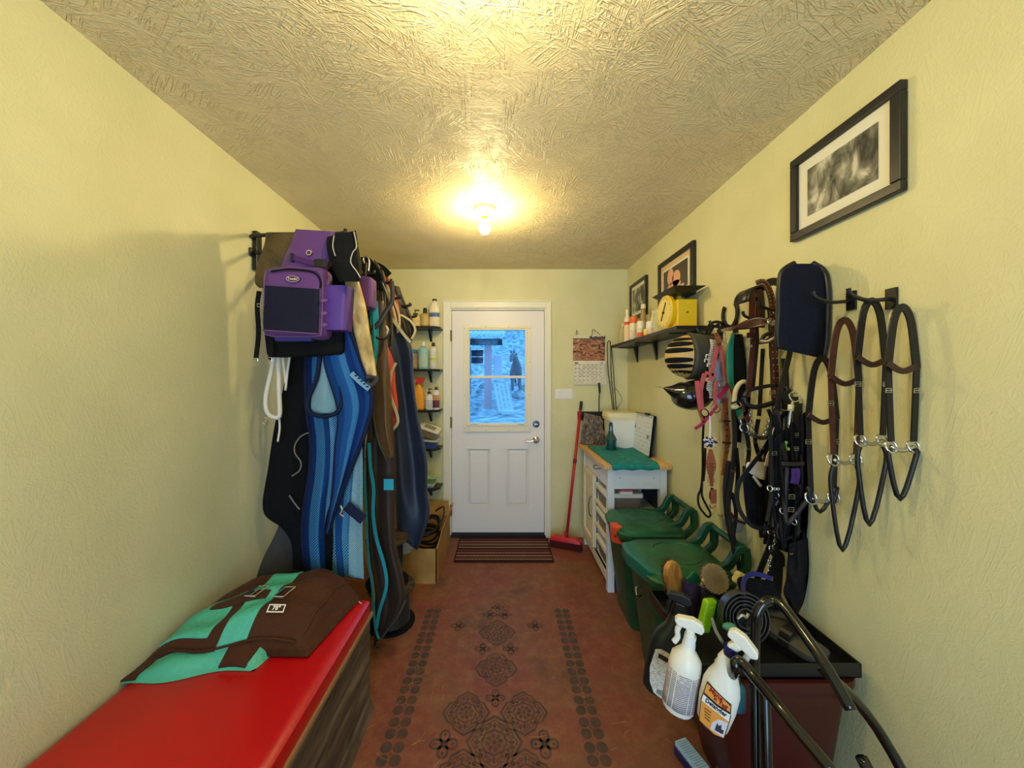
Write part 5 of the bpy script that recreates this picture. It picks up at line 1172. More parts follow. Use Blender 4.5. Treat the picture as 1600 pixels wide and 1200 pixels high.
# ================================================================== TACK (right wall)
HK = 'tack hooks on the right wall'
def hook(y, z, out=.12, label='black tack hook on the right wall'):
    g = G(); g.box((XR-.008, y-.015, z-.03), (XR-.001, y+.015, z+.03)); g.tube([(XR-.004, y, z), (XR-out*.6, y, z-.005), (XR-out, y, z+.01), (XR-out-.01, y, z+.03)], .006, 7)
    return tag(g.obj('wall_hook', BLACK), label, 'hook', HK)
NTH = ['first', 'second', 'third', 'fourth', 'fifth', 'sixth', 'seventh', 'last']
for k_, (y, z) in enumerate(((1.86, 1.68), (1.74, 1.70), (1.62, 1.68), (1.50, 1.70), (1.40, 1.72), (1.28, 1.70), (1.16, 1.70), (1.04, 1.68))): hook(y, z, .12, 'black tack hook on the right wall, %s of eight counted from the shelf' % NTH[k_])
TK = 'tack hanging on the right wall'
class Tack:
    def __init__(s, name, label, cat, u, v, D): s.t = thing(name, label, cat, P(u, v, D), TK); s.D = D
    def strap(s, pts, w, m, name='strap', D=None, th=.004, n=(0, 1, 0), label=None, parent=None):
        g = G(); g.strap(PS(pts, D or s.D), w, th, n); o = g.obj(name, m, parent or s.t)
        if label: o['label'] = label
        return o
    def tube(s, pts, r, m, name='cord', D=None, closed=False, n=7, label=None, parent=None, sm=5):
        g = G(); g.tube(PS(pts, D or s.D), r, n, closed=closed, sm=sm); o = g.obj(name, m, parent or s.t, smooth='all')
        if label: o['label'] = label
        return o
    def ring(s, u, v, rpx, r=.0022, m=None, D=None, name='ring', sq=1.0, parent=None):
        d = clampD(u, D or s.D); c = P(u, v, d); R = rpx*d/F
        g = G(); g.tube([c+Vector((R*math.cos(a), .3*R*math.sin(a), R*sq*math.sin(a))) for a in [i*math.pi/6 for i in range(12)]], r, 6, closed=True, sm=1)
        return g.obj(name, m or CHROME, parent or s.t, smooth='all')
    def buckle(s, u, v, wpx=4, D=None, m=None):
        d = clampD(u, D or s.D); c = P(u, v, d-.006); w = wpx*d/F
        g = G(); g.tube([c+Vector((-w, 0, -w*.8)), c+Vector((w, 0, -w*.8)), c+Vector((w, 0, w*.8)), c+Vector((-w, 0, w*.8))], .0018, 5, closed=True, sm=0); g.tube([c+Vector((-w, -.001, 0)), c+Vector((w*1.1, -.002, 0))], .0015, 5, sm=0)
        return g.obj('buckle', m or STEEL, s.t)
    def stitches(s, pts, off, D=None, m=None, parent=None, step=5):
        q = smooth_path(PS(pts, D or s.D), 8); g = G()
        for i in range(0, len(q)-1, 2):
            d = (q[i+1]-q[i]); 
            if d.length < 1e-5: continue
            nrm = d.cross(Vector((0, 1, 0))).normalized(); dn = d.normalized()
            for sg in ((-1, 1) if off else (1,)):
                c = q[i]+nrm*off*sg; c.y -= .0035; g.tube([c-dn*.0025, c+dn*.0025], .0011, 4, sm=0)
        o = g.obj('stitching', m or CREAMB, parent or s.t); o['kind'] = 'stuff'; return o
    def chain(s, pts, r=.007, D=None, m=None):
        q = smooth_path(PS(pts, D or s.D), 10); L = 0; out = [q[0]]
        for a, b in zip(q, q[1:]):
            L += (b-a).length
            if L > r*1.25: out.append(b); L = 0
        for i in range(len(out)-1):
            a, b = out[i], out[i+1]; d = (b-a).normalized(); nn = Vector((0, 1, 0)) if i % 2 else d.cross(Vector((0, 1, 0))).normalized()
            c = (a+b)/2; g = G()
            g.tube([c+d*r*math.cos(k*math.pi/4)+nn*r*.55*math.sin(k*math.pi/4) for k in range(8)], .0016, 5, closed=True, sm=1); g.obj('chain_link', m or CHROME, s.t)

# helmets
D0 = 1.84
h = thing('riding_helmet', 'tan riding helmet with black vents and charcoal back hanging on the right wall', 'helmet', P(1070, 592, D0))
HT = mat('helmet_tan', (206, 168, 100), .45, bump=(60, .15, .002)); HC = mat('helmet_charcoal', (66, 64, 54), .6)
c = P(1078, 557, D0+.02); Mr = Matrix.Rotation(math.radians(-6), 4, 'Y')
g = G(); g.ball(c, (.125, .10, .113), 28, 16, Mr); g.obj('shell', HT, h, smooth='all')
for k, (dz, w_, a0, a1) in enumerate(((.060, .013, 1.9, 2.75), (.028, .013, 1.85, 2.95), (-.022, .014, 1.85, 2.95), (-.052, .012, 1.9, 2.8), (.085, .008, 1.7, 2.4), (-.082, .010, 1.7, 2.4))):
    g = G()
    def vf(a, b, s, dz=dz, w_=w_, a0=a0, a1=a1):
        z = dz+w_*(b-.5)*2*math.sin(math.pi*min(max(a*.9+.05, .05), .95))**.4
        rad = math.sqrt(max(0, 1-(z/.113)**2)); an = math.pi+ (a-.5)*1.5+.55
        k_ = 1.012 if s == 0 else .97
        return c+Vector((.125*rad*math.cos(an)*k_, .10*rad*math.sin(an)*k_, z))
    g.grid(vf, 12, 3); part(g.obj('vent', BLACKM, h, smooth='all'), 'black vent slot')
g = G(); cc2 = P(1092, 556, D0)
g.grid(lambda a, b, s: c+Vector(((-.025+.13*a)+(-.005*s), (-.120 if s == 0 else -.10)*math.cos((b-.5)*2.6)*(1-.25*a), .125*math.sin((b-.5)*2.6)*(1-.12*a))), 10, 14); g.obj('rear_shell', HC, h, smooth='all')
g = G(); g.lathe([(.114, -.01), (.122, 0), (.122, .055), (.10, .07)], c+Vector((-.012, 0, 0)), 30, Matrix.Rotation(math.pi/2, 4, 'Y') @ Matrix.Diagonal((.98, .86, 1, 1))); g.obj('rim', HC, h, smooth=True)
g = G(); g.strap([c+Vector((.04, -.10, -.02)), c+Vector((.05, -.105, -.08)), c+Vector((.06, -.07, -.13))], .016, .003); g.obj('chin_strap', BLACKM, h)
h = thing('riding_helmet', 'glossy black riding helmet with peak hanging under the tan one', 'helmet', P(1070, 640, D0))
HB2 = mat('helmet_black', (14, 14, 15), .16, coat=.6)
def hring(u, v, r, k=14):
    c_ = P(u, v, D0-.02); R = r*D0/F
    return [(c_.x, min(c_.y+R*1.15*math.cos(2*math.pi*i/k), D0+.12), c_.z+R*math.sin(2*math.pi*i/k)) for i in range(k)]
g = G(); loft(g, [hring(*q) for q in ((1052, 617, 12), (1058, 618, 17), (1068, 619, 21), (1080, 618, 24), (1092, 616, 25), (1102, 615, 21), (1108, 614, 10))]); g.obj('shell', HB2, h, smooth='all', sub=1)
g = G(); loft(g, [hring(*q) for q in ((1036, 606, 1), (1041, 608, 4), (1048, 611, 8), (1056, 613, 13), (1064, 614, 18), (1066, 614, 18.5))]); part(g.obj('peak', HB2, h, smooth='all', sub=1), 'pointed glossy peak')
g = G(); g.tube(PS([(1024, 604), (1036, 606), (1048, 609), (1056, 608)], D0-.05), .0014, 5); g.obj('wire', CHROME, h)

# horseshoe on the wall
def hs(a):
    t_ = (a-.5)*2; an = -math.pi/2+t_*2.35; R = .052*(1+.12*abs(t_)); return Vector((XR-.01, 1.775+R*.95*-math.sin(0)+R*math.cos(an)*-1, 1.765+.062*math.sin(an)*(1.05)))
g = G(); g.strap([hs(i/24) for i in range(25)], .020, .008, (1, 0, 0), sm=0); t = tag(g.obj('horseshoe', mat('dark_iron', (50, 42, 36), .35, .8), bevel=.002), 'dark iron horseshoe fixed open end up on the right wall', 'horseshoe')
for i in (4, 7, 17, 20):
    p = hs(i/24); g = G(); g.box((p.x-.0055, p.y-.003, p.z-.003), (p.x-.0035, p.y+.003, p.z+.003)); g.obj('nail_hole', BLACKM, t)

# bridle bracket
g = G()
n = 14; vs = []; 
cen = P(1183, 472, 1.56)
def brk(a, b, s):
    an = math.pi*(1-a); r = .052 if s == 0 else .046
    return Vector((cen.x+r*math.cos(an), cen.y-.02+.10*b, cen.z+r*1.35*math.sin(an)))
g.grid(brk, 18, 2); t = tag(g.obj('bridle_bracket', BLACK, smooth='all'), 'rounded black bridle bracket holding the brown headstall', 'bracket')
g = G(); g.box((cen.x+.0, cen.y+.03, cen.z-.0), (XR-.001, cen.y+.05, cen.z+.03)); g.obj('stem', BLACK, t)

# pink halter
CORAL = mat('coral_web', (198, 92, 88), .8, bump=(240, .5, .001)); MAG = mat('magenta_web', (176, 46, 84), .75, bump=(240, .5, .001))
T = Tack('horse_halter', 'coral pink webbing halter hanging under the stitched brown browband', 'halter', 1120, 670, 1.70)
T.strap([(1118, 520), (1123, 532), (1124, 545)], .020, TANLEATHER, 'crown_strap')
T.strap([(1121, 540), (1117, 560), (1113, 580), (1109, 596)], .018, CORAL, 'cheek_strap'); T.strap([(1126, 540), (1130, 560), (1133, 582), (1138, 600)], .018, CORAL, 'cheek_strap')
T.strap([(1101, 584), (1095, 610), (1097, 640)], .020, CORAL, 'nose_strap'); T.strap([(1089, 595), (1091, 615), (1095, 640)], .020, CORAL, 'nose_strap', 1.66)
T.strap([(1102, 582), (1112, 585), (1120, 588)], .014, CORAL, 'strap'); T.strap([(1119, 594), (1118, 612), (1116, 632)], .014, CORAL, 'strap')
T.strap([(1139, 600), (1130, 612), (1122, 622)], .022, MAG, 'throat_strap', label='magenta strap'); T.strap([(1140, 600), (1144, 612), (1146, 622)], .014, MAG, 'strap')
T.strap([(1121, 634), (1112, 645), (1104, 655), (1095, 664), (1086, 670)], .014, MAG, 'strap_end'); T.ring(1118, 638, 6.5, .0025, BRASS); T.ring(1101, 645, 6, .003, mat('dark_metal', (60, 45, 40), .3, .9), name='buckle'); T.ring(1128, 600, 5, .0025)
T.ring(1122, 533, 5, .003, BRASS); T.strap([(1092, 640), (1096, 652), (1100, 662)], .012, TANLEATHER, 'strap_end')
# braided rope purple and white
T = Tack('braided_rein', 'white and purple zigzag braided rein beside the coral halter', 'rein', 1114, 620, 1.74)
g = G()
for i in range(34):
    v = 532+i*2.7; u = 1114-i*.13+1.5*math.sin(i*.4); p = P(u, v, 1.74); s_ = 1 if i % 2 else -1
    g.tube([p+Vector((-.016, 0, .004)), p+Vector((0, -.007, -.002)), p+Vector((.016, 0, .004))], .0032, 5, sm=2)
g.obj('white_braid', ROPEW, T.t, smooth='all')
T.tube([(1116, 528), (1112, 570), (1110, 600), (1112, 626)], .008, mat('purple_rope', (60, 38, 84), .8), 'core_cord', 1.755)
for (u, v) in ((1106, 556), (1104, 563), (1108, 570)): T.tube([(u+4, v), (u-2, v-2), (u-3, v+3)], .003, ROPEW, 'tassel', 1.72)
T = Tack('braided_rein', 'lavender knitted rein behind the coral cheek straps', 'rein', 1128, 620, 1.77)
T.strap([(1124, 548), (1124, 580), (1127, 610), (1127, 630)], .045, mat('lavender_knit', (186, 186, 214), .9, bump=(160, 1, .003)), 'webbing')
# white knot and rope
T = Tack('knotted_rope', 'white and dark knotted rope with a leather diamond strap below', 'rope', 1110, 800, 1.70)
for k in range(9):
    a = k*.7; T.tube([(1108+9*math.cos(a), 690+7*math.sin(a)), (1110+3*math.cos(a+1.2), 690+3*math.sin(a+1.2)), (1110+10*math.cos(a+2.2), 691+8*math.sin(a+2.2))], .0055, ROPEW if k % 2 else mat('purple_rope', (60, 38, 84), .8), 'knot', 1.69)
T.tube([(1109, 650), (1110, 670), (1109, 684)], .006, ROPEW, 'rope')
LD = [(1110, 702), (1111, 722), (1111, 742), (1112, 760)]
g = G(); g.strap(PS(LD, 1.68), lambda q: .014+.030*max(0, math.sin(math.pi*min(1, q*1.25)))**1.5, .005); d_ = g.obj('diamond_strap', TANLEATHER, T.t); d_['label'] = 'tooled orange brown diamond strap'
T.stitches(LD, .014, 1.68, parent=d_)
T.strap([(1113, 762), (1110, 775), (1114, 785)], .012, DKBROWN, 'latigo'); T.strap([(1115, 765), (1115, 780), (1115, 787)], .026, TANLEATHER, 'strap_end', 1.685); T.ring(1111, 750, 5, .003, BRASS)
T.tube([(1108, 788), (1112, 794), (1118, 790), (1116, 800), (1112, 803)], .003, BRASS, 'snap')
# long thin black strap with loop end
T = Tack('leather_rein', 'thin black strap ending in a long loop left of the diamond strap', 'strap', 1105, 808, 1.78)
T.strap([(1100, 650), (1098, 690), (1098, 730), (1096, 760), (1091, 775), (1092, 790), (1100, 802), (1107, 808), (1110, 802), (1104, 790), (1097, 775), (1097, 757)], .010, BLKLEATHER)
T.strap([(1102, 700), (1101, 730), (1099, 752)], .010, DKBROWN)
# brown leather headstall with tooled browband
T = Tack('leather_headstall', 'brown western headstall with cream stitched diamond browband over the bracket', 'bridle', 1200, 640, 1.50)
BBp = [(1126, 517, 1.60), (1145, 512, 1.56), (1165, 507, 1.51), (1185, 503, 1.47), (1203, 503, 1.45)]
g = G(); g.strap(PS(BBp), lambda q: .014+.026*max(0, math.sin(math.pi*max(0, (q-.35)/.65))), .006); bb = g.obj('browband', BRLEATHER, T.t); bb['label'] = 'diamond shaped browband with cream stitching'
q = smooth_path(PS(BBp), 5); g = G()
for i in range(1, len(q)-1):
    f_ = i/(len(q)-1); h_ = (.014+.026*max(0, math.sin(math.pi*max(0, (f_-.35)/.65))))/2-.004
    d = (q[i+1]-q[i-1]).normalized(); nn = d.cross(Vector((0, 1, 0))).normalized()
    for sg in (-1, 1):
        c = q[i]+nn*h_*sg; c.y -= .004; g.tube([c-d*.004, c+d*.004], .0013, 4, sm=0)
g.obj('stitching', CREAMB, bb)['kind'] = 'stuff'
CP = [(1182, 443), (1192, 441), (1200, 450), (1206, 470), (1208, 500), (1209, 540), (1211, 580), (1212, 620), (1212, 650)]
T.strap(CP, .025, BRLEATHER, 'crown_and_cheek', 1.44, .006); T.stitches(CP, .008, 1.44)
T.ring(1205, 503, 5, .004, STEEL, 1.43, 'concho'); T.ring(1205, 503, 2.5, .004, STEEL, 1.43, 'concho')
T.strap([(1175, 515), (1176, 540), (1173, 570), (1170, 600), (1167, 640)], .020, BRLEATHER, 'cheek_strap', 1.50); T.strap([(1184, 470), (1182, 500), (1183, 530), (1180, 570), (1176, 610)], .014, DKBROWN, 'cheek_strap', 1.52)
T.strap([(1176, 455), (1175, 480), (1174, 512)], .026, BRLEATHER, 'crown_strap', 1.55); T.strap([(1186, 452), (1190, 480), (1190, 512)], .026, DKBROWN, 'crown_strap', 1.55)
for v in (528, 541): T.ring(1173, v, 2, .0022, CHROME, 1.49, 'stud')
T.strap([(1167, 524), (1176, 524), (1184, 524)], .022, DKBROWN, 'keeper', 1.49)
T.strap([(1192, 545), (1190, 580), (1188, 620), (1186, 650)], .016, BLKLEATHER, 'rein', 1.53)
T.strap([(1167, 620), (1166, 640), (1168, 660)], .030, BRLEATHER, 'strap_end', 1.50)
# small black loop behind the helmets
T = Tack('leather_bridle', 'black strap loop over the shelf end beside the tan helmet', 'strap', 1115, 525, 1.84)
T.strap([(1103, 525), (1106, 512), (1112, 505), (1120, 503), (1128, 506), (1128, 516), (1120, 517)], .014, BLKLEATHER); T.strap([(1108, 522), (1114, 512), (1122, 508), (1126, 514)], .012, BLKLEATHER); T.ring(1122, 509, 3, .003, CHROME)
# dark boot with green edge
T = Tack('leg_boot', 'dark splint boot with green lining hanging behind the coral halter', 'leg boot', 1155, 620, 1.73)
cloth('shell', BLACKM, T.t, [(1143, 522), (1143, 560), (1144, 600), (1146, 640), (1148, 690)], [(1160, 522), (1165, 560), (1166, 600), (1162, 640), (1158, 692)], 1.68, 1, .006, .04, 61, 14, 20)
cloth('green_lining', mat('emerald', (10, 130, 100), .6), T.t, [(1143, 520), (1136, 545), (1135, 575), (1138, 600), (1146, 612)], [(1148, 522), (1146, 545), (1146, 575), (1147, 600), (1150, 620)], 1.66, 1, .004, .02, 62, 10, 16)
T.strap([(1155, 640), (1160, 655), (1165, 662)], .035, MATS['emerald'], 'green_tab', 1.62)
# cream rope noseband
T = Tack('rope_halter', 'cream rope halter arching over the black noseband', 'halter', 1160, 640, 1.62)
T.tube([(1147, 632), (1149, 612), (1156, 599), (1166, 597), (1177, 606), (1188, 622), (1196, 634)], .0095, mat('cream_rope', (216, 200, 150), .8, bump=(150, .8, .002)), 'noseband', 1.54, n=8); T.tube([(1144, 634), (1148, 636), (1152, 634)], .010, MATS['cream_rope'], 'knot', 1.54)
T.tube([(1143, 630), (1150, 628), (1160, 624)], .004, BLKLEATHER, 'cord', 1.53); T.ring(1154, 632, 4, .002)
T.tube([(1128, 660), (1127, 700), (1127, 760), (1127, 800), (1127, 845)], .012, MATS['cream_rope'], 'lead_rope', 1.80, n=8); T.tube([(1127, 800), (1127, 806)], .016, CREAMB, 'whipping', 1.80, sm=0)
T.tube([(1125, 640), (1126, 660)], .010, MATS['cream_rope'], 'lead_rope', 1.80, sm=0)
# tan buckled halter strap
T = Tack('leather_halter', 'tan leather halter strap with punched holes and buckle', 'halter', 1135, 745, 1.72)
T.strap([(1133, 622), (1134, 650), (1137, 680), (1136, 700)], .024, TANLEATHER, 'cheek_strap'); T.strap([(1136, 700), (1133, 720), (1131, 742)], .020, TANLEATHER, 'cheek_strap', 1.725)
T.strap([(1129, 691), (1136, 692), (1142, 692)], .010, DKBROWN, 'keeper', 1.71); T.strap([(1130, 658), (1136, 658), (1141, 658)], .008, DKBROWN, 'keeper', 1.71); T.buckle(1135, 700, 3); T.buckle(1130, 740, 3.5, m=BRASS)
for v in (646, 664, 672, 681): T.ring(1136, v, 1, .0012, BLACKM, 1.712, 'punched_hole')
# black straps hanging down between
def bstrap(label, pts, D, w=.016, m=None, bk=None, rg=None, cat='bridle', name='leather_bridle'):
    T = Tack(name, label, cat, pts[0][0], max(p[1] for p in pts), D); T.strap(pts, w, m or BLKLEATHER, 'rein')
    for b in bk or []: T.buckle(b[0], b[1], b[2] if len(b) > 2 else 3)
    for b in rg or []: T.ring(b[0], b[1], b[2])
    return T
T = bstrap('dark twisted leather reins in the middle, reaching past the near green bin', [(1146, 640), (1148, 690), (1144, 740), (1138, 790), (1144, 830), (1152, 870), (1158, 905)], 1.62, .020, mat('worn_black_leather', (40, 34, 34), .5, bump=(50, .6, .004)), [(1146, 735)])
T.strap([(1139, 720), (1134, 760), (1136, 800), (1141, 830), (1150, 860)], .026, MATS['worn_black_leather'], 'rein', 1.64); T.strap([(1143, 770), (1150, 800), (1145, 850), (1152, 880)], .016, BLKLEATHER, 'rein', 1.60); T.strap([(1150, 700), (1153, 740), (1150, 780)], .018, BLKLEATHER, 'rein', 1.61)
T = bstrap('black rolled reins sweeping in a wide curve past the white mask', [(1232, 640), (1215, 660), (1195, 700), (1172, 730), (1155, 755), (1152, 782), (1160, 805), (1176, 822), (1193, 826)], 1.42, .016, None, [(1190, 700)])
T.tube([(1200, 640), (1206, 660), (1196, 685)], .007, BLKLEATHER, 'rein', 1.44); T.strap([(1140, 800), (1150, 812), (1165, 818)], .012, DKBROWN, 'rein_end', 1.58); T.strap([(1193, 826), (1200, 824), (1206, 818), (1204, 800)], .022, mat('worn_black_leather', (40, 34, 34), .5), 'rein', 1.42)
# black noseband
T = Tack('leather_bridle', 'black bridle with a rolled padded noseband loop', 'bridle', 1196, 638, 1.44)
T.tube([(1163, 620), (1168, 612), (1180, 607), (1200, 603), (1218, 602), (1229, 606), (1232, 614), (1226, 620)], .008, BLKLEATHER, 'noseband', 1.44); T.tube([(1163, 621), (1166, 631), (1180, 636), (1200, 632), (1217, 626), (1230, 620)], .010, BLKLEATHER, 'noseband', 1.42)
T.strap([(1210, 640), (1212, 560), (1214, 500)], .018, BLKLEATHER, 'cheek_strap', 1.47); T.strap([(1240, 520), (1232, 560), (1222, 600), (1214, 640)], .020, BLKLEATHER, 'cheek_strap', 1.37); T.buckle(1207, 614, 4)
T.tube([(1188, 537, 1.45), (1194, 525, 1.45), (1206, 519, 1.44)], .008, BLKLEATHER, 'browband_loop')
# beaded browband
T = Tack('leather_bridle', 'black bridle with crystal beaded V browband', 'bridle', 1225, 530, 1.38)
BP = [(1187, 533, 1.44), (1198, 533, 1.42), (1212, 524, 1.40), (1225, 512, 1.37), (1240, 501, 1.33), (1256, 496, 1.28)]
T.strap(BP, .018, BLKLEATHER, 'browband', th=.008); q = smooth_path(PS(BP), 7); g = G(); gg = G()
for i, p in enumerate(q):
    (g if i % 3 else gg).ball(p+Vector((0, -.008, 0)), .0052, 8, 5)
g.obj('bead', mat('crystal', (225, 215, 215), .08, .7), T.t, smooth='all'); gg.obj('bead', mat('amber_bead', (206, 150, 80), .15, .4), T.t, smooth='all')
T.strap([(1205, 520), (1208, 600), (1210, 650), (1206, 700)], .018, BLKLEATHER, 'cheek_strap', 1.46); T.strap([(1225, 560), (1228, 600), (1226, 640)], .022, BLKLEATHER, 'cheek_strap', 1.42)
T.ring(1212, 487, 4, .003, CHROME, 1.42); T.ring(1214, 528, 3.5, .003, BRASS, 1.40)
# curb bit with chain
T = Tack('curb_bit', 'steel curb bit with ring and curb chain below the black noseband', 'bit', 1180, 690, 1.50)
T.ring(1163, 669, 6.5, .0035); T.tube([(1169, 676), (1178, 681), (1188, 684), (1196, 684)], .009, mat('sweet_iron', (130, 122, 112), .45, .7), 'mouthpiece'); T.chain([(1171, 640), (1173, 655), (1176, 672), (1184, 681), (1193, 678), (1198, 668), (1200, 655)], .008, 1.48)
T.tube([(1157, 656), (1159, 663), (1163, 662)], .003, CHROME, 'shank'); T.strap([(1155, 655), (1162, 648), (1168, 641)], .012, mat('olive_leather', (110, 98, 60), .5), 'keeper')
T.tube([(1196, 684), (1201, 670), (1207, 650), (1211, 636)], .0045, mat('sweet_iron', (130, 122, 112), .45, .7), 'shank')
# bit ring at right edge with white bar
T = Tack('snaffle_bit', 'large ring snaffle with pale cheek bar at the right', 'bit', 1240, 690, 1.36)
T.ring(1241, 620, 7.5, .003, D=1.34); T.tube([(1239, 626), (1235, 645), (1233, 665), (1236, 680)], .006, STEEL, 'cheek_bar', 1.34); T.tube([(1236, 632), (1235, 642)], .010, mat('cream_plastic', (235, 224, 185)), 'sleeve', 1.335, sm=0); T.tube([(1209, 636), (1220, 641), (1232, 642)], .005, STEEL, 'mouthpiece', 1.38)
T.tube([(1210, 668), (1207, 678), (1206, 684)], .004, CHROME, 'snap', 1.40); T.tube([(1214, 668), (1213, 676)], .004, CHROME, 'snap', 1.40, sm=0)
# green and yellow snap
T = Tack('plastic_clip', 'small green and yellow rubber ring clip among the black straps', 'clip', 1230, 703, 1.37)
T.tube([(1229, 690), (1226, 696), (1230, 702)], .006, mat('lime_rubber', (110, 190, 70), .5), 'green_half', 1.34); T.tube([(1230, 702), (1235, 701), (1238, 700)], .006, mat('yellow_rubber', (236, 214, 40), .5), 'yellow_half', 1.34)
# big black pad
T = Tack('saddle_pad', 'thick black quilted girth pad hanging at the right edge of the photograph', 'pad', 1240, 565, 1.34)
o, f = cloth('pad', mat('navy_black_quilt', (20, 22, 34), .9, bump=(60, .6, .006)), T.t, [(1240, 412), (1222, 424), (1217, 450), (1216, 490), (1214, 520), (1216, 545)], [(1268, 412), (1286, 424), (1292, 450), (1292, 490), (1290, 530), (1284, 560)], 1.26, 1, .006, .06, 71, 24, 30)
edge_tube(f, BLACK, T.t, a=0, r=.010); edge_tube(f, BLACK, T.t, a=1, r=.010)
T = Tack('leather_bridle', 'black strap arching from the bracket towards the quilted pad', 'strap', 1210, 470, 1.45)
T.strap([(1200, 442), (1210, 440), (1220, 445), (1224, 460), (1218, 480)], .030, BLKLEATHER, 'crown', 1.44); T.strap([(1202, 480), (1204, 500), (1206, 560)], .020, BLKLEATHER, 'cheek', 1.50)
# white mask and dark fly mask
T = Tack('fly_mask', 'dark mesh fly mask with a cream fleece patch hanging low', 'fly mask', 1180, 830, 1.55)
cloth('mesh', mat('fly_mesh', (34, 34, 36), .8, bump=(400, .6, .001)), T.t, [(1160, 728), (1160, 750), (1164, 780), (1170, 805), (1174, 825)], [(1204, 724), (1204, 750), (1202, 780), (1198, 805), (1192, 828)], 1.53, 2, .012, .03, 63, 20, 20)
o, f = cloth('fleece_patch', mat('cream_fleece', (232, 218, 196), .9, bump=(100, .5, .004)), T.t, [(1168, 722), (1165, 728), (1170, 738), (1180, 744), (1186, 748)], [(1196, 722), (1198, 728), (1197, 738), (1196, 746), (1195, 750)], 1.49, 1, .003, .02, 64, 12, 12)
T.strap([(1177, 744), (1183, 752), (1189, 760)], .010, MATS['cream_fleece'], 'fleece_edge', 1.48)
T.strap([(1204, 705), (1200, 715), (1197, 728)], .014, MATS['cream_fleece'], 'fleece_edge', 1.46)
# metal cup on the wall
g = G(); g.lathe([(.034, 0), (.038, .002), (.040, .05), (.040, .054)], (XR-.045, 1.70, .73), 24); t = tag(g.obj('metal_cup', mat('galvanised', (150, 152, 158), .4, .6), smooth=True), 'small grey metal cup hung on the right wall under the reins', 'cup')
# heavy black harness group at the right edge (each its own)
random.seed(11)
def longbridle(k, u, D, vt, vb, label, extra):
    T = Tack('harness_strap', label, 'harness', u, vb, D)
    T.strap([(u, vt), (u+3, vt+80), (u-4, (vt+vb)/2), (u+2, vb-60), (u-2, vb)], .022, BLKLEATHER, 'strap')
    T.strap([(u+7, vt+10), (u+5, vt+100), (u+9, (vt+vb)/2+20), (u+4, vb-30)], .016, BLKLEATHER, 'strap', D+.02)
    T.buckle(u, vt+60, 4); T.buckle(u+3, (vt+vb)/2, 4); T.ring(u, vb-40, 6, .003)
    return T
longbridle(0, 1213, 1.45, 640, 880, 'black harness strap with steel ring, left of the bulky black bundle', 0)
longbridle(1, 1228, 1.38, 610, 860, 'black harness strap in the middle of the bundle under the snaffle ring', 0)
longbridle(2, 1243, 1.34, 620, 900, 'black harness strap at the right edge under the purple tab', 0)
longbridle(3, 1222, 1.42, 700, 850, 'short black harness strap deepest in the bundle', 0)
T = Tack('leather_bridle', 'black bundle of headstalls hanging to knee height on the right', 'bridle', 1225, 900, 1.42)
cloth('strap_bundle', mat('black_nylon', (16, 15, 18), .7, bump=(30, .8, .01)), T.t, [(1203, 690), (1200, 740), (1205, 790), (1212, 830), (1215, 858)], [(1262, 640), (1264, 700), (1264, 760), (1262, 820), (1256, 872)], 1.36, 5, .018, .05, 65, 40, 30)
T.tube([(1211, 790), (1216, 782), (1219, 790), (1217, 812), (1213, 830), (1219, 842), (1234, 840), (1252, 828)], .007, BLKLEATHER, 'rein', 1.34); T.tube([(1207, 824), (1210, 800), (1214, 780), (1224, 755), (1230, 720)], .006, mat('worn_black_leather', (40, 34, 34), .5), 'rein', 1.35)
T.tube([(1230, 730), (1226, 780), (1228, 815), (1236, 812), (1250, 795), (1262, 780)], .009, mat('worn_black_leather', (40, 34, 34), .5), 'rein', 1.32)
T.strap([(1221, 724), (1240, 725), (1256, 724)], .014, mat('worn_black_leather', (40, 34, 34), .5), 'band', 1.31); T.buckle(1236, 796, 4, 1.30); T.buckle(1237, 776, 4, 1.30)
T.strap([(1243, 732), (1243, 745), (1241, 756)], .030, mat('purple_tab', (76, 46, 140), .6), 'tab', 1.31, label='purple webbing tab')
for (u, v) in ((1216, 764), (1211, 764), (1247, 866), (1236, 864)): T.ring(u, v, 2, .002, CHROME, 1.32, 'rivet')
rb = random.Random(3)
for k in range(11):
    u = 1204+4.4*k+rb.uniform(-2, 2); d = 1.33+.012*(k % 4); v0_ = 640+rb.uniform(-10, 60); v1_ = 820+rb.uniform(-50, 70)
    T.strap([(u, v0_), (u+rb.uniform(-8, 8), v0_*.7+v1_*.3), (u+rb.uniform(-10, 10), v0_*.3+v1_*.7), (u+rb.uniform(-6, 6), v1_)], rb.uniform(.012, .024), [BLKLEATHER, MATS['black_nylon'], MATS['worn_black_leather'], DKBROWN][k % 4 if k % 4 < 3 or k > 8 else 0], 'strap', d)
    if k % 2: T.buckle(u, v0_*.6+v1_*.4, 3.5, d-.01)
    else: T.ring(u, v0_*.35+v1_*.65, 4, .0026, CHROME, d-.01)
for pts in ([(1160, 655), (1170, 700), (1165, 760), (1172, 820)], [(1185, 655), (1180, 690), (1190, 730), (1186, 780), (1190, 840)], [(1200, 690), (1194, 740), (1200, 790), (1196, 850)]):
    T.strap(pts, .017, BLKLEATHER, 'strap', 1.50); T.buckle(pts[1][0], pts[1][1], 3, 1.49)
T = Tack('leather_breastplate', 'black strap swinging down left from a steel ring to the grooming tools', 'breastplate', 1185, 905, 1.45)
T.strap([(1207, 832), (1202, 855), (1192, 880), (1183, 905)], .024, BLKLEATHER, 'strap', 1.44); T.ring(1206, 832, 6, .003, CHROME, 1.43, sq=.5); T.strap([(1194, 830), (1200, 826), (1210, 824)], .030, mat('worn_black_leather', (40, 34, 34), .5), 'strap', 1.44)
T.chain([(1212, 830), (1210, 845), (1207, 858)], .007, 1.42)
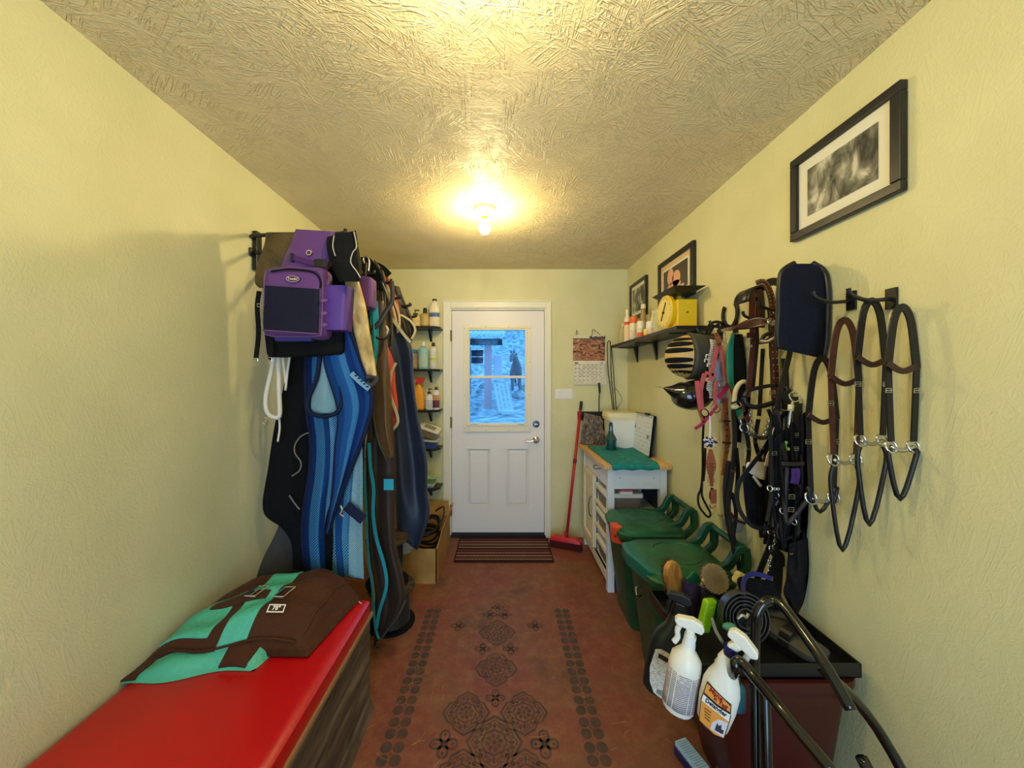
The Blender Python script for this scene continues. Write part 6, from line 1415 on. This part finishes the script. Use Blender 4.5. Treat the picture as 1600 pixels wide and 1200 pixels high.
T = Tack('leather_bridle', 'black buckled bridle bunch hanging lowest with a row of steel studs', 'bridle', 1210, 930, 1.42)
T.strap([(1212, 870), (1206, 890), (1200, 910), (1201, 930)], .022, BLKLEATHER, 'strap'); T.strap([(1214, 866), (1216, 890), (1213, 930)], .036, BLKLEATHER, 'strap', 1.43); T.strap([(1206, 868), (1213, 864), (1220, 872), (1219, 885)], .030, BLKLEATHER, 'strap', 1.40); T.ring(1207, 858, 5, .003)
for v in (876, 884, 892, 905, 916): T.ring(1202, v, 1.6, .0022, CHROME, 1.40, 'stud')
T.strap([(1203, 893), (1213, 895), (1221, 894)], .008, BLACK, 'keeper', 1.39)
T = Tack('nylon_halter', 'broad black nylon halter hanging at the extreme lower right', 'halter', 1240, 960, 1.36)
cloth('web', MATS['black_nylon'], T.t, [(1232, 850), (1230, 880), (1228, 905), (1224, 925), (1232, 945)], [(1262, 840), (1264, 880), (1262, 910), (1256, 940), (1246, 960)], 1.33, 2, .012, .04, 66, 20, 20)
# tack carrying on past the frame edge of the printed photograph
more = [(1285, 1.20, 560, 800, 'black leather bridle just right of the quilted pad'), (1320, 1.13, 500, 860, 'dark bridle with two rings hanging third from the right end'), (1362, 1.05, 470, 820, 'black reins hanging second from the right end of the tack'), (1410, .98, 480, 780, 'black leather headstall at the right end of the tack')]
for u, D, vt, vb, lb in more:
    T = Tack('leather_bridle', lb, 'bridle', u, vb, D)
    wpx = 22
    T.strap([(u-wpx, vt+90), (u-wpx*.6, vt+20), (u, vt), (u+wpx*.6, vt+22), (u+wpx, vt+95)], .020, BLKLEATHER if u != 1320 else BRLEATHER, 'crown')
    T.strap([(u-wpx, vt+90), (u-wpx+2, vt+150), (u-wpx*.8, vt+210)], .016, BLKLEATHER if u != 1320 else BRLEATHER, 'cheek_strap'); T.strap([(u+wpx, vt+95), (u+wpx-2, vt+150), (u+wpx*.8, vt+210)], .016, BLKLEATHER if u != 1320 else BRLEATHER, 'cheek_strap')
    T.strap([(u-wpx, vt+88), (u, vt+100), (u+wpx, vt+92)], .016, DKBROWN, 'browband', D-.012)
    T.ring(u-wpx*.8, vt+218, 9, .0035); T.ring(u+wpx*.8, vt+218, 9, .0035); T.tube([(u-wpx*.8, vt+218), (u, vt+224), (u+wpx*.8, vt+218)], .006, STEEL, 'mouthpiece')
    T.tube([(u-wpx*.8, vt+226), (u-wpx, (vt+vb)/2+80), (u-4, vb), (u+wpx, (vt+vb)/2+80), (u+wpx*.8, vt+226)], .006, BLKLEATHER, 'rein')
    T.buckle(u-wpx, vt+130, 4); T.buckle(u+wpx, vt+130, 4)

# ================================================================== GROOMING TUB AND TOOLS
REDT = mat('tub_red', (70, 16, 14), .45, bump=(20, .1, .004)); 
t = thing('muck_tub', 'dark red plastic tub on the floor under the grooming caddy', 'tub', (.90, 1.32, 0))
g = G(); cx, cy = .885, 1.29
loft(g, [rr(.13, .16, .06, 0, cx+.02, cy), rr(.20, .19, .07, .45, cx, cy), rr(.215, .2, .07, .455, cx, cy), rr(.215, .2, .07, .475, cx, cy), rr(.205, .195, .07, .48, cx, cy), rr(.205, .195, .07, .495, cx, cy), rr(.22, .205, .07, .50, cx, cy), rr(.22, .205, .07, .525, cx, cy), rr(.20, .19, .06, .525, cx, cy), rr(.19, .18, .06, .44, cx, cy), rr(.12, .14, .05, .01, cx+.02, cy)])
g.obj('tub_wall', REDT, t, smooth=True)
cad = thing('grooming_caddy', 'black open grooming caddy full of brushes on the red tub', 'caddy', (.86, 1.30, .527))
g = G(); a0, a1, b0, b1 = .605, 1.10, 1.10, 1.49; z0, z1 = .528, .572
for (lo, hi) in (((a0, b0, z0), (a1, b1, z0+.006)), ((a0, b0, z0), (a0+.006, b1, z1)), ((a1-.006, b0, z0), (a1, b1, z1)), ((a0, b0, z0), (a1, b0+.006, z1)), ((a0, b1-.006, z0), (a1, b1, z1))): g.box(lo, hi)
g.obj('tray', BLACK, cad, bevel=.002)

# wooden brush
WOOD = ramp_noise('brush_wood', [(.35, (150, 96, 40)), (.55, (200, 140, 70)), (.7, (170, 110, 52))], 16, .45, 6, (3, 3, .7), .5)
Db = 1.40
t = thing('body_brush', 'upright wooden backed bristle brush at the left of the grooming tools', 'brush', P(1058, 935, Db))
bm0 = P(1052, 906, Db); Mb = face_cam(bm0, math.radians(10)) @ Matrix.Rotation(math.radians(25), 4, 'Y')
pts = [(-.028, -.07), (-.042, .0), (-.044, .035), (-.035, .062), (-.012, .078), (.014, .074), (.032, .055), (.036, .02), (.040, -.07)]
g = G(); g.prism([(x, y) for x, y in pts][::-1], .016, Mb, -.006); g.obj('handle_back', WOOD, t, bevel=.005, segs=3)
BRIS = mat('bristle_dark', (70, 52, 44), .9); g = G(); rnd = random.Random(5)
for k in range(420):
    x = rnd.uniform(-.034, .034); y = rnd.uniform(-.065, .066); 
    if abs(x) > .036 or (y > .05 and abs(x) > .02): continue
    a = Mb @ Vector((x, y, -.006)); b = Mb @ Vector((x+.012+rnd.uniform(-.006, .006), y+.006+rnd.uniform(-.005, .005), -.036)); g.tube([a, b], .0007, 3, sm=0)
o = g.obj('bristles', BRIS, t); o['kind'] = 'stuff'
# round curry with spiky face
t = thing('curry_comb', 'round tan curry brush with dense knobs in the middle of the tools', 'curry comb', P(1117, 925, 1.38))
cc = P(1117, 904, 1.36); Mc = face_cam(cc) @ Matrix.Rotation(math.radians(-28), 4, 'X')
g = G(); g.lathe([(.050, -.012), (.054, -.006), (.052, 0), (.0, .004)], (0, 0, 0), 30, Mc); g.obj('pad', mat('curry_tan', (92, 72, 50), .8), t, smooth=True)
g = G(); 
for k in range(330):
    r = .0505*math.sqrt((k+.5)/330); a = k*2.39996; c_ = (r*math.cos(a), r*math.sin(a), .0015); g.lathe([(.0018, 0), (.0009, .007)], c_, 5, Mc @ Matrix.Identity(4)) if False else g.add([(c_[0]-.0016, c_[1]-.0016, .0), (c_[0]+.0016, c_[1]-.0016, .0), (c_[0]+.0016, c_[1]+.0016, .0), (c_[0]-.0016, c_[1]+.0016, .0), (c_[0], c_[1], .009)], [(0, 1, 4), (1, 2, 4), (2, 3, 4), (3, 0, 4), (3, 2, 1, 0)], Mc)
o = g.obj('knobs', mat('curry_pale', (206, 184, 140), .7), t); o['kind'] = 'stuff'
# lime brush
t = thing('scrub_brush', 'lime green plastic handled brush lying over the near green bin side', 'brush', P(1100, 985, 1.2))
Ml = face_cam(P(1104, 960, 1.24), math.radians(-14)) @ Matrix.Rotation(math.radians(22), 4, 'Y')
LIME = mat('lime_plastic', (150, 200, 20), .35); g = G(); g.box((-.026, -.062, -.012), (.026, .055, .012), Ml); o = g.obj('handle', LIME, t, bevel=.009, segs=3)
for k in range(6): G().box((-.018, -.03+k*.012, .012), (.012, -.026+k*.012, .0145), Ml).obj('grip_rib', LIME, o)
g = G(); g.box((.022, -.058, -.03), (.055, .05, .004), Ml); g.obj('bristle_block', mat('dark_green_bristle', (30, 70, 30), .9, bump=(200, 1, .01)), t, bevel=.008)
# dark green mesh comb
t = thing('mane_comb', 'green square toothed rubber groomer poking up behind the tools', 'comb', P(1085, 920, 1.42))
Mg = face_cam(P(1085, 905, 1.42), math.radians(45)); g = G(); GC = mat('comb_green', (16, 110, 72), .5); g.box((-.022, -.022, -.006), (.022, .022, 0), Mg); g.obj('pad', GC, t)
g = G()
for i in range(9):
    for j in range(9): x, y = -.020+.005*i, -.020+.005*j; g.add([(x-.0014, y-.0014, 0), (x+.0014, y-.0014, 0), (x+.0014, y+.0014, 0), (x-.0014, y+.0014, 0), (x, y, .006)], [(0, 1, 4), (1, 2, 4), (2, 3, 4), (3, 0, 4), (3, 2, 1, 0)], Mg)
o = g.obj('teeth', GC, t); o['kind'] = 'stuff'
# coiled metal curry
def coil(label, u, v, D, radii, rot, m):
    t = thing('spiral_curry', label, 'curry comb', P(u, v+30, D)); M = face_cam(P(u, v, D)) @ Matrix.Rotation(rot, 4, 'X')
    for k, r in enumerate(radii):
        g = G(); pts = [M @ Vector((r*math.cos(a), r*math.sin(a), 0)) for a in [i*math.pi/12 for i in range(24)]]
        zd = (M.to_3x3() @ Vector((0, 0, 1)))
        g.strap(pts, .016, .0022, zd, closed=True, sm=0); 
        g2 = G(); vs = []; n = 36
        for i in range(n):
            a = 2*math.pi*i/n
            for (rr_, z) in ((r-.0015, 0), (r+.0015, 0), (r+.0015, -.03), (r-.0015, -.03)): vs.append((rr_*math.cos(a), rr_*math.sin(a), z))
        fs = []
        for i in range(n):
            j = (i+1) % n
            for q in range(4): w_ = (q+1) % 4; fs.append((i*4+q, i*4+w_, j*4+w_, j*4+q))
        g2.add(vs, fs, M); g2.obj('ring', m, t, smooth=True)
    g = G(); g.box((-.012, -radii[0], -.035), (.012, radii[0], -.03), M); g.obj('back_bar', BLACK, t); return t, M
RIM = mat('curry_steel', (92, 92, 100), .3, .8)
t, M = coil('spiral metal curry comb of nested rings in the right of the caddy', 1166, 967, 1.19, [.078, .066, .054, .043, .030], math.radians(-12), RIM)
g = G(); g.tube([M @ Vector(p) for p in ((-.03, .0, .0), (-.015, .014, .006), (-.005, .006, .006), (.006, .018, .004))], .006, 7); tag(g.obj('snap_hook', mat('nickel', (170, 165, 150), .3, .9), smooth='all'), 'small nickel snap lying inside the spiral curry', 'snap')
coil('second flatter ring curry comb behind the round knobbed brush', 1128, 935, 1.33, [.06, .05, .04], math.radians(-70), RIM)
# navy brush block
t = thing('dandy_brush', 'navy blue strapped brush with black bristles behind the spiral curry', 'brush', P(1180, 950, 1.34))
Mn = face_cam(P(1190, 925, 1.33), math.radians(-8)) @ Matrix.Rotation(math.radians(-35), 4, 'X'); g = G(); g.box((-.075, -.05, -.03), (.075, .045, .008), Mn); g.obj('bristle_block', mat('black_bristle', (18, 18, 24), .9, bump=(150, 1, .01)), t, bevel=.02, segs=3)
g = G(); g.strap([Mn @ Vector(p) for p in ((-.085, -.055, .0), (-.07, .02, .012), (-.04, .05, .012), (0, .058, .008), (.05, .05, .004))], .016, .005); g.obj('strap', mat('navy_web', (40, 42, 110), .6), t)
# more dark brushes lying in the tray
for (x, y, z, a, lb) in ((.97, 1.20, .535, .3, 'black block brush lying in the front right of the caddy'), (1.03, 1.38, .535, -.4, 'black block brush at the wall side of the caddy')):
    Mq = Matrix.Translation((x, y, z)) @ Matrix.Rotation(a, 4, 'Z'); t = thing('body_brush', lb, 'brush', (x, y, z))
    g = G(); loft(g, [rr(.045, .085, .03, 0), rr(.047, .087, .03, .03)], M=Mq); g.obj('bristle_block', MATS['black_bristle'], t)
    g = G(); loft(g, [rr(.047, .087, .03, .03), rr(.048, .09, .03, .05), rr(.03, .07, .025, .062)], M=Mq); g.obj('back', HC, t, smooth=True)
    g = G(); g.strap([Mq @ Vector(p) for p in ((-.05, 0, .03), (-.03, 0, .075), (.03, 0, .075), (.05, 0, .03))], .035, .004, (0, 0, 1)); g.obj('hand_strap', BLKLEATHER, t)
# sponge, small bottles
tag(G().box((0, 0, 0), (.05, .035, .05), Matrix.Translation(P(1148, 912, 1.45)) @ Matrix.Rotation(.5, 4, 'Y')).obj('sponge', mat('sponge', (222, 206, 140), .95, bump=(120, 1, .006)), bevel=.012, segs=3), 'pale yellow sponge at the back of the grooming tools', 'sponge')
bt = bottle('small dark bottle with orange cap lying among the brushes', 1098, 11, 903, 945, 1.36, kind='round', body=(50, 44, 52), cap=(232, 160, 80), capf=.22, neck=.1, group='small bottles in the caddy')
bottle('small violet bottle with blue top beside the orange capped one', 1085, 11, 912, 950, 1.35, kind='flat', body=(98, 76, 160), cap=(40, 70, 160), capf=.3, neck=.15, group='small bottles in the caddy')
g = G(); g.tube([P(1140, 979, 1.17), P(1146, 1000, 1.18), Vector((P(1150, 1010, 1.19).x, 1.19, .536))], .006, 7); t = tag(g.obj('hoof_pick', BLACK, smooth='all'), 'hoof pick with mint green rubber tip under the spiral curry', 'hoof pick')
part(G().ball(P(1139, 979, 1.165), (.022, .012, .012), 12, 8).obj('grip', mat('mint_rubber', (80, 150, 120), .5), t, smooth='all'), 'mint green grip')
g = G(); g.strap(PS([(1112, 966), (1118, 985), (1128, 1003), (1142, 1036)], 1.15), .010, .003); tag(g.obj('sweat_scraper', STEEL), 'thin curved steel scraper edge beside the lime brush', 'scraper')
t = thing('dark_mitt', 'dark violet rubber mitt pushed in behind the wooden brush', 'mitt', P(1080, 960, 1.38))
cloth('palm', mat('dark_violet', (44, 34, 62), .7, bump=(60, .5, .006)), t, [(1066, 905), (1066, 925), (1068, 950), (1072, 975)], [(1092, 915), (1094, 930), (1096, 950), (1098, 975)], 1.37, 1, .01, .05, 67, 16, 16)
for k in range(3): g = G(); g.tube(PS([(1064+8*k, 930, 1.34), (1066+8*k, 950, 1.34), (1072+6*k, 968, 1.34)], 1.34), .010, 7); g.obj('finger', MATS['dark_violet'], t, smooth='all')

# trigger bottles hanging on the caddy edge
def spraybottle(label, M, H, w, d, body, head, band, profile, ht=0.0, flip=1):
    t = thing('spray_bottle', label, 'spray bottle', M @ Vector((0, 0, 0)), 'spray bottles hanging on the caddy edge')
    g = G(); loft(g, [rr(w*s, d*s2, min(w*s, d*s2)*(.995 if w < .045 else .8), z) for (s, s2, z) in profile], M=M); b = g.obj('body', body, t, smooth=True)
    zt = profile[-1][2]
    g = G(); loft(g, [rr(w*.36, w*.36, w*.3, zt-.002), rr(w*.36, w*.36, w*.3, zt+.022)], M=M); g.obj('collar', band, t, smooth=True)
    M = M @ Matrix.Translation((0, 0, zt+.02)) @ Matrix.Rotation(ht, 4, 'Y') @ Matrix.Diagonal((flip*.84, 1, 1, 1)) @ Matrix.Translation((0, 0, -zt-.02))
    g = G(); loft(g, [rr(w*.30, w*.26, .006, zt+.015), rr(w*.34, w*.28, .008, zt+.042, -.004)], M=M)
    pr = [(.030, zt+.038), (-.045, zt+.040), (-.055, zt+.052), (-.045, zt+.064), (.0, zt+.072), (.028, zt+.066), (.036, zt+.052)]
    V = [(x, -.011, z) for x, z in pr]+[(x, .011, z) for x, z in pr]; n = len(pr)
    g.add(V, [tuple(range(n)), tuple(reversed(range(n, 2*n)))]+[(i, n+i, n+(i+1) % n, (i+1) % n) for i in range(n)], M)
    g.obj('trigger_head', head, t, bevel=.004, segs=3)
    g = G(); g.tube([M @ Vector(p) for p in ((-.034, 0, zt+.042), (-.040, 0, zt+.022), (-.036, 0, zt+.002), (-.044, 0, zt-.016))], .0055, 7, flat=1.4); g.obj('trigger', head, t, smooth='all')
    return t, b
WB = mat('bottle_white', (236, 230, 214), .35)
def hang(u, v, D, tilt, yaw, fwd=0): return Matrix.Translation(P(u, v, D)) @ Matrix.Rotation(tilt, 4, 'Y') @ Matrix.Rotation(fwd, 4, 'X') @ Matrix.Rotation(yaw, 4, 'Z')
# plain white
M1 = hang(1058, 1104, 1.02, math.radians(8), math.radians(-24), math.radians(4))
prof1 = [(.92, .92, 0), (1, 1, .006), (1, 1, .125), (.93, .93, .15), (.6, .6, .17), (.42, .42, .178), (.40, .40, .195)]
t, b = spraybottle('plain white spray bottle with grey printed back label, left of the detangler', M1, .25, .042, .038, WB, WB, WHITEP, prof1)
g = G()
def lab1(a, b_, s): an = -math.pi/2-.15+(a-.5)*2.5; r = 1.012 if s == 0 else .99; return M1 @ Vector((.042*r*math.cos(an), .0385*r*math.sin(an), .015+.105*b_))
g.grid(lab1, 20, 4); g.obj('back_label', lines_mat('grey_print', (205, 196, 190), (120, 108, 112), 160, 190, .62), b, smooth='all')
# detangler
M2 = hang(1112, 1130, .955, math.radians(10), math.radians(-40), math.radians(6))
prof2 = [(.72, .9, 0), (.86, 1, .008), (1, 1, .06), (1, 1, .11), (.86, .9, .135), (.62, .72, .16), (.66, .7, .166), (.55, .6, .180), (.58, .62, .186), (.40, .44, .205)]
t, b = spraybottle('white spray bottle with orange Detangler label and navy collar', M2, .27, .043, .030, WB, WB, mat('navy_collar', (24, 28, 84), .4), prof2, math.radians(24), -1)
g = G(); Ml2 = M2 @ Matrix.Translation((.001, -.0312, 0)) @ Matrix.Rotation(math.pi/2, 4, 'X') @ Matrix.Diagonal((.88, .96, 1, 1))
poly = [(-.030, .012), (.012, .004), (.034, .012), (.036, .07), (.030, .104), (-.034, .122), (-.038, .07)]
def shell(poly, h0, h1, M): q = G(); q.prism(poly, h1, M, h0); return q
BK = mat('label_black', (24, 20, 24), .5); OR = mat('label_orange', (226, 150, 60), .5)
lb = shell([(x*1.05, .062+(y-.062)*1.05) for x, y in poly], -.004, .0008, Ml2).obj('label_border', BK, b)
shell(poly, 0, .0014, Ml2).obj('label_field', OR, lb) if False else None
l2 = shell(poly, 0, .0014, Ml2).obj('label_field', OR, b)
shell([(-.037, .068), (.0355, .062), (.0345, .085), (.0, .082), (-.036, .092)], 0, .0018, Ml2).obj('white_band', WHITEP, b)
shell([(-.036, .088), (.0, .080), (.034, .083), (.033, .088), (.0, .086), (-.036, .094)], 0, .0021, Ml2).obj('black_swoosh', BK, b)
shell([(.0, .010), (.033, .013), (.035, .058), (.012, .050), (.0, .030)], 0, .0018, Ml2).obj('white_patch', mat('patch_grey', (215, 210, 215), .5), b)
shell([(.010, .016), (.030, .020), (.030, .032), (.024, .030), (.022, .042), (.016, .034), (.012, .040), (.010, .028)], 0, .0022, Ml2).obj('horses_picture', mat('horse_ink', (50, 44, 60), .6), b)
RI = mat('label_red', (150, 30, 24), .5)
text('Mane', .0165, Ml2 @ Matrix.Translation((-.008, .109, .0018)) @ Matrix.Rotation(-.18, 4, 'Z'), RI, b, bold=.0006)
text("'n Tail", .0155, Ml2 @ Matrix.Translation((.006, .0955, .0022)) @ Matrix.Rotation(-.14, 4, 'Z'), RI, b, bold=.0006)
text('Detangler', .0165, Ml2 @ Matrix.Translation((-.0005, .0755, .0022)) @ Matrix.Rotation(-.06, 4, 'Z'), BK, b, bold=.0005, sx=.84)
for k in range(4):
    g = G(); g.box((-.026+.002*k, .052-.008*k, .0014), (-.008+.001*k, .0545-.008*k, .0018), Ml2); g.obj('fine_print', BK, b)
# black bottle with white label
M3 = hang(1030, 1078, 1.20, math.radians(12), math.radians(-20), math.radians(3))
prof3 = [(.75, .9, 0), (.9, 1, .008), (1, 1, .07), (1, 1, .15), (.85, .95, .19), (.5, .7, .225), (.42, .6, .25), (.36, .5, .27)]
t, b = spraybottle('black trigger bottle with large white label hanging left of the wooden brush', M3, .34, .060, .036, mat('bottle_black', (22, 30, 32), .35), BLACK, BLACK, prof3)
Ml3 = M3 @ Matrix.Translation((0, -.0372, 0)) @ Matrix.Rotation(math.pi/2, 4, 'X')
poly3 = [(0, .004), (.022, .012), (.040, .040), (.050, .085), (.048, .120), (.030, .150), (-.030, .158), (-.046, .150), (-.050, .085), (-.040, .040), (-.022, .012)]
shell(poly3, 0, .0014, Ml3).obj('label', lines_mat('white_label_print', (212, 206, 190), (150, 142, 130), 130, 170, .5), b)
shell([(-.034, .128), (.034, .120), (.034, .135), (-.034, .143)], 0, .0022, Ml3).obj('name_bar', BK, b)
g = G()
for k in range(9): g.box((-.014+.0028*k, .014, .0014), (-.014+.0028*k+.0014, .030, .002), Ml3)
g.obj('barcode', BK, b)
# turquoise bottle in shadow
bottle('turquoise bottle in shadow behind the detangler', 1150, 26, 1055, 1105, 1.06, kind='round', body=(30, 110, 140), cap=(40, 40, 44), capf=.2, neck=.2, group='small bottles in the caddy')

# saddle stand of bent black tube
t = thing('saddle_stand', 'glossy black bent tube saddle stand at the lower right', 'saddle stand', (.85, .85, 0))
TB = mat('gloss_black_tube', (8, 8, 9), .12, coat=.4)
def st(pts, r=.0125): g = G(); g.tube(pts, r, 12, sm=6); return g.obj('tube', TB, t, smooth='all')
st([P(1185, 1150, .86)+Vector((0, 0, -.55)), P(1180, 1100, .98), P(1180, 1000, 1.0), P(1182, 962, 1.0), P(1192, 944, 1.0), P(1206, 938, 1.0), P(1222, 946, .98), P(1250, 982, .93), P(1290, 1040, .86), P(1330, 1110, .80)])
st([P(1152, 1060, .90)+Vector((.01, .05, -.05)), P(1148, 1042, .90), P(1150, 1034, .90), P(1160, 1036, .89), P(1180, 1060, .86), P(1215, 1102, .80), P(1250, 1145, .755), P(1300, 1205, .70)])
st([(.60, .86, .02), (.66, .90, .35), (.70, .96, .62)]); st([(.95, .66, .02), (.88, .72, .35), (.80, .80, .60)]); st([(.60, .86, .02), (.95, .66, .02)]); st([(.92, 1.02, .02), (.66, .70, .45), (.62, .74, .62)], .009); st([(1.05, .62, .02), (.98, .9, .5), (.80, .90, .72)])
# grooming block on the floor
t = thing('hoof_brush', 'blue edged white bristle brush on the floor at the bottom edge', 'brush', P(1092, 1200, 1.33))
Mf = Matrix.Translation((.70, 1.335, .001)) @ Matrix.Rotation(.30, 4, 'Z'); g = G(); g.box((-.03, -.06, 0), (.03, .06, .035), Mf); g.obj('block', mat('navy_block', (26, 34, 80), .4), t, bevel=.006)
g = G()
for i in range(8):
    for j in range(14): x, y = -.022+i*.0062, -.052+j*.008; g.box((x-.0022, y-.0028, .035), (x+.0022, y+.0028, .052), Mf)
o = g.obj('bristle_tufts', mat('pale_bristle', (190, 215, 225), .7), t); o['kind'] = 'stuff'
tag(G().box((-.035, -.07, 0), (.035, .07, .07), Matrix.Translation((.80, 1.22, .001)) @ Matrix.Rotation(.15, 4, 'Z')).obj('grooming_block', mat('dusty_mauve', (96, 76, 78), .7, bump=(60, .5, .006)), bevel=.012, segs=3), 'dusty mauve grooming block on the floor beside the blue edged brush', 'grooming block')
